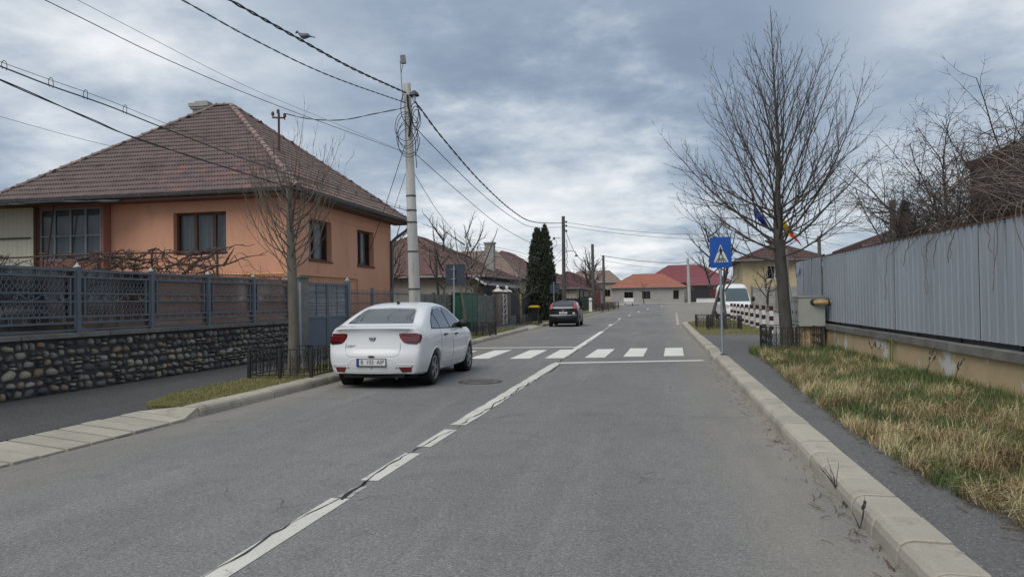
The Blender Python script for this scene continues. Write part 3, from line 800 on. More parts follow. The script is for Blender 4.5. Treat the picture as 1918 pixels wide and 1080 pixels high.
t = thing('spike_fence', 'row of small rusty spikes above the far end of the grey blue fence', 'fence', (WX - .3, 16, 1.08))
b = MB(); X = WX - .34; b.tube([(X, 13, 2.20), (X, 18.2, 2.22)], .01, 4)
for i in range(44): y = 13.1 + i * .117; b.tube([(X, y, 2.2), (X, y, 2.29)], [.006, .002], 4, False)
b.tube([(X, 13, 1.08), (X, 13, 2.2)], .02, 4); b.tube([(X, 18.1, 1.08), (X, 18.1, 2.2)], .02, 4)
b.build('spike_rail', M_IRON, t)
# gate pillar and gate
t = thing('gate_pillar', 'weathered grey concrete gate pillar with flat cap beside the stone wall', 'pillar', (WX, 18.7, .1))
b = MB(); b.box(WX - .30, WX + .02, 18.42, 18.98, .05, 2.22); b.build('shaft', M_CONC_D, t)
b = MB(); b.box(WX - .36, WX + .08, 18.36, 19.04, 2.221, 2.29); b.build('cap', M_CONC_D, t)
b = MB(); b.tube([(WX + .04, 18.45, .1), (WX + .04, 18.45, 2.1)], .035, 8); b.build('pipe', M_STEEL, t)
def metal_gate():
    t = thing('metal_gate', 'blue grey double metal gate with white wire mesh upper half', 'gate', (WX - .1, 20.4, .1))
    X = WX - .12
    for k, (a, c) in enumerate(((19.06, 20.42), (20.46, 21.8))):
        b = MB()
        for y in (a + .03, c - .03): b.box(X - .03, X + .03, y - .03, y + .03, .16, 2.12)
        for z in (.19, 1.12, 2.09): b.box(X - .027, X + .027, a + .061, c - .061, z - .03, z + .03)
        ym = (a + c) / 2; b.box(X - .02, X + .02, ym - .018, ym + .018, 1.151, 2.058)
        b.box(X - .022, X + .022, a + .061, c - .061, 1.85, 1.875)
        lf = b.build('gate_leaf', M_FENCE, t)
        b = MB(); b.box(X - .008, X + .008, a + .062, c - .062, .221, 1.089); b.build('sheet_panel', mat('gate_sheet', (0.12, 0.15, 0.195), (0.10, 0.125, 0.165), 2, rough=.5), lf)
        b = MB()
        for y0, y1 in ((a + .07, ym - .02), (ym + .02, c - .07)):
            n = 7; d = (y1 - y0) / n / 2
            for i in range(n):
                yc = y0 + d + 2 * d * i
                for s in (-1, 1):
                    b.tube([(X + .003 * s, yc + s * d * (.92 if j % 2 else .2), 1.15 + .69 * j / 12) for j in range(13)], .006, 3, False)
                    b.tube([(X + .003 * s, yc + s * d * (.9 if j % 2 else .3), 1.88 + .17 * j / 4) for j in range(5)], .005, 3, False)
            for z in (1.47, 1.57): b.tube([(X + .012, y0, z), (X + .012, y1, z)], .008, 4)
            yc = (y0 + y1) / 2
            for s in (-1, 1): b.tube([(X + .014, yc, 1.52), (X + .014, yc + s * .10, 1.555), (X + .014, yc + s * .10, 1.485)], .012, 4, closed=True)
        b.build('wire_mesh', mat('pale_wire', (0.42, 0.44, 0.46), rough=.5), lf)
        b = MB(); b.box(X - .012, X - .006, a + .062, c - .062, 1.15, 2.06); b.build('backing_sheet', glass_mat('pale_backing', (0.16, 0.18, 0.2), .75), lf)
    for y in (21.9,):
        b = MB(); b.box(X - .07, X + .07, y - .075, y + .075, .08, 2.22); p = b.build('post', M_FENCE, t)
        q = MB(); q.lathe([(.08, 0), (.08, .03), (.03, .06), (.001, .12)], 8, Matrix.Translation((X, y, 2.22))); q.build('post_cap', mat('cap_pale', (.42, .42, .42)), p)
    b = MB()
    for i in range(18):
        y = 19.1 + i * .155; b.tube([(X, y, 2.12), (X + .01, y + .03, 2.2), (X, y + .09, 2.23)], [.006, .005, .002], 4, False)
    b.build('spike_row', mat('rust', (0.12, 0.065, 0.05), rough=.9), t, kind='stuff')
metal_gate()
def bar_fence(name, label, X, y0, y1, zt, n, mt, base=.35):
    t = thing(name, label, 'fence', (X, (y0 + y1) / 2, .1))
    b = MB(); b.box(X - .1, X + .1, y0, y1, -.05, base); b.build('base_wall', M_CONC_D, t)
    b = MB()
    for z in (base + .12, zt - .45, zt - .12, (base + zt) / 2): b.box(X - .02, X + .02, y0, y1, z - .018, z + .018)
    b.build('rail', mt, t)
    for i in range(n + 1):
        y = y0 + (y1 - y0) * i / n; b = MB(); b.box(X - .045, X + .045, y - .045, y + .045, base + .001, zt + .08); b.build('post', mt, t)
    m_ = int((y1 - y0) / .11); me = None
    for i in range(m_):
        y = y0 + .06 + i * .11
        if me is None: q = MB(); q.tube([(0, 0, 0), (0, 0, zt - base - .05)], .008, 4); me = q.mesh('bar', mt)
        o = obj('bar', me, t); o.location = Vector((X + .025, y, base + .05)) - t.location
    return t
bar_fence('bar_fence', 'dark thin barred fence running behind the white car past the gate', WX - .12, 22.0, 27.9, 1.95, 3, M_FENCE, .45)

# ------------------------------------------------------------------ orange house
def wall_open(b, fn, u0, u1, z0, z1, ops, dep):
    us = sorted({u0, u1, *[o[0] for o in ops], *[o[1] for o in ops]}); zs = sorted({z0, z1, *[o[2] for o in ops], *[o[3] for o in ops]})
    for a, c in zip(us, us[1:]):
        for e, g in zip(zs, zs[1:]):
            if any(o[0] <= a and c <= o[1] and o[2] <= e and g <= o[3] for o in ops): continue
            b.add([fn(a, e, 0), fn(c, e, 0), fn(c, g, 0), fn(a, g, 0)], [(0, 1, 2, 3)])
    for a, c, e, g in ops:
        P = [(a, e), (c, e), (c, g), (a, g)]
        for p, q in zip(P, P[1:] + P[:1]): b.add([fn(*p, 0), fn(*q, 0), fn(*q, dep), fn(*p, dep)], [(0, 1, 2, 3)])
def window(parent, fn, o, dep, mull, trans, mframe, curtain=True, fw=.07, sill=None):
    a, c, e, g = o
    f = MB()
    def bx(u0, u1, z0, z1, d0, d1):
        vs = [fn(u, z, d) for d in (d0, d1) for z in (z0, z1) for u in (u0, u1)]
        f.add(vs, [(0, 2, 3, 1), (4, 5, 7, 6), (0, 1, 5, 4), (2, 6, 7, 3), (0, 4, 6, 2), (1, 3, 7, 5)])
    bx(a + .002, a + fw, e, g, dep - .08, dep - .01); bx(c - fw, c - .002, e, g, dep - .08, dep - .01)
    bx(a + fw, c - fw, e + .002, e + fw, dep - .078, dep - .012); bx(a + fw, c - fw, g - fw, g - .002, dep - .078, dep - .012)
    for q in mull: bx(a + (c - a) * q - fw * .75, a + (c - a) * q + fw * .75, e + fw, g - fw, dep - .082, dep - .008)
    for q in trans: bx(a + fw, c - fw, e + (g - e) * q - fw * .4, e + (g - e) * q + fw * .4, dep - .076, dep - .014)
    w_ = f.build('window', mframe, parent)
    p = MB(); p.add([fn(a + fw, e + fw, dep - .04), fn(c - fw, e + fw, dep - .04), fn(c - fw, g - fw, dep - .04), fn(a + fw, g - fw, dep - .04)], [(0, 1, 2, 3)]); p.build('pane', M_PANE, w_)
    if curtain:
        p = MB(); n = 30; vs = []
        for i in range(n + 1):
            for z in (e, g): vs.append(fn(a + (c - a) * i / n, z, dep + .12 + .03 * math.sin(i * 1.9)))
        p.add(vs, [(2 * i, 2 * i + 2, 2 * i + 3, 2 * i + 1) for i in range(n)]); p.build('curtain', M_CURTAIN, w_)
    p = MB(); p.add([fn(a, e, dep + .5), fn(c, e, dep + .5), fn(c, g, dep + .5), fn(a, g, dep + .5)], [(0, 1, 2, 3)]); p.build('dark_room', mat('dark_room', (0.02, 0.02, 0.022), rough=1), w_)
    if sill:
        s = MB(); vs = [fn(u, z, d) for d in (-.05, dep - .08) for z in (e - .05, e - .004) for u in (a - .03, c + .03)]
        s.add(vs, [(0, 2, 3, 1), (4, 5, 7, 6), (0, 1, 5, 4), (2, 6, 7, 3), (0, 4, 6, 2), (1, 3, 7, 5)]); s.build('sill', sill, w_)
    return w_
M_ORANGE = mat('orange_render', (0.68, 0.355, 0.235), (0.62, 0.32, 0.21), 1.2, rough=.88, bump=.15, bscale=90, fine=.06, fscale=200, stretch=(1.6, 1.6, .45), stain=((0.50, 0.265, 0.185), 1.1, .55, .8))
M_BROWN = mat('brown_frame', (0.085, 0.035, 0.022), (0.065, 0.028, 0.02), 5, rough=.5, spec=.4)
M_GUT = mat('gutter_grey', (0.13, 0.14, 0.155), (0.10, 0.108, 0.12), 2, rough=.4, metal=.3)
TP = [(q[0] * 1.08 + .048, q[1] * 1.3 + .045, q[2] * 1.45 + .05) for q in [(0.155, 0.088, 0.072), (0.20, 0.112, 0.088), (0.135, 0.084, 0.074), (0.175, 0.102, 0.086), (0.235, 0.125, 0.095), (0.15, 0.092, 0.080), (0.19, 0.118, 0.10), (0.29, 0.125, 0.085), (0.145, 0.086, 0.075)]]
M_TILE = mat('roof_tile', (0.175, 0.14, 0.135), (0.165, 0.135, 0.13), 5, rough=.85, bump=.2, bscale=50, ramp=TP, fine=.14, fscale=60, stain=((0.13, 0.115, 0.095), 9, .62, .8))
M_TILE_F = mat('roof_tile_field', (0.255, 0.192, 0.176), (0.19, 0.153, 0.148), 4.5, rough=.85, bump=.2, bscale=40, detail=2, fine=.2, fscale=9, stain=((0.12, 0.09, 0.08), 1.6, .5, .75))
M_DECK = mat('roof_underlay', (0.05, 0.033, 0.03), rough=.95)
def tile_mesh(wd, ln):
    xs = [0, .04, .12, .28, .36, .5, .54, .62, .78, .86, 1.0]; hs = [0, 0, .028, .028, 0, 0, 0, .028, .028, 0, 0]
    b = MB(); n = len(xs)
    vs = [(x * wd, -.03, h * 1.25 + .052) for x, h in zip(xs, hs)] + [(x * wd, ln, h + .002) for x, h in zip(xs, hs)] + [(x * wd, -.025, .0) for x in xs]
    fs = [(i, i + 1, n + i + 1, n + i) for i in range(n - 1)] + [(2 * n + i, 2 * n + i + 1, i + 1, i) for i in range(n - 1)] + [(0, n, 2 * n), (n - 1, 3 * n - 1, 2 * n - 1)]
    b.add(vs, fs); return b.mesh('tile', M_TILE)
def plane_mtx(o, xdir, ydir):
    x = Vector(xdir).normalized(); y = Vector(ydir); y = (y - x * y.dot(x)).normalized(); z = x.cross(y)
    M = Matrix((x, y, z)).transposed().to_4x4(); M.translation = Vector(o); return M
def tile_face(roof, A, B, C, D, nobj, rows, tw=.205, skew=.06):
    # A-B eave (left to right seen from outside), D-C top edge
    A, B, C, D = map(Vector, (A, B, C, D)); M = plane_mtx(A, B - A, D - A); Mi = M.inverted()
    a, b_, c, d = Mi @ A, Mi @ B, Mi @ C, Mi @ D
    H = d.y; ln = H / rows; me = tile_mesh(tw - .006, ln + .04); L_ = []
    for r in range(rows):
        v = r * ln; vm = v + ln * .45; u0 = a.x + (d.x - a.x) * vm / H; u1 = b_.x + (c.x - b_.x) * vm / H
        k0 = math.floor((u0 - r * skew) / tw) - 1
        u = k0 * tw + (r * skew)
        while u < u1:
            if u + tw * .75 > u0 and u + tw * .25 < u1:
                L_.append((u, v, r))
            u += tw
    base = wloc(roof)
    def dist(t_): return (M @ Vector((t_[0], t_[1], 0)) - CAM).length
    L_.sort(key=dist); rest = MB()
    for i, (u, v, r) in enumerate(L_):
        T = M @ Matrix.Translation((u, v + R.uniform(-.008, .008), R.uniform(0, .008))) @ Matrix.Rotation(R.uniform(-.012, .012), 4, 'Z')
        if i < nobj:
            o = obj('tile', me, roof); o.matrix_local = Matrix.Translation(-base) @ T
        else: rest.add([T @ v_.co for v_ in me.vertices], [tuple(p.vertices) for p in me.polygons])
    if rest.v: rest.build('tile_field', M_TILE_F, roof, kind='stuff')
def ridge_mesh(ln, r0=.105):
    b = MB(); n = 7; vs = []
    for y, r_ in ((-.02, r0 * 1.18), (.05, r0 * 1.18), (.052, r0), (ln, r0 * .88)):
        for i in range(n): a = pi * i / (n - 1); vs.append((r_ * math.cos(a), y, r_ * math.sin(a) * .85))
    fs = [(j * n + i, j * n + i + 1, (j + 1) * n + i + 1, (j + 1) * n + i) for j in range(3) for i in range(n - 1)] + [tuple(range(n - 1, -1, -1))]
    b.add(vs, fs); return b.mesh('ridge_tile', M_TILE, False)
def ridge_line(roof, a, c, lift=.02):
    a, c = Vector(a), Vector(c); L_ = (c - a).length; n = max(1, round(L_ / .36)); d = (c - a) / n; me = ridge_mesh(d.length)
    y = d.normalized(); x = y.cross(Vector((0, 0, 1))).normalized(); z = x.cross(y)
    Mr = Matrix((x, y, z)).transposed().to_4x4(); base = wloc(roof)
    for i in range(n):
        o = obj('ridge_tile', me, roof); M = Mr.copy(); M.translation = a + d * i + z * (lift + R.uniform(-.005, .008)) - base; o.matrix_local = M
def gutter(parent, name, a, c, r_=.075, mt=None):
    a, c = Vector(a), Vector(c); d = (c - a).normalized(); s = d.cross(Vector((0, 0, 1))).normalized(); b = MB(); n = 8
    m_ = 6; vs = []
    for k in range(m_ + 1):
        p = a + (c - a) * k / m_
        for i in range(n): t_ = pi + pi * i / (n - 1); vs.append(p + s * (r_ * math.cos(t_)) + Vector((0, 0, r_ * math.sin(t_))))
        for i in range(n): t_ = 2 * pi - pi * i / (n - 1); vs.append(p + s * ((r_ - .006) * math.cos(t_)) + Vector((0, 0, (r_ - .006) * math.sin(t_))))
    N2 = 2 * n
    fs = [(k * N2 + i, k * N2 + (i + 1) % N2, (k + 1) * N2 + (i + 1) % N2, (k + 1) * N2 + i) for k in range(m_) for i in range(N2)]
    fs += [tuple(range(N2)), tuple(m_ * N2 + i for i in range(N2 - 1, -1, -1))]
    b.add(vs, fs); g_ = b.build(name, mt or M_GUT, parent, True)
    q = MB(); L_ = (c - a).length; k = int(L_ / .9)
    for i in range(k):
        p = a + d * (.4 + i * .9)
        q.tube([p + s * ((r_ + .004) * math.cos(t_)) + Vector((0, 0, (r_ + .004) * math.sin(t_))) for t_ in np.linspace(pi, 2 * pi, 7)], .008, 4, False)
    q.build('gutter_bracket', M_STEEL, g_, kind='stuff')
def orange_house():
    t = thing('orange_house', 'single storey house with orange rendered walls under a hipped tiled roof', 'house', (-15.9, 25, .1))
    x0, x1, y0, y1 = -20.9, -11.0, 20.7, 29.3; zt = 4.86
    b = MB()
    front = lambda u, z, d: (u, y0 + d, z)
    side = lambda u, z, d: (x1 - d, u, z)
    of = [(-14.98, -13.15, 3.08, 4.42)]
    os_ = [(21.92, 23.6, 2.93, 4.27), (25.78, 27.4, 2.92, 4.26)]
    wall_open(b, front, x0, x1, -.05, zt, of, .26)
    wall_open(b, side, y0, y1, -.05, zt, os_, .26)
    b.add([(x0, y0, -.05), (x0, y1, -.05), (x0, y1, zt), (x0, y0, zt), (x1, y1, -.05), (x1, y1, zt)], [(1, 0, 3, 2), (4, 1, 2, 5)])
    wl = b.build('wall', M_ORANGE, t)
    w_ = window(t, front, of[0], .26, (.36, .72), (), M_BROWN, True, .075)
    fl = MB()
    for u in (-14.27, -13.42):
        for z in (3.25, 3.6, 3.93):
            for k in range(5):
                a = k * 2 * pi / 5; fl.ball((u + .035 * math.cos(a), y0 + .33, z + .05 * math.sin(a)), .035, 6, 4, (1, .3, 1))
    fl.build('curtain_flowers', mat('pale_cloth', (.6, .58, .58), rough=.9), w_)
    window(t, side, os_[0], .26, (.42,), (), M_BROWN, True, .075, M_BROWN); window(t, side, os_[1], .26, (.45,), (), M_BROWN, True, .075, M_BROWN)
    # moulded line below the eave on the side wall
    b = MB(); b.box(x1 - .005, x1 + .018, y0 + .9, y1, 4.36, 4.375); b.build('wall_line', M_ORANGE, t)
    ex0, ex1, ey0, ey1, ez = -21.42, -10.42, 20.08, 29.82, 4.93
    A1, A2 = (-16.2, 24.95, 8.92), (-15.6, 24.95, 8.92)
    b = MB(); E_ = [(ex0, ey0, ez), (ex1, ey0, ez), (ex1, ey1, ez), (ex0, ey1, ez)]
    b.add(E_ + [A1, A2], [(0, 1, 5, 4), (1, 2, 5), (2, 3, 4, 5), (3, 0, 4)])
    b.add(E_ + [(p[0], p[1], ez - .10) for p in E_], [(4, 5, 1, 0), (5, 6, 2, 1), (6, 7, 3, 2), (7, 4, 0, 3), (7, 6, 5, 4)])
    roof = b.build('roof', M_DECK, t)
    lift = .02
    up_ = lambda p: (p[0], p[1], p[2] + lift)
    tile_face(roof, up_(E_[0]), up_(E_[1]), up_(A2), up_(A1), 190, 22)
    tile_face(roof, up_(E_[1]), up_(E_[2]), up_(A2), up_(A2), 110, 22)
    tile_face(roof, up_(E_[2]), up_(E_[3]), up_(A1), up_(A2), 0, 24); tile_face(roof, up_(E_[3]), up_(E_[0]), up_(A1), up_(A1), 0, 24)
    for p, q in ((E_[0], A1), (E_[1], A2), (E_[2], A2), (E_[3], A1), (A1, A2)): ridge_line(roof, (p[0], p[1], p[2] + .04), (q[0], q[1], q[2] + .04))
    gutter(t, 'gutter', (ex0, ey0 - .06, ez - .01), (ex1 + .06, ey0 - .06, ez - .01)); gutter(t, 'gutter', (ex1 + .06, ey0 - .06, ez - .01), (ex1 + .06, ey1 + .1, ez - .01), .085)
    b = MB(); b.box(ex0 + .05, ex1 - .02, ey0 + .02, y0 - .002, ez - .16, ez - .103); b.box(x1 + .002, ex1 - .02, y0, ey1 - .05, ez - .16, ez - .103); b.build('soffit', mat('soffit', (0.16, 0.10, 0.08), rough=.9), t)
    b = MB(); b.tube(spline([(ex1 + .05, 29.6, ez - .07), (ex1 + .05, 29.6, ez - .35), (x1 + .12, 29.25, ez - .85), (x1 + .08, 29.22, ez - 1.3), (x1 + .08, 29.22, .2)], 5), .065, 10); b.build('downpipe', M_GUT, t, True)
    b = MB(); b.box(-17.45, -16.85, 25.3, 25.8, 7.6, 9.02); b.box(-17.52, -16.78, 25.23, 25.87, 9.02, 9.10); b.box(-17.56, -16.74, 25.19, 25.91, 9.101, 9.24); b.box(-17.4, -16.9, 25.35, 25.75, 9.241, 9.34)
    ch = b.build('chimney', M_CONC, roof)
    return t
orange_house()
t = thing('service_mast', 'thin brown steel service mast with insulators standing on the tiled roof', 'mast', (-12.6, 23, 6.55))
b = MB(); b.tube([(-12.6, 23, 6.3), (-12.6, 23, 8.0)], .04, 8); b.tube([(-12.8, 23, 7.86), (-12.4, 23, 7.82)], .03, 6); b.build('tube', mat('rust_brown', (0.09, 0.05, 0.045), rough=.8), t)
for dx, dz in ((-.22, .05), (-.02, .12), (.22, -.03)):
    b = MB(); b.lathe([(.02, -.1), (.02, 0), (.055, .0), (.045, .06), (.06, .07), (.03, .13), (.001, .14)], 8, Matrix.Translation((-12.6 + dx, 23, 7.88 + dz))); b.build('insulator', mat('insulator', (0.07, 0.04, 0.035), rough=.4), t)
# lean-to of corrugated plastic with glazed front and sheet awning
def lean_to():
    t = thing('lean_to', 'corrugated plastic lean-to with grey framed glazing beside the orange wall', 'lean-to', (-19.4, 20.3, 2.9))
    b = MB(); n = 66; vs = []
    for i in range(n + 1):
        x = -22.6 + 2.92 * i / n
        for z in (1.0, 4.72): vs.append((x, 20.22 + .018 * math.sin(i * pi / 2), z))
    b.add(vs, [(2 * i, 2 * i + 2, 2 * i + 3, 2 * i + 1) for i in range(n)])
    b.build('plastic_sheet', mat('yellowed_plastic', (0.58, 0.56, 0.45), (0.48, 0.47, 0.38), 1.5, rough=.6, fine=.08, stretch=(1, 1, .3)), t)
    b = MB(); b.box(-22.6, -19.75, 20.15, 20.19, 3.72, 3.77); b.build('batten', mat('old_wood', (0.09, 0.08, 0.075), rough=.9), t)
    fn = lambda u, z, d: (u, 20.35 + d, z)
    window(t, fn, (-19.55, -17.3, 3.0, 4.66), .08, (.24, .50, .75), (.47,), mat('zinc_frame', (0.24, 0.25, 0.26), rough=.6), True, .045)
    b = MB(); b.box(-19.62, -17.22, 20.36, 20.69, 4.662, 4.92); b.box(-17.298, -17.22, 20.36, 20.69, 3.0, 4.66); b.box(-19.62, -17.22, 20.36, 20.69, 2.0, 2.998); b.build('frame_wall', mat('shaded_orange_render', (0.30, 0.145, 0.11), rough=.9), t)  # orange wall in shade: the shade is put into this darker render colour
    b = MB(); b.tube([(-19.62, 20.25, 2.6), (-19.62, 20.25, 4.7)], .03, 6); b.tube([(-18.95, 19.9, 2.4), (-18.6, 19.9, 4.72)], .025, 6); b.build('prop', mat('rust_brown', (0.09, 0.05, 0.045), rough=.8), t)
    b = MB(); n = 24; vs = []
    for i in range(n + 1):
        x = -22.8 + 6.5 * i / n; e = i / n
        for y_, z in ((20.05, 4.83), (18.9 + .95 * max(0, e - .72) / .28, 4.66 + .10 * max(0, e - .6) / .4)):
            vs.append((x, y_, z + .012 * math.sin(i * 2.1)))
    vs += [(p[0], p[1], p[2] - .03) for p in vs]; k = 2 * (n + 1)
    fs = [(2 * i, 2 * i + 1, 2 * i + 3, 2 * i + 2) for i in range(n)] + [(k + 2 * i, k + 2 * i + 2, k + 2 * i + 3, k + 2 * i + 1) for i in range(n)] + [(2 * i + 1, k + 2 * i + 1, k + 2 * i + 3, 2 * i + 3) for i in range(n)] + [(2 * n, 2 * n + 1, k + 2 * n + 1, k + 2 * n)]
    b.add(vs, fs); b.build('sheet_awning', mat('old_sheet', (0.10, 0.105, 0.11), (0.055, 0.057, 0.06), 3, rough=.6, metal=.2), t)
lean_to()
b = MB(); b.tube([(-16.2, 20.6, 2.44), (-11.15, 20.6, 2.44)], .03, 8); b.tube([(-10.93, 20.9, 2.42), (-10.93, 25.6, 2.42), (-10.93, 25.6, .9)], .03, 8); b.tube([(-10.93, 24.9, 2.42), (-10.93, 24.9, .9)], .022, 8)
for x in (-15.6, -14, -12.4): b.tube([(x, 20.6, 2.44), (x, 20.7, 2.44)], .02, 6)
tag(b.build('gas_pipe', mat('gas_pipe_paint', (0.62, 0.36, 0.17), rough=.5)), 'thin orange gas pipe running along the orange house wall', 'pipe')

# ------------------------------------------------------------------ grape vine on its trellis
def vine():
    t = thing('grape_vine', 'gnarled bare grape vine trained along a pipe trellis behind the metal fence', 'vine', (-15, 18, .1))
    b = MB(); z = 2.92
    b.tube([(-19.6, 18, 2.93), (-15, 18, 2.99), (-11.4, 18, 2.92)], .028, 6)
    for x in (-19.4, -17.2, -15.4, -13.7, -11.7): b.tube([(x, 18, 0), (x, 18, 3.0)], .03, 6); b.tube([(x - .12, 18, 3.04), (x + .12, 18, 3.04)], .025, 5)
    b.build('trellis', mat('rust_brown', (0.09, 0.05, 0.045), rough=.8), t)
    r = random.Random(4); b = MB()
    def gn(p, d, L_, r0, n=9, wob=.30):
        pts = [Vector(p)]; rs = [r0]; d = Vector(d).normalized()
        for k in range(n):
            d = (d + Vector((r.uniform(-wob, wob), r.uniform(-.12, .12), r.uniform(-wob, wob)))).normalized()
            q = pts[-1] + d * L_ / n
            if q.z > 3.05: q.z = 3.05 - r.uniform(0, .05); d.z = -abs(d.z)
            if q.z < 2.25 and k > 6: d.z = abs(d.z)
            pts.append(q); rs.append(max(.006, r0 * (1 - .8 * (k + 1) / n)))
        b.tube(pts, rs, 5)
        for k in range(2, n, 2):
            b.ball(pts[k], rs[k] * 1.5, 6, 4)
        return pts
    for x in (-20.4, -19.2, -18.2, -17.3, -16.4, -15.6, -14.8, -14.0, -13.2, -12.5, -11.9, -11.4):
        tr = gn((x, 18, .1), (r.uniform(-.3, .3), 0, 1), 2.8, .05, 10, .20)
        for s in (-1, 1):
            for k in (7, 8, 9, 10, 10):
                p = tr[k]; br = gn(p, (s, r.uniform(-.2, .2), r.uniform(-.35, .5)), r.uniform(.7, 1.6), .030, 9, .32)
                for q in (1, 3, 5, 6, 8): gn(br[q], (r.uniform(-1, 1), r.uniform(-.4, .4), r.uniform(-.8, .8)), r.uniform(.25, .6), .013, 5, .4)
    gn((-11.5, 18, 2.6), (.6, 0, .5), .55, .04, 6, .4); gn((-11.2, 18, 2.85), (.5, 0, -1), .7, .012, 6, .3)
    b.build('vine_stems', mat('vine_bark', (0.06, 0.045, 0.04), (0.10, 0.075, 0.065), 8, rough=.95, bump=.5, bscale=40), t)
vine()

# ------------------------------------------------------------------ vehicles
M_CARW = mat('white_car_paint', (0.70, 0.71, 0.72), rough=.28, spec=.5, coat=.6, stain=((0.50, 0.49, 0.46), 2.2, .66, .9))
M_CARB = mat('black_car_paint', (0.006, 0.007, 0.010), rough=.35, spec=.3, coat=.18)
M_BLACK = mat('black_plastic', (0.018, 0.018, 0.02), rough=.5, spec=.35)
M_UNDER = mat('underbody', (0.012, 0.012, 0.013), rough=.9)
M_TYRE = mat('tyre_rubber', (0.022, 0.022, 0.023), (0.032, 0.031, 0.03), 8, rough=.85, bump=.2, bscale=60)
M_RIM = mat('alloy', (0.36, 0.365, 0.375), (0.28, 0.28, 0.285), 8, rough=.35, metal=.8)
M_RIMD = mat('dark_metal_rim_shade', (0.03, 0.03, 0.032), rough=.6, metal=.3)  # dark metal; behind the spokes its tone stands in for shade
M_RED = mat('red_lens', (0.16, 0.006, 0.012), (0.11, 0.004, 0.009), 4, rough=.12, spec=.6, coat=.8)
M_REDD = mat('dark_red_lens', (0.035, 0.004, 0.006), rough=.1, spec=.6, coat=.8)
M_CHROME = mat('chrome', (0.55, 0.56, 0.58), rough=.15, metal=.9)
M_CARGLASS = mat('car_glass', (0.018, 0.024, 0.028), rough=.04, spec=1.0, coat=.5)
M_PLATE = mat('plate_white', (0.62, 0.62, 0.62), rough=.5)
M_PBLUE = mat('plate_blue', (0.02, 0.06, 0.35), rough=.5)
M_INK = mat('ink', (0.012, 0.012, 0.014), rough=.6)
M_SEAM = mat('panel_gap', (0.07, 0.072, 0.076), rough=.9)
ROWF = [(.0, .90), (.34, .955), (.45, .985), (.58, 1.0), (.68, 1.0), (.86, .985)]
def car_body(Ln, hw, belt, roof, sill, ts, rear_t, front_t, tumble, arches, wr, nm, paint, crease=.55, rail_f=.30):
    """Lofted closed body, rear bumper at y=0 facing +y. Returns a mesh with wheel arches cut."""
    rows = []
    for t in ts:
        h, bz, rz, sz = lerp(hw, t), lerp(belt, t), lerp(roof, t), lerp(sill, t)
        rz = max(rz, bz + .035); k = rz - bz
        zz = [sz, sz + (bz - sz) * .16, sz + (bz - sz) * .31, sz + (bz - sz) * .49, sz + (bz - sz) * .63, sz + (bz - sz) * .88]
        ff = [.90, .955, .985, 1.0, 1.0, .985]
        ring = [(h * f, z) for f, z in zip(ff, zz)]
        wb = h * .955 - .005; ring.append((wb, bz))
        wm = wb - tumble * k * .5 - .012; ring.append((wm, bz + k * .52))
        wr_ = wb - tumble * k * .90 - .02; ring.append((wr_, bz + k * .925))
        ring.append((wr_ * (1 - rail_f), bz + k * .995)); ring.append((0, bz + k))
        rows.append((t, ring))
    J = 11; W_ = 2 * J - 1; V = []; F = []
    for i, (t, ring) in enumerate(rows):
        for k in range(W_):
            j = k if k < J else W_ - 1 - k
            w_, z = ring[j]; x = -w_ if k < J - 1 else (w_ if k > J - 1 else 0)
            tt = t
            if i == 0: tt = rear_t[j] + (.11 if j < 8 else .06 * (j == 8))
            if i == len(rows) - 1: tt = front_t[j] - (.16 if j < 8 else .0)
            V.append((x, tt, z))
    idx = lambda i, k: i * W_ + k
    for i in range(len(rows) - 1):
        for k in range(W_ - 1): F.append((idx(i, k), idx(i, k + 1), idx(i + 1, k + 1), idx(i + 1, k)))
    bot = {}
    for i, offs, s in ((0, rear_t, 1), (len(rows) - 1, front_t, -1)):
        ring = rows[i][1]; grid = []
        for j in range(9):
            if j == 8: grid.append([idx(i, 8), idx(i, 9), idx(i, 10), idx(i, 11), idx(i, 12)]); continue
            rr = [idx(i, j)]
            for f, o in ((-.60, .022), (0, 0), (.60, .022)):
                rr.append(len(V)); V.append((ring[j][0] * f, offs[j] + s * o, ring[j][1]))
            rr.append(idx(i, W_ - 1 - j)); grid.append(rr)
        for j in range(8):
            for q in range(4):
                f = (grid[j][q], grid[j][q + 1], grid[j + 1][q + 1], grid[j + 1][q]); F.append(f if s > 0 else f[::-1])
        bot[i] = grid[0]
    n = len(rows) - 1
    for i in range(n):
        a = bot[0] if i == 0 else [idx(i, 0), idx(i, W_ - 1)]
        c = bot[n] if i == n - 1 else [idx(i + 1, 0), idx(i + 1, W_ - 1)]
        F.append(tuple(a[::-1]) + tuple(c))
    me = bpy.data.meshes.new(nm); me.from_pydata(V, [], F); me.update()
    bm = bmesh.new(); bm.from_mesh(me)
    cl = bm.edges.layers.float.new('crease_edge')
    top = set([idx(0, 8), idx(0, 9), idx(0, 10), idx(0, 11), idx(0, 12)]); bset = set(bot[0]) | set(bot[n])
    for e in bm.edges:
        a, c = e.verts[0].index, e.verts[1].index
        if a in top and c in top: e[cl] = crease
        if a in bset and c in bset: e[cl] = .5
        if a < n * W_ + W_ and c < n * W_ + W_:
            ka, kc = a % W_, c % W_
            if ka == kc and ka in (0, W_ - 1): e[cl] = .6
            if ka == kc and ka in (6, W_ - 7): e[cl] = .5
            if ka == kc and ka in (4, W_ - 5): e[cl] = .30
            if ka == kc and ka in (2, W_ - 3): e[cl] = .30
    bmesh.ops.recalc_face_normals(bm, faces=bm.faces); bm.to_mesh(me); bm.free()
    o = bpy.data.objects.new('tmp', me); COL.objects.link(o)
    s = o.modifiers.new('s', 'SUBSURF'); s.levels = 2; s.render_levels = 2
    me2 = eval_mesh(o, nm); bpy.data.objects.remove(o)
    cut = MB()
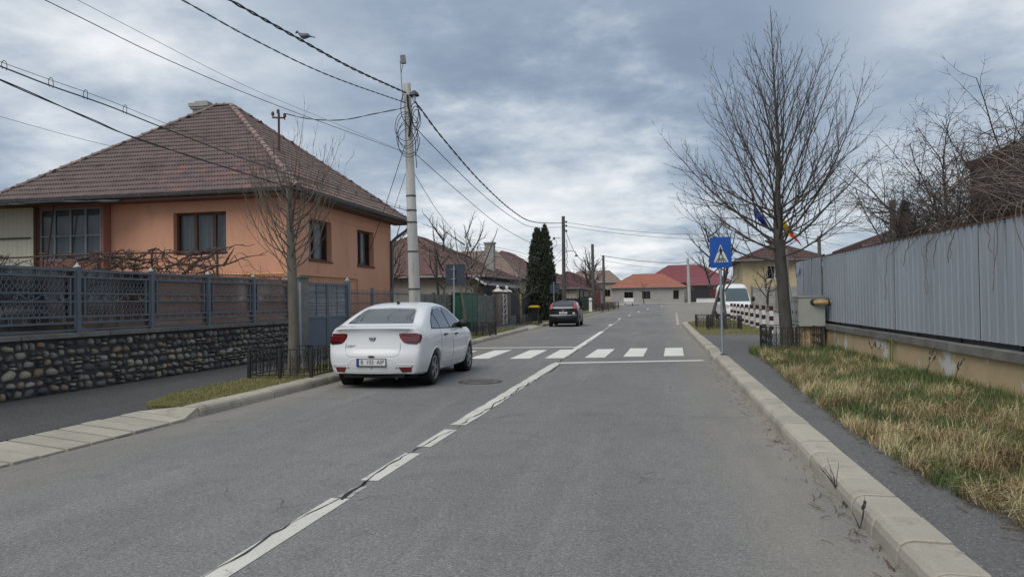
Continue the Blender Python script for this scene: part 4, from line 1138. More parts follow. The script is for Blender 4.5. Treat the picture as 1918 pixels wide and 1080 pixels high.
    for t in arches:
        for sgn in (-1, 1):
            M = Matrix.Translation((sgn * .62, t, wr - .005)) @ Matrix.Rotation(sgn * pi / 2, 4, 'Y')
            r_ = wr + .045
            cut.add([M @ Vector((r_ * math.cos(2 * pi * k / 28), r_ * math.sin(2 * pi * k / 28), z)) for z in (0, .6) for k in range(28)],
                    [tuple(range(27, -1, -1)), tuple(range(28, 56))] + [(k, (k + 1) % 28, 28 + (k + 1) % 28, 28 + k) for k in range(28)])
    cm = cut.mesh('cut', M_UNDER); co = bpy.data.objects.new('cut', cm); COL.objects.link(co)
    o = bpy.data.objects.new('tmp', me2); COL.objects.link(o); me2.materials.append(paint)
    b_ = o.modifiers.new('b', 'BOOLEAN'); b_.object = co; b_.operation = 'DIFFERENCE'; b_.solver = 'EXACT'
    me3 = eval_mesh(o, nm); bpy.data.objects.remove(o); bpy.data.objects.remove(co)
    while len(me3.materials) > 1: me3.materials.pop()
    me3.materials[0] = paint
    me3.polygons.foreach_set('material_index', [0] * len(me3.polygons))
    bm = bmesh.new(); bm.from_mesh(me3)
    for e in bm.edges:
        if len(e.link_faces) == 2 and e.calc_face_angle(0) > rad(38): e.smooth = False
    for f in bm.faces: f.smooth = True
    bvh = BVHTree.FromBMesh(bm); bm.to_mesh(me3); bm.free()
    return me3, bvh
class Proj:
    """Projects shapes drawn in a (u, z) view plane onto a body along direction d (horizontal unit vector, from outside inwards)."""
    def __init__(s, bvh, d):
        s.bvh = bvh; s.d = Vector(d).normalized(); s.u = Vector((s.d.y, -s.d.x, 0))
    def hit(s, u, z, off):
        o = s.u * u + Vector((0, 0, z)) - s.d * 8
        for dz in (0, -.01, .01, -.03, .03, -.06):
            p, n, _, _ = s.bvh.ray_cast(o + Vector((0, 0, dz)), s.d)
            if p is not None: return p - Vector((0, 0, dz)) + n * off
        q = s.bvh.find_nearest(s.u * u + Vector((0, 0, z)) - s.d * 2)
        return q[0] + q[1] * off
    def patch(s, b, poly, off=.004, step=.07, depth=.008):
        poly = [Vector(p) for p in poly]; P = []
        for a, c in zip(poly, poly[1:] + poly[:1]):
            k = max(1, int((c - a).length / step))
            P += [a + (c - a) * i / k for i in range(k)]
        nb = len(P); xs = [p.x for p in P]; ys = [p.y for p in P]
        def inside(x, y):
            r = False
            for a, c in zip(P, P[1:] + P[:1]):
                if (a.y > y) != (c.y > y) and x < (c.x - a.x) * (y - a.y) / (c.y - a.y) + a.x: r = not r
            return r
        pts = [p.to_2d() for p in P]; x = min(xs) + step * .5
        while x < max(xs):
            y = min(ys) + step * .5
            while y < max(ys):
                if inside(x, y) and min((Vector((x, y)) - q.to_2d()).length for q in P) > step * .4: pts.append(Vector((x, y)))
                y += step
            x += step
        r = delaunay_2d_cdt(pts, [], [list(range(nb))], 1, 1e-5)
        vs = [s.hit(v.x, v.y, off) for v in r[0]]; fs = [tuple(f) for f in r[2]]
        cnt = {}
        for f in fs:
            for a, c in zip(f, f[1:] + f[:1]): cnt[(a, c)] = 1
        k = len(vs); low = [v + s.d * depth for v in vs]
        ff = [f[::-1] if (vs[f[1]] - vs[f[0]]).cross(vs[f[2]] - vs[f[0]]).dot(s.d) > 0 else f for f in fs]
        ff += [(a, c, k + c, k + a) for (a, c) in cnt if (c, a) not in cnt]
        b.add(vs + low, ff); return b
    def line(s, b, pts, r=.004, off=.0, n=10, flat=True):
        P = []
        for a, c in zip(pts, pts[1:]):
            a, c = Vector(a), Vector(c); k = max(1, int((c - a).length / .06)); P += [a + (c - a) * i / k for i in range(k)]
        P.append(Vector(pts[-1]))
        b.tube([s.hit(p[0], p[1], off) for p in P], r, 4, False); return b
def wheel_parts(t, x, y, r_, wd, spokes, sgn, rimmat, body_name='wheel'):
    M = Matrix.Translation((x, y, r_)) @ Matrix.Rotation(sgn * pi / 2, 4, 'Y')      # local +z points outward
    b = MB(); rr = r_ * .66; h = wd / 2
    prof = [(rr, -h * .9), (r_ * .9, -h), (r_ * .97, -h * .92), (r_, -h * .7), (r_ * 1.0, -h * .3), (r_ * .992, -.28 * h), (r_ * .992, -.22 * h), (r_, -.2 * h), (r_, .2 * h), (r_ * .992, .22 * h), (r_ * .992, .28 * h), (r_, h * .3), (r_, h * .7), (r_ * .97, h * .92), (r_ * .9, h), (r_ * .78, h * 1.02), (rr, h * .9)]
    b.lathe(prof, 36, M); w_ = b.build(body_name, M_TYRE, t, True, world=False)
    b = MB(); b.lathe([(.001, .25 * h), (rr * .96, .25 * h)], 28, M); b.build('wheel_back', M_RIMD, w_, world=False)
    b = MB(); b.lathe([(rr + .002, .35 * h), (rr + .004, .93 * h), (rr * .95, .97 * h), (rr * .9, .85 * h), (rr * .9, .3 * h)], 36, M)
    for k in range(spokes):
        for dd in (-.17, .17):
            a = 2 * pi * k / spokes + .3
            p0 = Vector((.05 * math.cos(a + dd), .05 * math.sin(a + dd), .82 * h)); p1 = Vector((rr * .93 * math.cos(a + dd), rr * .93 * math.sin(a + dd), .80 * h))
            q = MB(); q.bar(p0, p1, .030, .02); b.add([M @ Vector(v) for v in q.v], q.f)
    b.lathe([(.001, .98 * h), (.035, .97 * h), (.06, .9 * h), (.065, .5 * h)], 16, M)
    b.build('rim', rimmat, w_, world=False)
def number_plate(t, P, cu, cz, wd, ht, text, size, off=.014):
    b = MB(); c = P.hit(cu, cz, off); c2 = P.hit(cu, cz + .1, off)
    u = P.u; nz = Vector((0, 0, 1)); d = P.d
    def quad(b, u0, u1, z0, z1, o, th=.004):
        vs = [c + u * a + nz * e - d * (o + q) for q in (0, th) for e in (z0, z1) for a in (u0, u1)]
        b.add(vs, [(0, 2, 3, 1), (4, 5, 7, 6), (0, 1, 5, 4), (2, 6, 7, 3), (0, 4, 6, 2), (1, 3, 7, 5)])
    quad(b, -wd / 2 - .012, wd / 2 + .012, -ht / 2 - .022, ht / 2 + .012, -.006, .008); pl = b.build('plate_holder', M_BLACK, t, world=False)
    b = MB(); quad(b, -wd / 2, wd / 2, -ht / 2, ht / 2, .003); b.build('number_plate', M_PLATE, pl, world=False)
    b = MB(); quad(b, -wd / 2, -wd / 2 + .042, -ht / 2, ht / 2, .0075, .001); b.build('plate_band', M_PBLUE, pl, world=False)
    me = text_mesh(text, size, 'plate_text'); me.materials.append(M_INK)
    o = obj('plate_text', me, pl)
    M = Matrix((u, nz, -d)).transposed().to_4x4(); M.translation = c - d * .0085 + u * .02; o.matrix_local = M @ Matrix.Diagonal((.86, 1, 1, 1))
    return pl

def white_sedan():
    t = thing('parked_car', 'white four door saloon car parked by the left kerb with number plate B 103 AIP', 'car', (-4.93, 12.12, 0), rad(1.0))
    hw = [(0, .755), (.08, .815), (.2, .868), (.6, .908), (2.2, .918), (3.6, .905), (4.0, .865), (4.25, .76), (4.4, .60)]
    belt = [(0, .96), (.4, .985), (1.0, .985), (2, .955), (3, .93), (3.5, .92), (4.0, .85), (4.3, .72), (4.4, .60)]
    roof = [(0, 1.06), (.10, 1.085), (.32, 1.095), (.50, 1.15), (.8, 1.29), (1.15, 1.42), (1.45, 1.49), (1.85, 1.52), (2.2, 1.515), (2.55, 1.47), (2.8, 1.385), (3.1, 1.21), (3.45, 1.01), (3.9, .94), (4.2, .83), (4.35, .72), (4.4, .64)]
    sill = [(0, .27), (.3, .25), (.6, .22), (3.8, .20), (4.4, .24)]
    ts = [0, .13, .30, .48, .78, 1.12, 1.45, 1.85, 2.25, 2.6, 2.85, 3.1, 3.42, 3.75, 4.05, 4.25, 4.38]
    rear = [.035, -.005, -.02, -.015, .035, .055, .055, .045, .02, .02, .02]
    front = [4.36, 4.40, 4.41, 4.40, 4.38, 4.36, 4.34, 4.34, 4.33, 4.33, 4.33]
    me, bvh = car_body(4.4, hw, belt, roof, sill, ts, rear, front, .46, (.91, 3.56), .315, 'body', M_CARW, .85)
    body = obj('body', me, t)
    Rr = Proj(bvh, (0, 1, 0)); Sr = Proj(bvh, (-1, 0, 0)); Sl = Proj(bvh, (1, 0, 0)); Fr = Proj(bvh, (0, -1, 0))
    B = lambda b, n, m_, p=t, **k: b.build(n, m_, p, world=False, **k)
    # glass: rear window, side windows, windscreen
    b = Rr.patch(MB(), [(-.60, 1.14), (.60, 1.14), (.57, 1.20), (.50, 1.345), (.45, 1.378), (0, 1.392), (-.45, 1.378), (-.50, 1.345), (-.57, 1.20)], .0035, .06); wd = B(b, 'rear_window', M_CARGLASS, smooth=True)
    b = MB(); Rr.line(b, [(-.61, 1.133), (.61, 1.133)], .0035, .002); Rr.line(b, [(-.61, 1.135), (-.51, 1.35), (-.45, 1.388), (0, 1.402), (.45, 1.388), (.51, 1.35), (.61, 1.135)], .0035, .002); B(b, 'window_seal', M_BLACK, wd)
    for P, s in ((Sr, 1), (Sl, -1)):
        # view-plane u along travel: for the right side u = +y, for the left side u = -y
        k = (lambda q: [(s * a, z) for a, z in q])
        dlo = [(.80, 1.02), (.96, 1.15), (1.22, 1.29), (1.52, 1.395), (1.9, 1.425), (2.3, 1.405), (2.58, 1.33), (2.86, 1.19), (3.16, .985), (2.9, .972), (1.9, .99)]
        b = P.patch(MB(), k(dlo), .002, .08, .004); tr = B(b, 'window_trim', M_BLACK, smooth=True)
        for poly in ([(.87, 1.035), (.99, 1.135), (1.2, 1.25), (1.29, 1.28), (1.35, 1.02)], [(1.40, 1.02), (1.335, 1.30), (1.54, 1.37), (1.9, 1.40), (1.97, 1.40), (2.04, 1.008)], [(2.11, 1.005), (2.05, 1.40), (2.3, 1.38), (2.55, 1.305), (2.8, 1.185), (3.04, 1.005), (2.9, .993)]):
            b = P.patch(MB(), k(poly), .0055, .07, .006); B(b, 'side_window', M_CARGLASS, tr, smooth=True)
        b = MB()
        P.line(b, k([(1.33, .99), (1.30, .80), (1.28, .62), (1.22, .45), (1.20, .28)]), .0032); P.line(b, k([(2.08, .98), (2.10, .6), (2.10, .28)]), .0032)
        P.line(b, k([(3.12, .96), (3.20, .8), (3.17, .5), (3.12, .28)]), .0032); P.line(b, k([(1.24, .275), (3.12, .265)]), .003)
        B(b, 'door_gaps', M_SEAM, body, kind='stuff')
        b = MB(); P.line(b, k([(.62, .80), (1.2, .815), (2.2, .80), (3.4, .775)]), .011, -.005); P.line(b, k([(1.36, .40), (2.1, .375), (3.1, .40)]), .013, -.007); B(b, 'side_crease', M_CARW, body, kind='stuff')
        for u0, z0 in ((1.52, .885), (2.30, .865)):
            h = MB(); c = P.hit(s * u0, z0, .018); c2 = P.hit(s * (u0 + .17), z0 + .005, .018)
            h.bar(c, c2, .034, .022); h.ball(c, .02, 8, 5); B(h, 'door_handle', M_BLACK)
        b = MB(); P.line(b, k([(3.4, .30), (3.1, .262), (2, .255), (1.36, .272)]), .012); B(b, 'sill_trim', M_CARW, body)
        h = MB(); c = P.hit(s * 2.90, 1.01, .11); h.ball(c, .1, 12, 8, (1.25, .75, .82)); q = P.hit(s * 2.95, .97, .0); h.tube([q, c], .03, 6); B(h, 'wing_mirror', M_BLACK, smooth=True)
        for yc in (.91, 3.56):
            b = MB(); pts = [(s * (yc + .372 * math.cos(a)), .31 + .372 * math.sin(a)) for a in np.linspace(-.12, pi + .12, 19)]
            P.line(b, pts, .014, -.004); B(b, 'arch_lip', M_CARW, body, smooth=True)
        # wrap-round tail lamp
        a_ = rad(38); D = Proj(bvh, (-s * math.sin(a_), math.cos(a_), 0))
        L_ = [(s * u, z) for u, z in [(.435, .965), (.49, .975), (.70, .97), (.81, .935), (.805, .875), (.755, .805), (.70, .775), (.55, .79), (.49, .825), (.445, .90)]]
        b = D.patch(MB(), L_, .008, .05, .02); lp = B(b, 'tail_lamp', M_RED, smooth=True)
        L2 = [(s * u, z) for u, z in [(.50, .81), (.55, .798), (.70, .790), (.74, .815), (.765, .84), (.6, .838)]]
        b = D.patch(MB(), L2, .0105, .05, .004); B(b, 'lower_lens', M_REDD, lp, smooth=True)
        b = MB(); D.line(b, [(s * .47, .935), (s * .60, .925), (s * .79, .925)], .006, .009); B(b, 'lamp_stripe', M_REDD, lp)
        b = Rr.patch(MB(), [(s * .47, .388), (s * .70, .388), (s * .685, .30), (s * .53, .295)], .004, .05, .01); B(b, 'reflector', M_RED, smooth=True)
        b = MB(); b.ball((0, 0, 0), .01, 6, 4)
    # boot lid seams and creases
    b = MB(); Rr.line(b, [(-.50, .80), (-.505, .70), (-.47, .60), (-.40, .572), (.40, .572), (.47, .60), (.505, .70), (.50, .80)], .003); Rr.line(b, [(-.60, .985), (-.65, 1.03)], .0025); Rr.line(b, [(.60, .985), (.65, 1.03)], .0025)
    B(b, 'boot_gap', M_SEAM, body, kind='stuff')
    b = MB(); Rr.line(b, [(-.78, .435), (-.44, .435), (-.36, .52), (-.30, .535), (.30, .535), (.36, .52), (.44, .435), (.78, .435)], .010, -.003); Rr.line(b, [(-.76, .405), (-.45, .405)], .007, -.002); Rr.line(b, [(.45, .405), (.76, .405)], .007, -.002)
    Rr.line(b, [(-.72, .325), (-.45, .315), (.45, .315), (.5, .32)], .006, -.002); Rr.line(b, [(-.5, .725), (.5, .725)], .005, -.002); B(b, 'bumper_crease', M_CARW, body, kind='stuff')
    b = MB(); c = Rr.hit(0, .575, .012); b.ball(c, .06, 10, 5, (1.1, .3, .28)); B(b, 'boot_handle', M_BLACK, smooth=True)
    # emblem: shield-like bracket shape
    for poly in ([(-.062, .905), (.062, .905), (.055, .872), (.030, .842), (-.030, .842), (-.055, .872)],):
        b = Rr.patch(MB(), poly, .010, .03, .012); e_ = B(b, 'emblem', M_RIMD)
    for poly in ([(-.056, .900), (.056, .900), (.050, .886), (-.050, .886)], [(-.034, .880), (-.022, .880), (-.014, .860), (.014, .860), (.022, .880), (.034, .880), (.024, .848), (-.024, .848)]):
        b = Rr.patch(MB(), poly, .0135, .03, .004); B(b, 'emblem_bar', M_CHROME, e_)
    tm = text_mesh('LOGAN', .052, 'model_badge', .002, 1.12); tm.materials.append(M_INK)
    o = obj('model_badge', tm, t); c = Rr.hit(-.39, .752, .003); M = Matrix(((1, 0, 0), (0, 0, 1), (0, -1, 0))).transposed().to_4x4()
    M = Matrix((Vector((1, 0, 0)), Vector((0, .08, 1)).normalized(), Vector((0, -1, .08)).normalized())).transposed().to_4x4(); M.translation = c - Vector((0, .004, 0)); o.matrix_local = M
    number_plate(t, Rr, 0, .475, .52, .112, 'B  103  AIP', .108, .004)
    for i, u in enumerate((-.72, -.44, 0, .44, .70)):
        b = MB(); b.lathe([(.001, .002), (.011, .002), (.013, -.004)], 10, Matrix.Translation(Rr.hit(u, .375 if abs(u) < .6 else .40, .003)) @ Matrix.Rotation(pi / 2, 4, 'X')); B(b, 'parking_sensor', M_BLACK)
    b = Fr.patch(MB(), [(-.66, 1.05), (.66, 1.05), (.58, 1.40), (0, 1.435), (-.58, 1.40)], .004, .08); B(b, 'windscreen', M_CARGLASS, smooth=True)
    b = MB(); top = Vector((0, 1.45, 1.50)); b.ball(top, .035, 8, 5, (1, 1.4, .8)); b.tube([top, top + Vector((0, -.05, .20))], [.005, .003], 5); B(b, 'aerial', M_BLACK, smooth=True)
    b = MB(); b.box(-.70, .70, .25, 4.15, .18, .30); b.box(-.55, .55, .10, .55, .20, .275); b.box(-.60, -.595, .5, .9, .2, .4)
    B(b, 'underbody', M_UNDER)
    for y in (.91, 3.56):
        for s in (-1, 1):
            b = MB(); M = Matrix.Translation((s * .60, y, .31)) @ Matrix.Rotation(s * pi / 2, 4, 'Y')
            b.lathe([(.001, 0), (.355, 0), (.355, .235)], 28, M); B(b, 'arch_liner', M_UNDER)
            wheel_parts(t, s * .79, y, .315, .19, 5, s, M_RIM)
    b = MB(); b.tube([(.45, -.0, .20), (.45, .4, .22)], .025, 8); B(b, 'exhaust', M_RIMD)
    return t
white_sedan()

def black_hatch():
    t = thing('parked_car', 'black five door hatchback parked at the kerb beyond the crossing', 'car', (-5.45, 41.9, 0), rad(1.5))
    hw = [(0, .78), (.1, .84), (.3, .885), (.8, .91), (2.2, .915), (3.4, .895), (3.9, .83), (4.15, .68)]
    belt = [(0, .94), (.5, 1.0), (1.2, .985), (2.4, .95), (3.1, .93), (3.7, .84), (4.15, .62)]
    roof = [(0, .99), (.10, 1.10), (.3, 1.28), (.52, 1.42), (.8, 1.47), (1.5, 1.505), (2.0, 1.49), (2.45, 1.40), (3.1, 1.03), (3.7, .90), (4.15, .66)]
    sill = [(0, .27), (.5, .22), (3.6, .2), (4.15, .24)]
    ts = [0, .10, .28, .5, .8, 1.2, 1.6, 2.0, 2.4, 2.75, 3.1, 3.5, 3.85, 4.12]
    rear = [.04, -.02, -.03, -.01, .03, .05, .06, .065, .075, .075, .075]
    front = [4.1, 4.14, 4.15, 4.15, 4.13, 4.1, 4.08, 4.07, 4.06, 4.06, 4.06]
    me, bvh = car_body(4.15, hw, belt, roof, sill, ts, rear, front, .42, (.80, 3.42), .31, 'body', M_CARB, .2)
    body = obj('body', me, t); Rr = Proj(bvh, (0, 1, 0)); Sr = Proj(bvh, (-1, 0, 0)); Sl = Proj(bvh, (1, 0, 0)); Fr = Proj(bvh, (0, -1, 0))
    B = lambda b, n, m_, p=t, **k: b.build(n, m_, p, world=False, **k)
    B(Rr.patch(MB(), [(-.60, 1.06), (.60, 1.06), (.56, 1.30), (.50, 1.385), (0, 1.405), (-.50, 1.385), (-.56, 1.30)], .004, .08), 'rear_window', M_CARGLASS, smooth=True)
    for s in (-1, 1):
        B(Rr.patch(MB(), [(s * .64, 1.02), (s * .80, .99), (s * .75, 1.18), (s * .62, 1.40), (s * .575, 1.40), (s * .605, 1.22)], .012, .06, .03), 'tail_lamp', mat('bright_red_lens', (0.42, 0.05, 0.07), rough=.2, spec=.5), smooth=True)
    B(Rr.patch(MB(), [(-.78, .655), (.78, .655), (.78, .68), (-.78, .68)], .006, .08), 'chrome_strip', M_RIM)
    B(Rr.patch(MB(), [(-.06, .955), (.06, .955), (.05, .925), (-.05, .925)], .01, .05), 'emblem', M_CHROME)
    number_plate(t, Rr, 0, .80, .50, .115, 'SB  AEZ', .10, .004)
    for P, s in ((Sr, 1), (Sl, -1)):
        B(P.patch(MB(), [(s * a, z) for a, z in [(.62, 1.03), (.8, 1.3), (1.4, 1.40), (2.0, 1.39), (2.4, 1.29), (2.85, 1.0), (1.6, 1.02)]], .004, .1), 'side_window', M_CARGLASS, smooth=True)
        h = MB(); h.ball(P.hit(s * 2.65, 1.02, .10), .09, 10, 6, (1.2, .7, .8)); B(h, 'wing_mirror', M_BLACK, smooth=True)
        for y in (.80, 3.42): wheel_parts(t, s * .78, y, .31, .19, 5, s, M_RIM)
    B(Fr.patch(MB(), [(-.62, 1.07), (.62, 1.07), (.55, 1.38), (-.55, 1.38)], .004, .1), 'windscreen', M_CARGLASS, smooth=True)
    b = MB(); b.box(-.70, .70, .2, 3.9, .18, .30); B(b, 'underbody', M_UNDER)
    b = MB(); b.box(-.5, .5, .12, .22, 1.455, 1.475)
    B(Rr.patch(MB(), [(.55, .74), (.68, .74), (.68, .82), (.55, .82)], .006, .05), 'sticker', M_PLATE)
    return t
black_hatch()

def white_van():
    t = thing('parked_van', 'white panel van parked facing the camera behind the striped bollards', 'van', (4.85, 56.8, .02), pi + rad(4))
    hw = [(0, .92), (.15, .97), (.8, .99), (4.2, .99), (4.7, .93), (5.0, .78)]
    belt = [(0, 1.2), (3.8, 1.18), (4.3, 1.12), (4.7, 1.05), (5.0, .92)]
    roof = [(0, 2.40), (.1, 2.48), (1, 2.50), (3.2, 2.50), (3.6, 2.42), (4.2, 1.72), (4.55, 1.20), (4.8, 1.10), (5.0, .98)]
    sill = [(0, .35), (5, .30)]
    ts = [0, .12, .4, 1.2, 2.2, 3.1, 3.5, 3.85, 4.2, 4.5, 4.75, 4.98]
    rear = [.02, 0, 0, 0, .01, .02, .03, .04, .06, .06, .06]
    front = [5.0, 5.05, 5.06, 5.05, 5.02, 4.99, 4.97, 4.96, 4.95, 4.95, 4.95]
    me, bvh = car_body(5.0, hw, belt, roof, sill, ts, rear, front, .14, (.95, 4.05), .34, 'body', M_CARW, .2, .2)
    obj('body', me, t); Fr = Proj(bvh, (0, -1, 0)); Sr = Proj(bvh, (-1, 0, 0)); Sl = Proj(bvh, (1, 0, 0))
    B = lambda b, n, m_, p=t, **k: b.build(n, m_, p, world=False, **k)
    B(Fr.patch(MB(), [(-.80, 1.26), (.80, 1.26), (.74, 2.02), (.66, 2.16), (-.66, 2.16), (-.74, 2.02)], .01, .12), 'windscreen', mat('van_glass', (0.06, 0.085, 0.095), rough=.06, spec=.9), smooth=True)
    B(Fr.patch(MB(), [(-.55, .80), (.55, .80), (.42, .55), (-.42, .55)], .012, .1, .02), 'grille', M_BLACK)
    B(Fr.patch(MB(), [(-.52, .69), (.52, .69), (.5, .665), (-.5, .665)], .02, .1, .02), 'grille_bar', M_CARW)
    for s in (-1, 1):
        B(Fr.patch(MB(), [(s * .60, 1.0), (s * .86, 1.08), (s * .88, .86), (s * .66, .78)], .01, .08, .02), 'headlight', mat('lamp_glass', (0.42, 0.45, 0.48), rough=.1, spec=.7), smooth=True)
        P = Sr if s > 0 else Sl
        B(P.patch(MB(), [(s * 3.15, 1.25), (s * 3.15, 1.95), (s * 3.6, 1.92), (s * 4.1, 1.35), (s * 4.1, 1.25)], .006, .12), 'side_window', M_CARGLASS, smooth=True)
        h = MB(); c = Vector((s * 1.16, 3.85, 1.42)); h.ball(c, .17, 10, 6, (.7, .5, 1.1)); h.tube([c, (s * .95, 3.9, 1.32)], .03, 6); B(h, 'wing_mirror', M_BLACK, smooth=True)
        for y in (.95, 4.05): wheel_parts(t, s * .86, y, .34, .21, 6, s, M_RIMD)
    b = MB(); b.box(-.8, .8, .3, 4.8, .25, .38); b.box(-.86, .86, 4.7, 5.03, .30, .42); B(b, 'underbody', M_UNDER)
    return t
white_van()

# manhole
t = thing('manhole_cover', 'round worn iron manhole cover set in the left lane behind the white car', 'manhole cover', (-3.33, 13.5, .0))
b = MB(); b.lathe([(.42, .003), (.41, .010), (.35, .010), (.345, .006)], 32, Matrix.Translation((-3.33, 13.5, 0))); b.build('ring', mat('rusty_iron', (0.06, 0.05, 0.043), (0.10, 0.085, 0.07), 10, rough=.8, bump=.3, bscale=50), t)
b = MB(); b.lathe([(.34, .005), (.335, .012), (.001, .012)], 32, Matrix.Translation((-3.33, 13.5, 0)))
for k in range(-3, 4): b.box(-3.33 - .26, -3.33 + .26, 13.5 + k * .075 - .012, 13.5 + k * .075 + .012, .0125, .018)
b.build('lid', mat('worn_iron', (0.17, 0.16, 0.15), (0.12, 0.115, 0.105), 10, rough=.75, bump=.3, bscale=50), t)

# ------------------------------------------------------------------ poles, cables, signs
M_INS = mat('insulator_dark', (0.05, 0.052, 0.055), rough=.4)
def lathe_tilt(b, prof, n, a, c):
    d = (Vector(c) - Vector(a)); q = d.to_track_quat('Z', 'Y').to_matrix().to_4x4(); q.translation = Vector(a); return b.lathe(prof, n, q)
def utility_pole(label, base, top, r0, r1, mt, group=None, n=14):
    t = thing('utility_pole', label, 'utility pole', base, 0, group)
    b = MB(); H = (Vector(top) - Vector(base)).length
    lathe_tilt(b, [(r0, -.1), (r0, 0), (r1, H - .01), (r1 * .92, H), (.001, H)], n, base, top)
    b.build('shaft', mt, t, True); return t
P1b, P1t = Vector((-7.1, 20.95, .1)), Vector((-7.1, 20.38, 7.86))
def on1(z): return P1b.lerp(P1t, (z - P1b.z) / (P1t.z - P1b.z))
t = utility_pole('tall pale concrete utility pole with coiled cables near its top, beside the white car', P1b, P1t, .185, .105, M_POLE)
for z in (1.9, 3.0, 3.85, 4.2, 4.62, 6.9, 7.2):
    p = on1(z); b = MB(); r_ = .185 - .08 * z / 7.8 + .006
    b.lathe([(r_, -.02), (r_ + .006, -.018), (r_ + .006, .018), (r_, .02)], 14, Matrix.Translation(p)); b.build('steel_band', M_STEEL if z > 5 else M_INS, t)
b = MB()
for k in range(3): b.tube([on1(z) + Vector((.02 + .035 * k - .06, -.15 + .055 * z / 7.8, 0)) + Vector((R.uniform(-.012, .012), 0, 0)) for z in np.linspace(1.6, 7.4, 16)], .009, 4)
b.build('down_wire', M_CABLE, t, kind='stuff')
b = MB()
for k in range(5):
    cc = on1(6.55 - .12 * k + .1) + Vector((.02 * k - .02, -.16 - .02 * k, 0)); ra = .34 - .03 * (k % 3); rb = .42 + .05 * (k % 2)
    b.tube([cc + Vector((ra * math.cos(a) + .02 * math.sin(3 * a + k), .05 * math.sin(2 * a + k), rb * math.sin(a) - .05)) for a in np.linspace(0, 2 * pi, 26)[:-1]], .0095, 5, closed=True)
for k in range(3):
    cc = on1(7.0) + Vector((.20 + .03 * k, -.05, -.1 * k)); b.tube([cc + Vector((.12 * math.cos(a), .03, .30 * math.sin(a))) for a in np.linspace(0, 2 * pi, 18)[:-1]], .012, 5, closed=True)
b.tube(spline([on1(7.55) + Vector((-.08, -.1, 0)), on1(7.3) + Vector((-.16, -.12, 0)), on1(6.9) + Vector((-.14, -.14, 0)), on1(6.5) + Vector((.1, -.15, 0)), on1(6.2) + Vector((.22, -.1, 0)), on1(5.9) + Vector((.2, -.05, 0)), on1(5.4) + Vector((.24, -.1, 0))], 5), .012, 5)
b.tube(spline([on1(7.5) + Vector((.04, -.12, 0)), on1(7.2) + Vector((.06, -.15, 0)), on1(6.8) + Vector((.12, -.15, 0)), on1(6.3) + Vector((.05, -.15, 0))], 5), .03, 6)
b.build('cable_coil', M_CABLE, t, kind='stuff')
b = MB(); p = on1(7.45); b.tube([p + Vector((.05, -.05, .05)), p + Vector((.24, -.16, .10))], .018, 6); M = Matrix.Translation(p + Vector((.27, -.2, .02)))
b.lathe([(.03, .12), (.06, .10), (.13, .03), (.15, -.03), (.145, -.03), (.05, .05)], 14, M); lm = b.build('street_lamp', M_INS, t, True)
b = MB(); b.ball(p + Vector((.27, -.2, -.08)), .06, 10, 7, (.9, .9, 2.0)); b.build('bulb', mat('bulb_glass', (0.6, 0.62, 0.62), rough=.2), lm, True)
t2 = thing('aerial_box', 'small grey aerial box on a thin rod at the top of the concrete pole', 'antenna', on1(7.5))
a0 = on1(7.3) + Vector((-.13, -.05, 0)); b = MB(); b.tube([a0, a0 + Vector((-.05, -.05, 1.22))], .016, 6); b.build('rod', M_STEEL, t2)
b = MB(); c = a0 + Vector((.05, -.08, 1.24)); M = Matrix.Translation(c) @ Matrix.Rotation(.5, 4, 'Z') @ Matrix.Rotation(-.12, 4, 'Y'); b.box(-.07, .07, -.05, .05, -.12, .12, M); b.box(-.06, .06, -.056, -.05, -.11, .11, M); b.build('housing', mat('grey_box', (0.22, 0.23, 0.24), rough=.6), t2)
b = MB(); b.tube([c + Vector((0, 0, -.12)), a0 + Vector((-.03, -.04, .85))], .008, 4); b.build('lead', M_CABLE, t2)

def cable(label, pts, r, mt=None, n=10, twist=0, world=True):
    P = spline(pts, n); b = MB()
    if twist:
        # twisted bundle of two strands
        Q = []; 
        for a, c in zip(P, P[1:]): Q += [a.lerp(c, k / 6) for k in range(6)]
        for ph in (0, pi):
            L_ = 0; pp = []
            for i, p in enumerate(Q):
                if i: L_ += (p - Q[i - 1]).length
                d = (Q[min(i + 1, len(Q) - 1)] - Q[max(i - 1, 0)]).normalized(); x = d.orthogonal().normalized(); y = d.cross(x)
                x = Vector((0, 0, 1)).cross(d).normalized(); y = d.cross(x)
                th = ph + L_ * twist; pp.append(p + (x * math.cos(th) + y * math.sin(th)) * r * 1.1)
            b.tube(pp, r, 5)
    else: b.tube(P, r, 5)
    o = b.build('cable', mt or M_CABLE); tag(o, label, 'cable', None); return o
def ext(pts, k):      # continue the line backwards past the camera with the slope of its first span
    a, c = Vector(pts[0]), Vector(pts[1]); d = (a - c); return [tuple(a + d * k * 2 + Vector((0, 0, .25 * k))), tuple(a + d * k)] + list(pts)
cA = ext([(-7.1, 11.33, 6.69), (-7.1, 13.8, 6.88), (-7.1, 16.47, 7.1), (-7.1, 20.3, 7.56)], 2)
cable('thick twisted black cable carrying the pigeon to the pole top', cA, .0145, twist=7)
cable('thinner twisted cable reaching the pole just below the thick one', ext([(-7.1, 10.04, 6.18), (-7.1, 12.17, 6.28), (-7.1, 15.29, 6.56), (-7.1, 20.3, 7.27)], 2), .0075, twist=9)
cable('lower of two thin wires crossing the sky above the tiled roof to the pole', ext([(-7.1, 7.48, 5.15), (-7.1, 9.77, 5.15), (-7.1, 13.02, 5.3), (-7.1, 20.35, 5.82)], 2), .006)
cable('upper, faintest of two thin wires crossing the sky above the tiled roof to the pole', ext([(-7.1, 7.97, 5.35), (-7.1, 11.47, 5.35), (-7.1, 14.0, 5.47), (-7.1, 20.35, 5.83)], 2), .0035, M_CABLE_G)
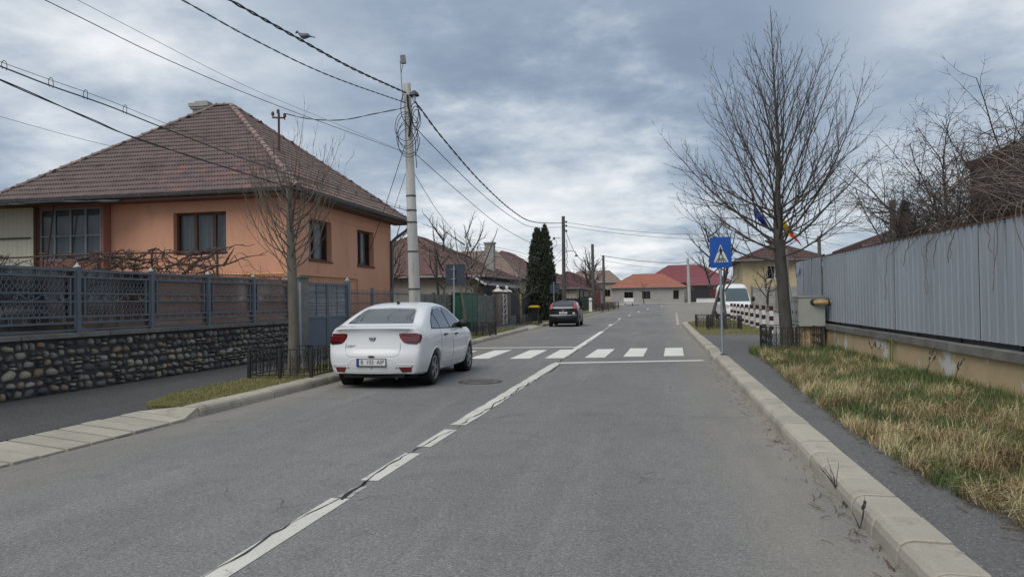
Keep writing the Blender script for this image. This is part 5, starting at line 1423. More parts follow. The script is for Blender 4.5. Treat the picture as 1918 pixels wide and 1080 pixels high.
E1 = ext([(-7.1, 6.86, 4.22), (-7.1, 7.53, 4.22), (-7.1, 8.51, 4.225), (-7.1, 9.89, 4.18), (-7.1, 12.14, 4.13), (-7.1, 15.79, 4.15), (-7.1, 20.5, 4.22)], 5)
E2 = ext([(-7.1, 6.86, 4.17), (-7.1, 7.53, 4.15), (-7.1, 8.51, 4.15), (-7.1, 9.64, 4.11), (-7.1, 12.14, 4.05), (-7.1, 15.79, 4.07), (-7.1, 20.5, 4.16)], 5)
cable('thin carrier wire with hooks running over the tiled roof', E1, .0035); e2 = cable('black cable hung by hooks from the thin carrier wire', E2, .009)
S1, S2 = spline(E1, 40), spline(E2, 40)
for y in [6.9, 7.55, 8.1, 8.8, 9.7, 10.6, 11.6, 12.6, 13.6, 14.6, 15.6, 16.6, 17.6, 18.6, 19.6]:
    a = min(S1, key=lambda p: abs(p.y - y)); c = min(S2, key=lambda p: abs(p.y - y)); b = MB()
    b.tube([c + Vector((0, .03, -.02)), c + Vector((0, .04, .02)), a + Vector((0, .03, .02)), a + Vector((0, 0, .03)), a + Vector((0, -.03, .0))], .005, 4)
    b.tube([c + Vector((0, -.02, -.02)), c + Vector((0, -.03, .02)), a + Vector((0, -.03, .0))], .005, 4)
    b.build('hook', M_CABLE, e2)
cable('pair of sagging black cables crossing just below the hooked cable', ext([(-7.1, 6.86, 4.02), (-7.1, 8.18, 3.9), (-7.1, 9.18, 3.83), (-7.1, 12.14, 3.80), (-7.1, 16, 3.78), (-7.1, 20.7, 3.85)], 4), .007, twist=3)
cable('thin wire vanishing behind the left side of the tiled roof', [(-45, 30, 15.2), (-31.06, 30, 10.75), (-24.83, 30, 8.94), (-19, 30, 7.5)], .010)
cable('sagging cable from the roof mast to the concrete pole', [(-12.4, 23.0, 7.98), (-11.16, 22.38, 7.56), (-9.76, 21.75, 7.29), (-8.43, 21.12, 7.24), (-7.2, 20.45, 7.18)], .009, twist=4)
P2 = Vector((-7.3, 57.0, .15)); P2t = Vector((-7.3, 57.3, 8.07))
cable('thick black cable from the concrete pole to the next pole', [(-7.0, 20.4, 7.5), (-7.1, 21.76, 7.40), (-7.2, 24.33, 7.10), (-7.2, 29.67, 6.46), (-7.2, 36.41, 6.04), (-7.2, 43, 6.15), (-7.25, 57, 7.5)], .016, twist=5)
cable('second cable below the thick one towards the next pole', [(-7.0, 20.4, 6.9), (-7.2, 21.9, 6.75), (-7.2, 29.67, 6.0), (-7.2, 37, 5.7), (-7.2, 43, 5.85), (-7.25, 57, 7.2)], .013)
cable('thin wire descending from the middle of the pole towards the conifer', [(-7.1, 20.5, 6.0), (-7.2, 26.31, 5.54), (-7.2, 33.78, 4.98), (-7.2, 44, 4.9), (-7.3, 57, 5.8)], .011)
cable('lowest thin wire descending from the pole behind the bare trees', [(-7.1, 20.5, 5.5), (-8.2, 27, 4.9), (-9.2, 34, 4.5), (-10, 42, 4.4)], .009)
cable('stay wire slanting down left from the pole behind the house', [(-7.15, 20.5, 6.3), (-9.5, 24.5, 4.6), (-11.5, 28, 3.4)], .010)
cable('fainter stay wire slanting left behind the house roof', [(-7.15, 20.6, 5.55), (-10, 27, 5.1), (-13, 34, 5.0)], .008)
cable('upper service wire crossing the road from the second pole', [(-7.2, 57.2, 7.6), (-2.2, 57, 6.75), (3.74, 57, 6.3), (14, 57, 6.6)], .014)
cable('lower service wire crossing the road from the second pole', [(-7.2, 57.2, 7.3), (-2.2, 57, 6.45), (3.74, 57, 5.95), (14, 57, 6.1)], .014)
cable('service cables from the second pole along the left houses', [(-7.3, 57.2, 7.4), (-7.3, 66, 5.6), (-7.4, 80, 5.4), (-7.9, 90, 7.0)], .02)
for k, (z0, z1) in enumerate(((5.3, 3.9), (5.0, 3.6), (4.6, 3.4), (4.3, 3.9))):
    cable(['topmost', 'second', 'third', 'lowest'][k] + ' of the wires strung behind the bare fruit trees to the conifer', [(-9.6 + .1 * k, 38, 4.6 - .2 * k), (-9.0, 46, 3.9 + .16 * (3 - k) + .3), (-8.0, 54, z1 + .6), (-7.3, 57.2, z0 + .3)], .012, M_CABLE_G)
cable('long cable sagging over the end of the road above the orange roof', [(-7.0, 90, 6.9), (-3, 98, 6.6), (2, 110, 6.7), (4.5, 118, 7.4)], .03)
cable('faint wire sagging over the end of the road below the long cable', [(-7.0, 90, 6.4), (-3, 98, 5.9), (2, 110, 6.0), (4.5, 118, 6.8)], .02, M_CABLE_G)

M_WOODP = mat('grey_pole', (0.115, 0.105, 0.10), (0.085, 0.08, 0.075), 3, rough=.9)
t = utility_pole('slim dark utility pole with a curved lamp arm beside the conifer', P2, P2t, .16, .13, M_WOODP)
b = MB(); b.tube([(-7.15, 57.1, 5.3), (-6.6, 57.1, 5.35), (-6.35, 57.1, 5.25), (-6.3, 57.1, 5.05)], .025, 6); b.lathe([(.03, .12), (.06, .1), (.16, -.05), (.001, -.05)], 10, Matrix.Translation((-6.3, 57.1, 4.95))); b.build('lamp_arm', M_INS, t)
b = MB()
for z in (7.6, 7.3, 6.9): b.ball((-7.05, 57.1, z), .09, 8, 5)
b.tube([(-7.5, 57, 6.4), (-8.1, 56.9, 6.3)], .02, 5); b.ball((-8.0, 57, 6.35), .1, 6, 4)
b.tube([(-8.05 + .25 * math.cos(a), 57, 5.95 + .3 * math.sin(a)) for a in np.linspace(0, 2 * pi, 14)[:-1]], .015, 4, closed=True)
b.build('insulators', M_INS, t, kind='stuff')
b = MB()
for k in range(14): b.tube([(-7.05 + .05 * math.sin(k * 2), 57, 6.2 - k * .3), (-7.0 + .07 * math.sin(k * 3), 57, 5.9 - k * .3)], .025, 4)
b.build('climbing_steps', M_INS, t, kind='stuff')
utility_pole('tall dark utility pole against the bare tree at the far left', (-7.95, 90, .3), (-7.95, 90, 8.3), .2, .17, M_WOODP)
utility_pole('shorter dark utility pole right of the far bare tree', (-6.66, 90, .3), (-6.66, 90, 6.9), .17, .14, M_WOODP)
utility_pole('grey concrete utility pole before the orange roofed house at the end of the road', (4.55, 120, .6), (4.4, 120, 7.95), .26, .2, M_POLE)
t = utility_pole('weathered utility pole with crossarm rising behind the metal sheet fence', (11.5, 40, 0), (11.5, 40, 6.3), .19, .14, M_WOODP)
b = MB(); b.box(10.55, 11.9, 39.95, 40.05, 5.66, 5.74); b.box(11.1, 11.85, 39.93, 40.07, 5.1, 5.17); b.box(10.98, 11.12, 39.9, 40.1, 4.2, 4.6); b.tube([(11.1, 39.9, 5.1), (11.35, 39.9, 4.7)], .03, 5); b.build('crossarm', M_INS, t)
utility_pole('short dark post top showing above the left end of the metal sheet fence', (9.0, 45, 0), (9.0, 45, 5.0), .1, .1, M_WOODP)
utility_pole('stubby grey post top beside the yellow house roof', (9.6, 60, 0), (9.6, 60, 5.2), .16, .15, M_CONC_D)

def crossing_sign():
    t = thing('crossing_sign', 'blue pedestrian crossing sign with white triangle on a galvanised post', 'road sign', (1.50, 19.05, .1))
    b = MB(); b.tube([(1.50, 19.05, .02), (1.485, 19.05, 3.0)], .03, 10); b.build('post', M_STEEL, t)
    b = MB(); b.lathe([(.06, .0), (.06, .012), (.03, .02)], 10, Matrix.Translation((1.5, 19.05, .11))); b.build('foot', M_INS, t)
    M = Matrix.Translation((1.495, 19.005, 2.64)) @ Matrix.Rotation(rad(6), 4, 'Z') @ Matrix.Rotation(rad(-1.2), 4, 'Y') @ Matrix.Rotation(pi / 2, 4, 'X')   # plate local x right, y up, z to viewer
    W_, H_ = .52, .76
    def rr(w_, h_, r_, n=4):
        P = []
        for cx, cy_, a0 in ((w_ / 2 - r_, h_ / 2 - r_, 0), (-w_ / 2 + r_, h_ / 2 - r_, pi / 2), (-w_ / 2 + r_, -h_ / 2 + r_, pi), (w_ / 2 - r_, -h_ / 2 + r_, 1.5 * pi)):
            P += [(cx + r_ * math.cos(a0 + k * pi / 2 / n), cy_ + r_ * math.sin(a0 + k * pi / 2 / n)) for k in range(n + 1)]
        return P
    b = MB(); b.prism(rr(W_, H_, .025), -.008, .008, M); pl = b.build('plate', mat('sign_blue', (0.008, 0.075, 0.36), (0.012, 0.085, 0.38), 3, rough=.35, spec=.5), t)
    b = MB(); b.prism([(-.18, -.245), (.18, -.245), (0, .20)], .0081, .0105, M); b.build('triangle', mat('sign_white', (0.66, 0.67, 0.66), (0.55, 0.56, 0.55), 9, rough=.4), pl)
    b = MB()
    # zebra bars
    for x, s in ((-.125, .25), (-.062, .12), (.0, 0), (.062, -.12), (.125, -.25)):
        b.prism([(x - .017, -.235), (x + .017, -.235), (x + .012 + s * .28, -.14), (x - .010 + s * .28, -.14)], .0106, .0125, M)
    # walking figure
    b.prism([(.018 * math.cos(a), .115 + .021 * math.sin(a)) for a in np.linspace(0, 2 * pi, 13)[:-1]], .0128, .0145, M)
    b.prism([(-.026, .088), (.026, .088), (.030, .0), (.018, -.03), (-.020, -.03), (-.028, .0)], .0128, .0145, M)
    b.prism([(-.018, -.028), (.006, -.028), (-.030, -.10), (-.058, -.165), (-.078, -.160), (-.05, -.09)], .0128, .0145, M)
    b.prism([(-.004, -.028), (.020, -.028), (.045, -.09), (.072, -.155), (.054, -.168), (.025, -.10)], .0128, .0145, M)
    b.prism([(-.026, .086), (-.012, .075), (-.05, .02), (-.075, .0), (-.08, .012), (-.058, .032)], .0128, .0145, M)
    b.prism([(.026, .086), (.014, .072), (.05, .03), (.078, .0), (.085, .012), (.06, .042)], .0128, .0145, M)
    b.build('walking_figure', M_INK, pl, kind='stuff')
    b = MB()
    for z in (2.45, 2.82): b.box(1.44, 1.55, 19.02, 19.09, z - .015, z + .015)
    b.build('clamp', M_STEEL, t)
crossing_sign()
t = thing('crossing_sign', 'dark blue back of a square road sign on a grey post beyond the white car', 'road sign', (-6.8, 24, .1))
b = MB(); b.tube([(-6.82, 24, .0), (-6.78, 24, 2.72)], .032, 8); b.build('post', M_STEEL, t)
b = MB(); b.box(-7.08, -6.42, 24.04, 24.06, 2.05, 2.76); b.box(-7.08, -6.42, 24.03, 24.04, 2.05, 2.07); b.box(-7.08, -6.42, 24.03, 24.04, 2.74, 2.76); b.build('plate', mat('sign_back', (0.05, 0.06, 0.085), (0.042, 0.05, 0.072), 3, rough=.5), t)
b = MB()
for z in (2.28, 2.6): b.box(-6.87, -6.72, 23.955, 24.035, z - .012, z + .012)
b.build('clamp', M_STEEL, t)
t = thing('road_sign', 'small dark sign back on a slim post beyond the black car', 'road sign', (-6.9, 49, .1))
b = MB(); b.tube([(-6.95, 49, .1), (-6.95, 49, 2.75)], .03, 6); b.build('post', M_STEEL, t)
b = MB(); b.box(-7.2, -6.6, 49.05, 49.07, 2.0, 2.6); b.build('plate', mat('sign_back', (0.03, 0.05, 0.1)), t)

# ------------------------------------------------------------------ tree guards
def guard(label, x0, x1, y0, y1, z0, h, group='black iron tree guards', nx=8, ny=8, sides='nswe', open_=False):
    t = thing('tree_guard', label, 'tree guard', ((x0 + x1) / 2, (y0 + y1) / 2, z0), 0, group)
    pm = MB(); pm.box(-.028, .028, -.028, .028, -.03, h + .015); pme = pm.mesh('post', M_IRON)
    base = t.location
    S = {'s': ((x0, y0), (x1, y0), nx), 'n': ((x0, y1), (x1, y1), nx), 'w': ((x0, y0), (x0, y1), ny), 'e': ((x1, y0), (x1, y1), ny)}
    for p in {c for k in sides for c in S[k][:2]} | {((x0 + x1) / 2, y0), ((x0 + x1) / 2, y1)}:
        o = obj('post', pme, t); o.location = Vector((p[0], p[1], z0)) - base
    bm_ = MB(); bm_.tube([(0, 0, .06), (0, 0, h)], .0095, 4); bme = bm_.mesh('bar', M_IRON)
    for k in sides:
        (ax, ay), (bx, by), n = S[k]; A, B = Vector((ax, ay, z0)), Vector((bx, by, z0))
        r = MB()
        for z in (.07, h): r.bar(A + Vector((0, 0, z)), B + Vector((0, 0, z)), .03, .016)
        r.build('rail', M_IRON, t)
        sm = MB()
        for i in range(n):
            p = A.lerp(B, (i + .5) / n) 
            o = obj('bar', bme, t); o.location = A.lerp(B, (i + 1) / (n + 1)) - base
            d = (B - A).normalized(); wv = (B - A).length / n * .36
            for zc, fl in ((h * .32, 1), (h * .68, -1)):
                sm.tube([p + d * (wv * math.cos(a) * (1 - .06 * k2)) + Vector((0, 0, zc + fl * h * .15 * math.sin(a) * (1 - .06 * k2))) for k2, a in enumerate(np.linspace(0, 2.6 * pi, 14))], .0085, 3, False)
        sm.build('scroll_work', M_IRON, t, kind='stuff')
    return t
guard('square black iron tree guard round the pruned tree left of the white car', -7.62, -6.36, 12.72, 13.9, .11, .55)
guard('black iron guard on the grass strip in front of the green metal cabinets', -7.72, -6.62, 28.5, 29.6, .11, .55, nx=6, ny=6)
guard('black iron guard at the kerb just before the black hatchback', -8.3, -7.0, 42.8, 43.9, .11, .6, nx=6, ny=6)
guard('black iron guard round the big bare tree by the gas cabinet', 2.70, 3.92, 19.45, 21.3, .11, .64, nx=8, ny=7)
guard('black iron guard round the nearer slim tree right of the crossing sign', 2.1, 3.5, 34.0, 35.3, .11, .60, nx=7, ny=5)
guard('black iron guard half hidden behind the crossing sign post at the corner', 1.72, 2.95, 36.6, 38, .11, .60, nx=7, ny=5)
guard('tiny black iron guard at the far left kerb beyond the black hatchback', -7.3, -6.9, 53.2, 54.0, .13, .85, nx=3, ny=3)
for i in range(4):
    guard(['first', 'second', 'third', 'farthest'][i] + ' of the small green guards on the far left verge, counted from the black car', -6.9 + i * .28, -6.1 + i * .28, 80 + i * 5, 81.2 + i * 5, rise(80 + i * 5) + .1, .85, 'small guards on the far verge', nx=3, ny=2)

# ------------------------------------------------------------------ bare trees
class Tree:
    def __init__(s, seed, keep=None): s.r = random.Random(seed); s.big = MB(); s.small = MB(); s.keep = keep
    def limb(s, p, d, L_, r0, n, upk, wob, tip=.15, sides=None):
        pts = [Vector(p)]; rs = [r0]; d = Vector(d).normalized(); r = s.r
        for k in range(n):
            d = (d + Vector((r.gauss(0, wob), r.gauss(0, wob), r.gauss(0, wob) + upk))).normalized()
            q = pts[-1] + d * (L_ / n)
            if s.keep: q = s.keep(q)
            pts.append(q); rs.append(r0 * (1 - (1 - tip) * (k + 1) / n))
        b = s.big if r0 > .014 else s.small
        b.tube(pts, rs, sides or (7 if r0 > .05 else (5 if r0 > .014 else 3)), r0 > .014)
        return pts, rs
    def grow(s, p, d, L_, r0, lev, upk, wob, dens, ang=(.5, .9), rat=.5, t0=.2, n=None):
        pts, rs = s.limb(p, d, L_, r0, n or (2 if L_ < .3 else (3 if L_ < .6 else int(3 + L_ * 3))), upk, wob)
        if lev <= 0: return
        r = s.r; k = max(2, int(dens * L_ + 1)); ph = r.uniform(0, 6)
        for i in range(k):
            t = t0 + (1 - t0) * (i + r.random()) / k; f = t * (len(pts) - 1); j = min(int(f), len(pts) - 2)
            q = pts[j].lerp(pts[j + 1], f - j); dd = (pts[j + 1] - pts[j]).normalized(); ph += 2.4 + r.uniform(-.4, .4)
            x = dd.orthogonal().normalized(); y = dd.cross(x); a = r.uniform(*ang)
            nd = dd * math.cos(a) + (x * math.cos(ph) + y * math.sin(ph)) * math.sin(a)
            l2 = L_ * rat * (1.15 - .75 * t) * r.uniform(.6, 1.15); rr = min(rs[j] * .62, r0 * .55)
            if l2 < .08: continue
            s.grow(q, nd, l2, max(rr, .0042), lev - 1, upk * 1.15, wob, dens * 1.35, ang, rat * .95, .15)
    def build(s, label, base, mt, mt2, group=None, cat='tree', name='bare_tree'):
        t = thing(name, label, cat, base, 0, group)
        if s.big.v: s.big.build('trunk', mt, t, True)
        if s.small.v: s.small.build('twigs', mt2, t, True, kind='stuff')
        return t
def big_tree():
    T = Tree(21); r = T.r; base = Vector((3.28, 20.5, .1))
    tr = [base + Vector(q) for q in ((0, 0, -.1), (-.03, 0, .35), (-.10, 0, 1.6), (-.16, 0, 2.6), (-.20, 0, 3.3), (-.18, .02, 4.3), (-.14, 0, 5.4), (-.20, 0, 6.6), (-.24, 0, 7.8), (-.28, 0, 9.15))]
    rs = [.21, .17, .15, .145, .115, .07, .046, .030, .016, .005]
    T.big.tube(spline(tr, 4), [lerp(list(zip(range(10), rs)), i / 4) for i in range(37)], 10)
    def at(z):
        for a, c in zip(tr, tr[1:]):
            if a.z <= z <= c.z: return a.lerp(c, (z - a.z) / (c.z - a.z))
        return tr[-1]
    ph = .4
    for i in range(15):
        h = 2.35 + 1.5 * i / 15; ph += 2.399; el = r.uniform(.0, .42)
        T.grow(at(h + .1), (math.cos(ph) * math.cos(el), .85 * math.sin(ph) * math.cos(el), math.sin(el)), r.uniform(2.7, 3.5), r.uniform(.026, .036), 3, .085, .05, 3.3, (.4, .9), .50, .15, 11)
    for i in range(19):
        u = i / 19; h = 2.6 + 2.5 * u; ph += 2.399; el = .62 + .50 * u + r.uniform(-.1, .15)
        T.grow(at(h + .1), (math.cos(ph) * math.cos(el), .85 * math.sin(ph) * math.cos(el), math.sin(el)), (4.5 - 1.1 * u) * r.uniform(.88, 1.06), r.uniform(.026, .037) * (1 - .3 * u), 3, .055, .04, 3.1, (.3, .7), .46, .18, 13)
    for i in range(15):
        u = i / 15; h = 4.9 + 2.4 * u; ph += 2.399; el = 1.0 + r.uniform(-.15, .2)
        T.grow(at(h + .1), (math.cos(ph) * math.cos(el), .85 * math.sin(ph) * math.cos(el), math.sin(el)), (2.7 - 1.3 * u) * r.uniform(.85, 1.05), .020 * (1 - .4 * u), 2, .03, .035, 4, (.3, .6), .42, .2, 9)
    for k in range(14):
        h = 6.2 + 2.4 * k / 14; ph += 2.399; T.grow(at(h + .1), (math.cos(ph) * .38, math.sin(ph) * .35, 1), 1.2 - .6 * k / 14, .008, 1, .05, .03, 6, (.3, .6), .4)
    T.build('large bare spreading tree behind the crossing sign, growing in its iron guard', base, M_BARK, M_TWIG)
big_tree()
def pruned_tree():
    T = Tree(8); r = T.r; base = Vector((-7.2, 13.6, .1))
    tr = [base + Vector(q) for q in ((0, 0, -.1), (.02, 0, .3), (.03, 0, 1.0), (.02, 0, 1.7), (0, 0, 2.3), (-.03, 0, 2.9), (-.05, 0, 3.85))]
    rs = [.135, .11, .098, .095, .092, .068, .048]
    T.big.tube(spline(tr, 4), [lerp(list(zip(range(7), rs)), i / 4) for i in range(25)], 10)
    ph = 0
    for i in range(38):
        z = 1.95 + 1.5 * i / 38; ph += 2.399; el = r.uniform(.05, .7); L_ = r.uniform(1.3, 2.5) * (1 - .2 * i / 38)
        d = Vector((math.cos(ph) * math.cos(el), .6 * math.sin(ph) * math.cos(el), math.sin(el)))
        T.grow(base + Vector((.0, 0, z)), d, L_, r.uniform(.010, .021), 2, .21, .045, 2.2, (.3, .7), .5, .2, 10)
    for i in range(9):
        a = r.uniform(0, 6.28); T.grow(base + Vector((0, 0, r.uniform(2.5, 3.8))), (.22 * math.cos(a), .2 * math.sin(a), 1), r.uniform(1.1, 2.0), .011, 1, .03, .035, 2.2, (.3, .6), .35)
    for i in range(7):
        a = r.uniform(2.2, 4.4); T.grow(base + Vector((0, 0, 1.75)), (math.cos(a), .5 * math.sin(a), .15), r.uniform(.7, 1.5), .010, 2, .05, .08, 2.5, (.4, .9), .4)
    T.build('bare pruned tree with a mossy trunk standing inside the square guard', base, M_BARK_L, mat('twig_brown', (0.13, 0.098, 0.078), (0.09, 0.07, 0.06), 4, rough=.85))
pruned_tree()
def fruit_tree(label, base, h, sp, seed, n=10, mt=M_BARK, mt2=M_TWIG, lev=3, dens=2.6, wob=.12, r0=.09, fork=.3, group='bare trees'):
    T = Tree(seed); r = T.r; base = Vector(base); k = .6 * h * fork
    T.grow(base, (r.uniform(-.1, .1), 0, 1), h * .95, r0, 0, .02, .05, 1)
    for i in range(n):
        a = i * 2.399 + seed; el = r.uniform(.35, 1.1); z = h * (fork + .5 * i / n)
        T.grow(base + Vector((0, 0, z)), (math.cos(a) * math.cos(el), math.sin(a) * math.cos(el), math.sin(el)), sp * r.uniform(.7, 1.1) * (1 - .3 * i / n), r0 * .5, lev, .06, wob, dens * 1.45, (.4, 1.0), .5, .2, 7)
    T.build(label, base, mt, mt2, group)
fruit_tree('bare fruit tree just right of the orange house and left of the utility pole', (-12.2, 32.5, .1), 5.6, 2.5, 3, 9)
fruit_tree('bare crooked fruit tree directly behind the utility pole', (-10.0, 33.5, .1), 5.8, 2.7, 14, 10)
fruit_tree('bare spreading fruit tree right of the utility pole', (-9.4, 36.5, .1), 5.6, 2.4, 25, 10)
fruit_tree('pale upright young tree behind the green cabinets', (-8.15, 30.6, .1), 5.2, 2.0, 31, 9, M_BARK_L, M_TWIG_L, 3, 2.6, .06, .07, .35)
fruit_tree('pale bushy street tree before the conifer', (-8.2, 43.4, .1), 4.1, 1.7, 36, 9, M_BARK_L, M_TWIG_L, 3, 2.8, .08, .06, .3)
fruit_tree('round bare tree at the far left of the road end', (-9.3, 101, .3), 7.6, 4.2, 47, 14, M_BARK, M_TWIG, 3, 1.7, .10, .2, .3)
fruit_tree('slim bare tree on the corner grass, nearer the road', (2.38, 37.2, .1), 5.4, 2.0, 52, 11, M_BARK, M_TWIG, 3, 2.6, .05, .09, .36)
fruit_tree('slim bare tree on the corner grass, just right of the sign post', (2.9, 34.7, .1), 4.4, 1.6, 63, 10, M_BARK, M_TWIG, 3, 2.8, .06, .085, .4)
fruit_tree('small dark bare tree in front of the yellow house', (6.2, 46, .1), 3.6, 1.7, 74, 10, M_BARK, M_TWIG, 3, 2.8, .10, .08, .3)
fruit_tree('thin dark bare sapling before the pale end wall', (-2.6, 123, .8), 3.4, 1.2, 85, 6, M_BARK, M_TWIG, 2, 1.2, .08, .1, .5)

# ------------------------------------------------------------------ right wall with metal sheet fence
M_YWALL = mat('yellow_render', (0.56, 0.43, 0.255), (0.47, 0.36, 0.215), 1.6, rough=.92, bump=.35, bscale=50, fine=.10, fscale=80, stain=((0.62, 0.61, 0.58), 1.3, .575, .61))
M_SHEET = mat('sheet_metal_paint', (0.37, 0.41, 0.455), (0.335, 0.375, 0.42), 1.0, rough=.42, metal=.15, spec=.45, rand=.05, stretch=(1, 1.6, .16), stain=((0.235, 0.25, 0.265), 4.5, .56, .8), bump=.12, bscale=2.2)
def sheet_fence():
    t = thing('yellow_wall', 'low yellow rendered wall with peeling white patches and a worn concrete coping', 'wall', (4.3, 15, .1))
    b = MB(); b.box(4.3, 4.52, 5, 21.15, -.1, .67); b.build('wall_body', M_YWALL, t)
    y = 5.0
    while y < 21.1:
        L_ = min(2.4, 21.2 - y); b = MB(); b.box(4.225, 4.56, y, y + L_ - .01, .671, .79); o = b.build('coping', M_CONC_D, t); o.location.z += R.uniform(-.006, .006); y += L_
    t = thing('sheet_fence', 'tall fence of ribbed blue grey metal sheets standing above the yellow wall', 'fence', (4.36, 16, .79))
    ztop = lambda y: lerp([(5, 2.40), (9.9, 2.46), (14.1, 2.53), (21.35, 2.60), (25.7, 2.62)], y)
    def panel(y0, y1, X=4.36):
        b = MB(); vs = []; per = .25; ys = []
        y = y0
        while y < y1 - .001:
            for f, d in ((0, 0), (.64, 0), (.70, .048), (.94, .048), (1.0, 0)):
                q = y + per * f
                if q <= y1 + 1e-6: ys.append((q, d))
            y += per
        for q, d in ys:
            for z, dz in ((.865, 0), (ztop(q), 0)): vs.append((X + d - .018, q, z))
        n = len(ys); b.add(vs, [(2 * i, 2 * i + 1, 2 * i + 3, 2 * i + 2) for i in range(n - 1)])
        return b.build('sheet_panel', M_SHEET, t)
    y = 6.3
    while y < 21.2:
        o = panel(y, y + 1.25); o.location.x += R.uniform(-.006, .006); y += 1.256
    for y0 in (21.42, 22.7, 23.95): panel(y0, y0 + 1.24, 4.33)
    b = MB(); b.box(4.36, 4.40, 21.30, 21.40, .79, 2.66); b.build('joint_post', M_IRON, t)
    b = MB()
    for y in np.arange(6.5, 25, 1.9): b.box(4.40, 4.46, y - .03, y + .03, .79, 2.35)
    b.build('support_post', M_IRON, t, kind='stuff')
    b = MB()
    for z in (1.05, 2.2): b.box(4.405, 4.44, 6, 25.6, z - .02, z + .02)
    b.box(4.42, 4.44, 6, 25.6, .79, .90); b.build('rail', M_IRON, t)
    b = MB(); b.box(4.26, 4.268, 24.35, 24.85, 2.25, 2.42); s = b.build('small_sign', mat('faded_sign', (0.20, 0.24, 0.34), (0.5, 0.52, 0.55), 18, rough=.6), t)
    b = MB()
    for i in range(150):
        y = 6.3 + i * .13; b.box(4.325, 4.375, y, y + .10, ztop(y) - .004, ztop(y) + .018)
    b.build('rusty_edge', mat('rust', (0.12, 0.065, 0.05), rough=.9), t, kind='stuff')
sheet_fence()
def gas_cabinet():
    t = thing('gas_cabinet', 'pale grey metal gas regulator cabinet on a yellow plinth with a yellow pipe', 'cabinet', (4.0, 21.1, .1))
    b = MB(); b.box(3.70, 4.22, 20.72, 21.5, -.05, .74); b.build('plinth', M_YWALL, t)
    M_CAB = mat('cabinet_paint', (0.40, 0.415, 0.37), (0.35, 0.36, 0.32), 2, rough=.5, fine=.04, stain=((0.25, 0.23, 0.19), 3, .66, .85))
    b = MB(); b.box(3.58, 4.22, 20.55, 21.75, .742, 1.50); b.box(3.55, 4.25, 20.52, 21.78, 1.502, 1.53); b.build('body', M_CAB, t)
    for y0, y1 in ((20.58, 21.14), (21.16, 21.72)):
        b = MB(); b.box(3.564, 3.579, y0, y1, .77, 1.48); d = b.build('door', M_CAB, t)
        b = MB()
        for z in (.84, .87, 1.36, 1.39, 1.42):
            b.box(3.556, 3.563, y0 + .08, y0 + .2, z, z + .012); b.box(3.556, 3.563, y1 - .2, y1 - .08, z, z + .012)
        b.build('vent_slots', M_IRON, d, kind='stuff')
        b = MB(); b.lathe([(.045, 0), (.045, .012), (.001, .012)], 12, Matrix.Translation((3.563, (y0 + y1) / 2, 1.1)) @ Matrix.Rotation(-pi / 2, 4, 'Y')); b.build('lock', M_IRON, d)
    b = MB(); b.tube([(3.95, 20.50, 1.36), (4.1, 20.42, 1.36), (4.40, 20.42, 1.36)], .065, 12); p = b.build('pipe', mat('yellow_pipe', (0.50, 0.35, 0.15), (0.36, 0.22, 0.09), 6, rough=.6), t, True)
    b = MB(); b.ball((3.95, 20.52, 1.37), .085, 10, 6, (1.2, .5, 1)); b.lathe([(.09, -.02), (.09, .02)], 12, Matrix.Translation((4.28, 20.42, 1.36)) @ Matrix.Rotation(pi / 2, 4, 'Y')); b.build('pipe_collar', M_IRON, t)
gas_cabinet()
M_STR = mat('bollard_white', (0.66, 0.66, 0.65), (0.58, 0.58, 0.57), 5, rough=.6); M_STD = mat('bollard_dark', (0.065, 0.018, 0.022), (0.05, 0.015, 0.018), 5, rough=.55)
BOL = [31.2, 33.6, 35.9, 38.2, 40.6, 42.9, 45.2, 47.5, 49.8]
for i, y in enumerate(BOL):
    x = 4.37 + .02 * i
    t = thing('striped_bollard', ['nearest', 'second', 'third', 'fourth', 'fifth', 'sixth', 'seventh', 'eighth', 'farthest'][i] + ' of the white and dark red striped bollards, counted from the gas cabinet', 'bollard', (x, y, .1), 0, 'striped bollards along the white wall')
    b = MB(); b.box(x - .07, x + .07, y - .07, y + .07, .0, 1.14); b.build('shaft', M_STR, t)
    for z0, z1 in ((.20, .37), (.58, .76), (.98, 1.17)):
        b = MB(); b.box(x - .074, x + .074, y - .074, y + .074, z0, z1); b.build('band', M_STD, t)
t = thing('white_wall', 'low white plastered wall running behind the striped bollards', 'wall', (4.8, 40, .1))
b = MB(); b.box(4.74, 4.92, 29.8, 51, -.05, .92); b.build('wall_body', M_WHITE, t); b = MB(); b.box(4.70, 4.96, 29.8, 51, .921, .97); b.build('coping', M_CONC_D, t)
def slab_fence(name, label, a, c, n, h, mt, cols=4, group=None, pale=None):
    a, c = Vector(a), Vector(c); t = thing(name, label, 'fence', (a + c) / 2, 0, group); d = (c - a) / n; u = d.normalized(); s = Vector((u.y, -u.x, 0))
    for i in range(n + 1):
        p = a + d * i; b = MB(); b.bar(p + Vector((0, 0, -.1)), p + Vector((0, 0, h + .06)), .14, .12, u); b.build('post', M_CONC_D, t)
    for i in range(n):
        for j in range(cols):
            z0 = h * j / cols + .005; z1 = h * (j + 1) / cols - .006
            p = a + d * i + u * .07; q = a + d * (i + 1) - u * .07; b = MB()
            b.bar(p + Vector((0, 0, (z0 + z1) / 2)), q + Vector((0, 0, (z0 + z1) / 2)), .05, z1 - z0)
            k = 4
            for e in range(k):
                w_ = (q - p).length / k; m0 = p + u * (w_ * (e + .12)); m1 = p + u * (w_ * (e + .88))
                for sg in (-1, 1): b.bar(m0 + s * (sg * .03) + Vector((0, 0, (z0 + z1) / 2)), m1 + s * (sg * .03) + Vector((0, 0, (z0 + z1) / 2)), .02, (z1 - z0) * .68)
            b.build('slab', pale or mt, t)
    return t
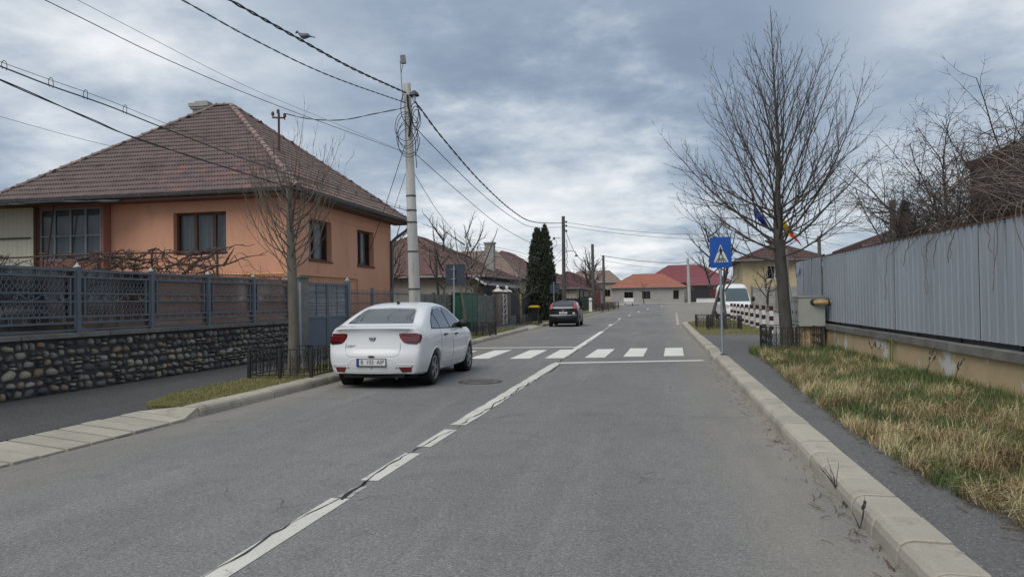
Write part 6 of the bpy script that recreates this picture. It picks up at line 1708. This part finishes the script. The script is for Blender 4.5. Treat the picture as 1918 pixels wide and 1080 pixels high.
slab_fence('concrete_fence', 'weathered precast concrete slab fence behind the green cabinets', (-9.35, 28.0, .1), (-9.35, 41.2, .1), 7, 1.75, M_CONC_D)
slab_fence('concrete_fence', 'pale blocky precast concrete fence in front of the yellow house', (6.7, 57.5, .02), (13.7, 57.8, .02), 4, 2.3, M_CONC, 5)

# ------------------------------------------------------------------ houses further down the street
def courses(b, A, B, C, D, n, th=.035):
    A, B, C, D = map(Vector, (A, B, C, D)); nz = (B - A).cross(D - A).normalized()
    for i in range(n):
        f0, f1 = i / n, (i + 1) / n
        p0, p1 = A.lerp(D, f0), B.lerp(C, f0); q0, q1 = A.lerp(D, f1), B.lerp(C, f1)
        b.add([p0, p1, p0 + nz * th, p1 + nz * th, q1 + nz * .002, q0 + nz * .002], [(0, 1, 3, 2), (2, 3, 4, 5)])
def simple_house(name, label, x0, x1, y0, y1, ez, rz, rm, wm, ov=.5, axis='y', hip=.5, gz=0.0, ops=(), n=18, chimney=None, wf=None, dirt=None):
    """ops: list of (face, u0, u1, z0, z1); hip = distance of the ridge end from the wall end as part of half the width."""
    t = thing(name, label, 'house', ((x0 + x1) / 2, (y0 + y1) / 2, gz))
    F_ = {'s': lambda u, z, d: (u, y0 + d, z), 'e': lambda u, z, d: (x1 - d, u, z), 'w': lambda u, z, d: (x0 + d, u, z), 'n': lambda u, z, d: (u, y1 - d, z)}
    b = MB()
    for f in 'senw':
        u0, u1 = (x0, x1) if f in 'sn' else (y0, y1)
        wall_open(b, F_[f], u0, u1, gz - .1, ez, [o[1:] for o in ops if o[0] == f], .15)
    b.build('wall', wm, t)
    for o in ops: window(t, F_[o[0]], o[1:], .15, (.5,), (), wf or M_BROWN, False, .06)
    X0, X1, Y0, Y1 = x0 - ov, x1 + ov, y0 - ov, y1 + ov
    if axis == 'y':
        xm = (X0 + X1) / 2; k = hip * (X1 - X0) / 2; Rr = [(xm, Y0 + k, rz), (xm, Y1 - k, rz)]
        E_ = [(X0, Y0, ez), (X1, Y0, ez), (X1, Y1, ez), (X0, Y1, ez)]
        faces = [(E_[1], E_[2], Rr[1], Rr[0]), (E_[3], E_[0], Rr[0], Rr[1]), (E_[0], E_[1], Rr[0], Rr[0]), (E_[2], E_[3], Rr[1], Rr[1])]
    else:
        ym = (Y0 + Y1) / 2; k = hip * (Y1 - Y0) / 2; Rr = [(X0 + k, ym, rz), (X1 - k, ym, rz)]
        E_ = [(X0, Y0, ez), (X1, Y0, ez), (X1, Y1, ez), (X0, Y1, ez)]
        faces = [(E_[0], E_[1], Rr[1], Rr[0]), (E_[2], E_[3], Rr[0], Rr[1]), (E_[1], E_[2], Rr[1], Rr[1]), (E_[3], E_[0], Rr[0], Rr[0])]
    b = MB()
    for f in faces: courses(b, *f, n)
    b.add([(p[0], p[1], ez - .08) for p in E_] + [(p[0], p[1], ez + .005) for p in E_], [(3, 2, 1, 0), (0, 1, 5, 4), (1, 2, 6, 5), (2, 3, 7, 6), (3, 0, 4, 7)])
    rf = b.build('roof', rm, t)
    b = MB()
    for p, q in ((E_[0], Rr[0]), (E_[3], Rr[0] if axis == 'x' else Rr[1]), (E_[1], Rr[1] if axis == 'x' else Rr[0]), (E_[2], Rr[1]), (Rr[0], Rr[1])): b.tube([p, q], .09, 6)
    b.build('ridge_caps', rm, rf, kind='stuff')
    b = MB(); b.tube([(E_[1][0] + .05, E_[1][1], ez - .05), (E_[2][0] + .05, E_[2][1], ez - .05)], .07, 6); b.tube([(E_[0][0], E_[0][1] - .05, ez - .05), (E_[1][0], E_[1][1] - .05, ez - .05)], .07, 6); b.build('gutter', M_GUT, t, kind='stuff')
    if chimney:
        cx, cy_, cz = chimney; b = MB(); b.box(cx - .3, cx + .3, cy_ - .3, cy_ + .3, ez, cz); b.box(cx - .36, cx + .36, cy_ - .36, cy_ + .36, cz, cz + .1); b.build('chimney', M_CONC, rf)
    return t
M_R2 = mat('old_roof', (0.175, 0.10, 0.09), (0.115, 0.075, 0.072), 3.5, rough=.85, fine=.2, fscale=14, detail=3, stain=((0.22, 0.16, 0.14), 6, .58, .75))
M_R3 = mat('pale_roof', (0.26, 0.185, 0.155), (0.18, 0.135, 0.12), 3, rough=.85, fine=.2, fscale=12, detail=3)
M_R4 = mat('plum_roof', (0.115, 0.055, 0.065), (0.09, 0.045, 0.052), 2, rough=.7, fine=.12, fscale=10)
M_RO = mat('orange_roof', (0.35, 0.135, 0.095), (0.29, 0.115, 0.085), 1.2, rough=.7, fine=.12, fscale=8)
M_RR = mat('crimson_roof', (0.215, 0.062, 0.070), (0.18, 0.055, 0.062), 1.2, rough=.6, fine=.08, fscale=8)
M_RM = mat('maroon_roof', (0.105, 0.056, 0.052), (0.08, 0.045, 0.043), 1.5, rough=.75, fine=.15, fscale=9)
M_CREAM = mat('cream_render', (0.42, 0.39, 0.34), (0.34, 0.315, 0.275), 1.0, rough=.9, fine=.08, stain=((0.24, 0.22, 0.2), 1.1, .58, .8))
M_GREYW = mat('grey_render', (0.36, 0.345, 0.33), (0.30, 0.285, 0.27), 1.0, rough=.9, fine=.08, stain=((0.2, 0.19, 0.18), .9, .56, .8))
M_YEL = mat('yellow_house_render', (0.50, 0.41, 0.255), (0.43, 0.35, 0.22), 1.2, rough=.9, fine=.06)
M_DARKW = mat('dark_planks', (0.075, 0.058, 0.052), (0.045, 0.036, 0.034), 4, rough=.9, fine=.2, fscale=20, stretch=(1, 1, .2))
simple_house('tiled_house', 'old house with brown tiled hip roof half hidden by bare trees', -20.5, -10.3, 41.5, 51, 3.0, 5.75, M_R2, M_CREAM, .6, 'y', .7, 0, [('e', 43.5, 44.9, 1.2, 2.5), ('e', 47, 48.4, 1.2, 2.5)], 20, (-10.95, 47.5, 5.3))
t = thing('annexe', 'pale strip of fibre cement roofing under the brown tiled hip roof', 'outbuilding', (-9.9, 46, .1))
b = MB(); b.box(-10.25, -9.72, 40.2, 51.0, -.05, 2.35); b.build('wall', M_DARKW, t); b = MB(); n = 44; vs = []
for i in range(n + 1):
    y = 40.0 + 11.3 * i / n; vs += [(-9.55, y, 2.42 + .03 * (i % 2)), (-10.28, y, 2.92 + .03 * (i % 2))]
b.add(vs, [(2 * i, 2 * i + 2, 2 * i + 3, 2 * i + 1) for i in range(n)]); b.build('sheet_roof', mat('fibre_cement', (0.44, 0.43, 0.42), (0.36, 0.355, 0.35), 2, rough=.9), t)
simple_house('tiled_house', 'house with faded pale tiled roof showing left of the tall conifer', -21, -11.0, 55, 64, 3.3, 5.6, M_R3, M_CREAM, .6, 'x', .55, 0, [('e', 57, 58.4, 1.3, 2.6), ('s', -14.5, -13.2, 1.3, 2.6)], 16)
simple_house('tiled_house', 'house with weathered brown roof right of the tall conifer behind the lamp pole', -19, -10.6, 67, 78, 3.3, 6.3, M_R2, M_GREYW, .5, 'y', .6, .1, [('e', 70, 71.5, 1.4, 2.8), ('e', 74, 75.5, 1.4, 2.8)], 16)
simple_house('plum_roof_house', 'low house with a plum coloured roof beside the red plank gate', -17, -9.3, 84, 97, 2.9, 5.0, M_R4, M_CREAM, .5, 'y', .35, .2, [('e', 86.5, 88, 1.5, 2.6), ('e', 91, 92.5, 1.5, 2.6)], 12)
simple_house('plum_roof_house', 'far house with a plum roof and pinkish wall just beyond the red plank gate', -17, -8.6, 103, 114, 3.2, 5.6, M_R4, mat('pink_render', (0.42, 0.32, 0.30), rough=.9), .5, 'y', .4, .4, [('e', 106, 107.5, 1.7, 2.9)], 12)
simple_house('orange_roof_house', 'grey walled house with bright orange tiled roof closing the end of the road', -8.2, 4.0, 128, 138, 3.55, 5.95, M_RO, M_GREYW, .45, 'x', .75, .8, [('s', -6.0, -4.5, 1.5, 2.8), ('s', -3.0, -1.6, 1.6, 2.9), ('s', 2.2, 3.1, 1.5, 3.0)], 11)
simple_house('crimson_roof_house', 'taller house with crimson metal roof behind the orange roofed one', -3.0, 12.5, 141, 153, 4.6, 8.0, M_RR, M_GREYW, .5, 'x', .8, .9, [('s', 10.2, 11.2, 2.4, 4.0)], 14)
t = thing('carport', 'crimson sheet lean-to roof over the dark gateway at the road end', 'carport', (7, 132, .8))
b = MB(); courses(b, (4.5, 129, 3.75), (11.0, 129, 3.75), (11.0, 140, 5.3), (4.5, 140, 5.3), 8); b.build('roof', M_RR, t)
b = MB()
for x in (4.7, 10.8): b.box(x - .1, x + .1, 129.2, 129.4, .6, 3.7)
b.box(8.9, 11.0, 129.6, 129.8, .6, 3.6); b.build('post', M_GREYW, t)
def plank_gate(name, label, x0, x1, y0, y1, z0, z1, mt, n, cat='gate', frame=M_IRON):
    t = thing(name, label, cat, ((x0 + x1) / 2, (y0 + y1) / 2, z0)); A, B = Vector((x0, y0, 0)), Vector((x1, y1, 0)); d = (B - A) / n; u = d.normalized(); s = Vector((-u.y, u.x, 0))
    for i in range(n):
        p = A + d * (i + .5); b = MB(); b.bar(p + Vector((0, 0, z0)), p + Vector((0, 0, z1 + .03 * math.sin(i * 1.7))), d.length * .94, .03, s); b.build('plank', mt, t)
    b = MB()
    for f in (.15, .85):
        z = z0 + (z1 - z0) * f; b.bar(A + s * .035 + Vector((0, 0, z)), B + s * .035 + Vector((0, 0, z)), .06, .04)
    b.build('rail', frame, t); return t
plank_gate('metal_gate', 'wide black metal gate under the crimson lean-to at the road end', 4.7, 8.2, 129, 129, .75, 3.0, M_IRON, 12)
plank_gate('metal_gate', 'maroon metal door right of the wide black gate', 8.4, 10.6, 128.6, 128.6, .75, 3.1, mat('maroon_paint', (0.10, 0.02, 0.028), rough=.6), 6)
t = thing('white_wall', 'short white wall in front of the dark gateway at the road end', 'wall', (7.2, 124, .7)); b = MB(); b.box(5.8, 8.8, 123.9, 124.2, .5, 1.5); b.build('wall_body', M_WHITE, t); b = MB(); b.box(5.75, 8.85, 123.85, 124.25, 1.501, 1.58); b.build('coping', M_CONC, t)
plank_gate('plank_gate', 'red brown plank gate on the far left side of the street', -8.6, -8.2, 98.0, 104.5, .4, 2.6, mat('red_planks', (0.22, 0.065, 0.045), (0.17, 0.05, 0.04), 3, rough=.8), 9)
plank_gate('plank_fence', 'dark green lattice fence on the far left beside the red plank gate', -8.9, -8.5, 86, 97, .3, 2.0, mat('dark_green_paint', (0.03, 0.055, 0.042), (0.045, 0.07, 0.055), 2, rough=.7), 14, 'fence')
t = thing('marker_post', 'slim white round topped post on the far left verge', 'post', (-7.1, 77, .1)); b = MB(); b.box(-7.25, -6.95, 76.9, 77.1, .05, 1.35); b.build('shaft', M_WHITE, t); b = MB(); b.ball((-7.1, 77, 1.55), .2, 10, 6); b.build('ball_top', M_WHITE, t, True)
t = thing('bench', 'pale bench at the far left bend of the road', 'bench', (-4.6, 113, .6))
b = MB(); b.box(-5.4, -3.9, 112.8, 113.2, 1.0, 1.08); b.build('seat', M_WHITE, t); b = MB(); b.box(-5.4, -3.9, 113.2, 113.28, 1.2, 1.75); b.build('backrest', M_WHITE, t)
for x in (-5.2, -4.1): b = MB(); b.box(x - .06, x + .06, 112.85, 113.25, .5, 1.0); b.build('leg', M_IRON, t)
simple_house('yellow_house', 'two storey yellow house with a maroon hip roof behind the big bare tree', 7.1, 13.6, 67, 76, 4.75, 6.75, M_RM, M_YEL, .7, 'x', .9, 0, [('s', 9.1, 10.4, 3.1, 4.3), ('s', 11.4, 12.6, 3.1, 4.3), ('w', 70, 71.5, 3.1, 4.3)], 12, None, M_WHITE)
simple_house('tiled_house', 'pale gabled house far behind the plum roofed house at the bend', -19, -8, 150, 160, 5.0, 7.6, M_R3, M_CREAM, .4, 'x', .5, .9, [('s', -11, -9.8, 2.2, 3.6)], 8)
simple_house('brown_building', 'dark brown building looming behind the tangled bush at the right edge', 8.35, 16, 19.6, 22.2, 5.05, 5.35, M_DARKW, M_DARKW, .06, 'x', .9, 0, [], 8)
simple_house('tiled_house', 'reddish roof tip showing just above the metal sheet fence beside the crossarm pole', 11.3, 17, 44, 50, 4.3, 5.4, M_RM, M_GREYW, .4, 'x', .8, 0, [], 8)

# ------------------------------------------------------------------ left street furniture beyond the crossing
def green_cabinet():
    t = thing('utility_cabinet', 'row of tall dark green metal utility cabinets by the concrete slab fence', 'cabinet', (-9.05, 34, .1))
    mg = mat('cabinet_green', (0.035, 0.115, 0.075), (0.03, 0.095, 0.062), 3, rough=.5, stain=((0.06, 0.07, 0.05), 4, .64, .85))
    b = MB(); b.box(-9.25, -8.85, 32.4, 35.4, .05, 1.88); b.box(-9.29, -8.80, 32.35, 35.45, 1.881, 1.94); b.build('body', mg, t)
    for i in range(3):
        b = MB(); y = 32.45 + i * .98; b.box(-8.849, -8.825, y, y + .95, .16, 1.05); b.box(-8.849, -8.825, y, y + .95, 1.07, 1.84); d = b.build('door', mg, t)
        b = MB(); b.box(-8.824, -8.81, y + .42, y + .5, .62, .72); b.build('handle', M_STEEL, d)
    b = MB(); b.box(-9.22, -8.9, 32.38, 32.399, .2, 1.8); b.build('side_panel', mg, t)
green_cabinet()
for i, y in enumerate((41.6, 44.1)):
    t = thing('gate_pillar', ['pale gate pillar with white cap, nearer of the pair by the lattice gate', 'pale gate pillar with white cap, farther of the pair by the lattice gate'][i], 'pillar', (-9.15, y, .1))
    b = MB(); b.box(-9.38, -8.95, y - .2, y + .2, .05, 2.05); b.build('shaft', mat('brown_pillar', (0.20, 0.165, 0.15), (0.15, 0.125, 0.115), 3, rough=.9), t)
    b = MB(); b.lathe([(.34, 0), (.34, .06), (.20, .14), (.09, .18), (.09, .24), (.12, .30), (.001, .42)], 10, Matrix.Translation((-9.16, y, 2.051))); b.build('cap', M_WHITE, t)
t = thing('lattice_gate', 'narrow pale lattice gate between two white capped pillars', 'gate', (-9.1, 42.8, .1))
b = MB()
for y in (41.85, 42.85, 43.85): b.box(-9.13, -9.07, y - .03, y + .03, .12, 1.95)
for z in (.2, .75, 1.3, 1.9): b.box(-9.12, -9.08, 41.88, 43.82, z - .02, z + .02)
for k in range(5):
    for y in (41.9, 42.9):
        b.bar((-9.1, y, .2 + .34 * k), (-9.1, y + .9, .54 + .34 * k), .02, .02)
b.build('lattice', M_WHITE, t)
b = MB(); b.box(-9.2, -9.17, 41.85, 42.85, .12, 1.9); b.build('sheet_panel', M_FENCE, t)
plank_gate('board_fence', 'dark blue grey board fence between the lattice gate and the dustbin', -9.15, -9.1, 44.5, 51.5, .5, 2.05, mat('dark_blue_boards', (0.035, 0.04, 0.052), (0.05, 0.055, 0.065), 3, rough=.7), 14, 'fence')
t = thing('rubble_wall', 'low rubble stone plinth under the dark board fence', 'wall', (-9.1, 48, .1)); b = MB(); b.box(-9.2, -9.0, 44.4, 56, -.05, .6); b.build('wall_body', mat('rubble', (0.24, 0.23, 0.215), (0.07, 0.07, 0.07), 7, rough=.9, bump=.6, bscale=9, detail=2), t)
plank_gate('metal_gate', 'tall navy sheet gate behind the yellow lidded dustbin', -9.1, -9.05, 52, 55.5, .1, 2.2, mat('navy_sheet', (0.018, 0.024, 0.045), rough=.6), 7)
t = thing('dustbin', 'dark wheeled dustbin with yellow lid beside the lattice gate', 'bin', (-8.55, 50.5, .1))
b = MB(); b.add([(x, y, z) for z, k in ((.18, .82), (1.05, 1.0)) for x, y in ((-8.55 - .33 * k, 50.5 - .36 * k), (-8.55 + .33 * k, 50.5 - .36 * k), (-8.55 + .33 * k, 50.5 + .36 * k), (-8.55 - .33 * k, 50.5 + .36 * k))], [(3, 2, 1, 0), (0, 1, 5, 4), (1, 2, 6, 5), (2, 3, 7, 6), (3, 0, 4, 7), (4, 5, 6, 7)]); b.build('body', M_BLACK, t)
b = MB(); b.box(-8.92, -8.18, 50.08, 50.92, 1.051, 1.10); b.add([(-8.9, 50.1, 1.101), (-8.2, 50.1, 1.101), (-8.2, 50.9, 1.101), (-8.9, 50.9, 1.101), (-8.8, 50.3, 1.19), (-8.3, 50.3, 1.19), (-8.3, 50.8, 1.19), (-8.8, 50.8, 1.19)], [(0, 1, 5, 4), (1, 2, 6, 5), (2, 3, 7, 6), (3, 0, 4, 7), (4, 5, 6, 7)]); b.build('lid', mat('bin_yellow', (0.50, 0.36, 0.03), rough=.5), t)
for x in (-8.8, -8.3): b = MB(); b.lathe([(.001, -.04), (.10, -.04), (.10, .04), (.001, .04)], 12, Matrix.Translation((x, 50.88, .2)) @ Matrix.Rotation(pi / 2, 4, 'Y')); b.build('wheel', M_TYRE, t)
b = MB(); b.tube([(-8.75, 46.5, .1), (-8.75, 46.5, 1.95)], .05, 8); b.tube([(-8.75, 46.5, .25), (-8.75, 46.5, 1.0)], .075, 8); tag(b.build('gas_pipe', mat('pipe_yellow', (0.45, 0.32, 0.08), rough=.6)), 'upright yellow sleeved pipe left of the yellow lidded dustbin', 'pipe')
bar_fence('bar_fence', 'dark barred fence at the far left pavement beyond the black car', -9.0, 58, 83, 1.7, 8, M_IRON, .5)

# ------------------------------------------------------------------ conifers, bush, flags, pigeon
def leaf_mass(name_, pts, nrm, size, mt, parent, seed, upb=.6):
    r = np.random.RandomState(seed); n = len(pts); P = np.array(pts); Nn = np.array(nrm)
    d = Nn + r.normal(0, .45, (n, 3)) + np.array([0, 0, upb]); d /= np.linalg.norm(d, axis=1)[:, None]
    s = np.cross(d, r.normal(0, 1, (n, 3))); s /= np.linalg.norm(s, axis=1)[:, None]
    L_ = size * r.uniform(.6, 1.4, n)[:, None]
    V = np.stack([P - s * L_ * .28, P + s * L_ * .28, P + s * L_ * .16 + d * L_ * .7, P + d * L_ * 1.05, P - s * L_ * .16 + d * L_ * .7], 1).reshape(-1, 3)
    V -= np.array(wloc(parent))
    me = bpy.data.meshes.new(name_); me.from_pydata(V.tolist(), [], [tuple(range(5 * i, 5 * i + 5)) for i in range(n)])
    ca = me.attributes.new('tint', 'FLOAT', 'POINT'); ca.data.foreach_set('value', np.repeat(r.uniform(0, 1, n), 5).astype(np.float32))
    me.materials.append(mt); return obj(name_, me, parent, 'stuff')
M_CON = blade_mat('conifer_leaf', [(0.035, 0.048, 0.034), (0.058, 0.072, 0.046), (0.08, 0.09, 0.058), (0.045, 0.058, 0.04)])
def conifer(label, base, spires, n, size, seed):
    t = thing('conifer', label, 'tree', base); r = random.Random(seed); bx, by, bz = base; pts, nr = [], []
    for sx, sy, h, rad_, sh in spires:
        for i in range(int(n * h * rad_)):
            f = r.random() ** .85; z = h * f; a = r.uniform(0, 2 * pi)
            rr = rad_ * lerp(sh, f) * (1 + .13 * math.sin(5 * a + 9 * f) + .10 * math.sin(11 * a - 23 * f)) * (1 - .35 * r.random() ** 3)
            pts.append((bx + sx + rr * math.cos(a), by + sy + rr * math.sin(a), bz + z)); nr.append((math.cos(a) * .7, math.sin(a) * .7, .5))
    leaf_mass('foliage', pts, nr, size, M_CON, t, seed, .7)
    b = MB(); b.tube([base, (bx, by, bz + spires[0][2] * .85)], [.16, .03], 8); b.build('trunk', M_BARK, t)
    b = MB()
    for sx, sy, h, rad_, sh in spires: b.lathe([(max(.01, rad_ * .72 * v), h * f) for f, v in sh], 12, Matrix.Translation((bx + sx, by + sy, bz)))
    b.build('inner_shade', mat('foliage_shade', (0.018, 0.024, 0.016), rough=1), t, kind='stuff')  # dark core shapes; shade inside the crown put in as colour
    return t
SH = [(0, .75), (.15, .95), (.4, 1.0), (.65, .85), (.85, .5), (.96, .2), (1, .03)]
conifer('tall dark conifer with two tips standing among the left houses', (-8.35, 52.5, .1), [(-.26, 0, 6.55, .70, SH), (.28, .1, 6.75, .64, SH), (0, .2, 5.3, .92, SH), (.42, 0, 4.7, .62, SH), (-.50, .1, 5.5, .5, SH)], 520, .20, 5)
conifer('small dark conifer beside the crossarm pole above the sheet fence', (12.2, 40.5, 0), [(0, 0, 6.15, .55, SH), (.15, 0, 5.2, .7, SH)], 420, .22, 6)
conifer('low dark shrub tree by the far board fence, right of the signpost', (-8.6, 62, .1), [(0, 0, 2.4, .8, SH)], 500, .2, 9)
def bush():
    T = Tree(77, lambda q: Vector((max(q.x, 4.62), q.y, q.z)) if q.z < 2.85 else q); r = T.r
    for i in range(46):
        bx, by = 5.9 + r.uniform(-.6, 1.2), 15.4 + r.uniform(-.9, .9); a = r.uniform(0, 2 * pi); lean = r.uniform(.1, .6)
        d = Vector((math.cos(a) * lean - .16, math.sin(a) * lean, 1))
        T.grow(Vector((bx, by, .2)), d, r.uniform(3.8, 5.2), r.uniform(.022, .042), 3, -.03, .12, 3.5, (.5, 1.25), .46, .36, 12)
    for i in range(17): T.grow(Vector((6.7 + r.uniform(-.5, .5), 14.9, .2)), (r.uniform(-.3, .45), r.uniform(-.4, .2), 1), r.uniform(4.6, 5.9), .04, 3, -.01, .12, 3.3, (.5, 1.2), .40, .38, 12)
    for i in range(26):      # low arching side shoots to the left
        T.grow(Vector((6.0 + r.uniform(-.3, .5), 15.6 + r.uniform(-.6, .6), 1.6 + r.random())), (-1, r.uniform(-.5, .5), r.uniform(.3, .9)), r.uniform(1.4, 2.3), .022, 2, -.03, .13, 4.5, (.5, 1.2), .45, .2, 10)
    T.build('tangled leafless bush rising behind the metal sheet fence at the right edge', (6.5, 15.2, .1), M_TWIG, mat('bush_twig', (0.10, 0.085, 0.08), (0.07, 0.058, 0.055), 4, rough=.9), None, 'bush', 'bare_bush')
bush()
def vines():
    r = random.Random(31); b = MB()
    for i in range(90):
        y0 = r.uniform(9.0, 11.8); p0 = Vector((r.uniform(4.6, 5.5), y0, r.uniform(2.45, 3.2))); L_ = r.uniform(1.2, 5.0)
        up0 = r.uniform(.15, .75); x1 = r.uniform(-.75, -.1); pts = []
        for k in range(11):
            f = k / 10; pts.append((p0.x + x1 * f * 1.1 + .05 * math.sin(5 * f + i), y0 + L_ * f, p0.z + up0 * math.sin(pi * min(1, f * 1.05)) * 1.25 - .35 * f * f * r.uniform(.7, 1.1) + .03 * math.sin(9 * f + i)))
        b.tube(pts, [r.uniform(.005, .011) * (1 - .6 * k / 10) for k in range(11)], 4, False)
        if i % 2 == 0:
            for q in (4, 6, 8):
                s = Vector(pts[q]); e = s + Vector((r.uniform(-.2, .1), r.uniform(-.2, .5), r.uniform(-.5, .4))); b.tube([s, (s + e) / 2 + Vector((0, .05, .06)), e], [.005, .004, .002], 3, False)
    for i in range(13):
        y = r.uniform(9.8, 15.0); dv = r.uniform(-.10, .13); zt_ = 2.52; x = 4.26; L_ = r.uniform(.35, 1.25); pts = [(4.5, y + .1, zt_ + .12), (4.30, y, zt_ + .10)]; yy = y
        for k in range(1, 7): yy += dv * (1.6 - .25 * k) + r.uniform(-.03, .03); pts.append((x + r.uniform(-.04, .0), yy, zt_ - L_ * k / 6))
        b.tube(spline(pts, 3), .005, 4, False)
    o = b.build('overhanging_vine', mat('vine_pale', (0.20, 0.16, 0.135), (0.11, 0.085, 0.075), 5, rough=.9)); tag(o, 'pale bare vine stems arching over and hanging down the metal sheet fence', 'vine')
vines()
def flag(label, base, top, col_fn, w_, h_):
    t = thing('flag', label, 'flag', base); b = MB(); b.tube([base, top], .012, 8); b.build('flag_pole', M_CABLE_G, t); b = MB(); b.ball(top, .04, 8, 5); b.build('finial', M_CHROME, t)
    top = Vector(top); n, m_ = 10, 12; names, mats_ = col_fn
    for s in range(len(mats_)):
        b = MB(); vs = []
        for i in range(n // len(mats_) * s, n // len(mats_) * (s + 1) + 1 if s < len(mats_) - 1 else n + 1):
            for j in range(m_ + 1):
                f, g_ = i / n, j / m_
                vs.append((top.x + .02 + f * w_ * (.55 + .25 * g_), top.y + .10 * math.sin(f * 9 + g_ * 4) * (.4 + g_), top.z - .05 - g_ * h_ - f * w_ * (.95 - .2 * g_)))
        k = len(vs) // (m_ + 1); b.add(vs, [(i * (m_ + 1) + j, (i + 1) * (m_ + 1) + j, (i + 1) * (m_ + 1) + j + 1, i * (m_ + 1) + j + 1) for i in range(k - 1) for j in range(m_)]); b.build(names[s], mats_[s], t, True)
fb, fy, fr = mat('flag_blue', (0.02, 0.035, 0.20), rough=.8), mat('flag_yellow', (0.60, 0.42, 0.02), rough=.8), mat('flag_red', (0.42, 0.02, 0.03), rough=.8)
flag('blue yellow and red flag drooping behind the trunk of the big bare tree', (4.5, 25.9, .1), (3.80, 25.9, 4.62), (['cloth', 'cloth', 'cloth'], [fb, fy, fr]), 1.05, .62)
flag('plain dark blue flag drooping left of the tricolour flag behind the tree', (4.2, 25.9, .1), (3.12, 25.9, 4.75), (['cloth'], [fb]), 1.0, .5)
def pigeon():
    c = min(spline(cA, 60), key=lambda p: abs(p.y - 13.95)).copy(); c.z += .012; t = thing('pigeon', 'grey pigeon perched on the thick twisted cable', 'bird', c)
    # body axis along +x (tail to the right), head on the left
    ring = [(-.175, .075, .004), (-.155, .085, .012), (-.145, .10, .026), (-.12, .105, .031), (-.098, .085, .026), (-.08, .055, .030), (-.04, .025, .052), (.02, .005, .060), (.08, -.005, .046), (.13, -.012, .026), (.19, -.022, .020), (.27, -.04, .016)]
    b = MB(); n = 10; vs = []
    for i, (x, z, r_) in enumerate(ring):
        fl = .55 if i >= 9 else 1.0
        for k in range(n): a = 2 * pi * k / n; vs.append((c.x + x, c.y + r_ * math.cos(a) * (1.15 if i >= 9 else .9), c.z + .085 + z + r_ * math.sin(a) * fl))
    b.add(vs, [(i * n + k, i * n + (k + 1) % n, (i + 1) * n + (k + 1) % n, (i + 1) * n + k) for i in range(len(ring) - 1) for k in range(n)] + [tuple(range(n - 1, -1, -1)), tuple((len(ring) - 1) * n + k for k in range(n))])
    b.build('body', mat('feather', (0.17, 0.18, 0.21), (0.10, 0.105, 0.13), 14, rough=.8), t, True)
    b = MB()
    for s in (-1, 1): b.tube([(c.x + .01, c.y + .02 * s, c.z + .05), (c.x, c.y + .02 * s, c.z + .015)], .006, 4); b.ball((c.x - .135, c.y + .027 * s, c.z + .19), .005, 6, 4)
    b.build('legs', mat('bird_leg', (0.2, 0.06, 0.05), rough=.7), t)
    for s in (-1, 1):
        b = MB(); b.ball((c.x + .055, c.y + .046 * s, c.z + .095), .05, 8, 6, (2.3, .35, .75)); b.build('wing', mat('wing_feather', (0.12, 0.125, 0.15), (0.2, 0.2, 0.23), 20, rough=.8), t, True)
pigeon()
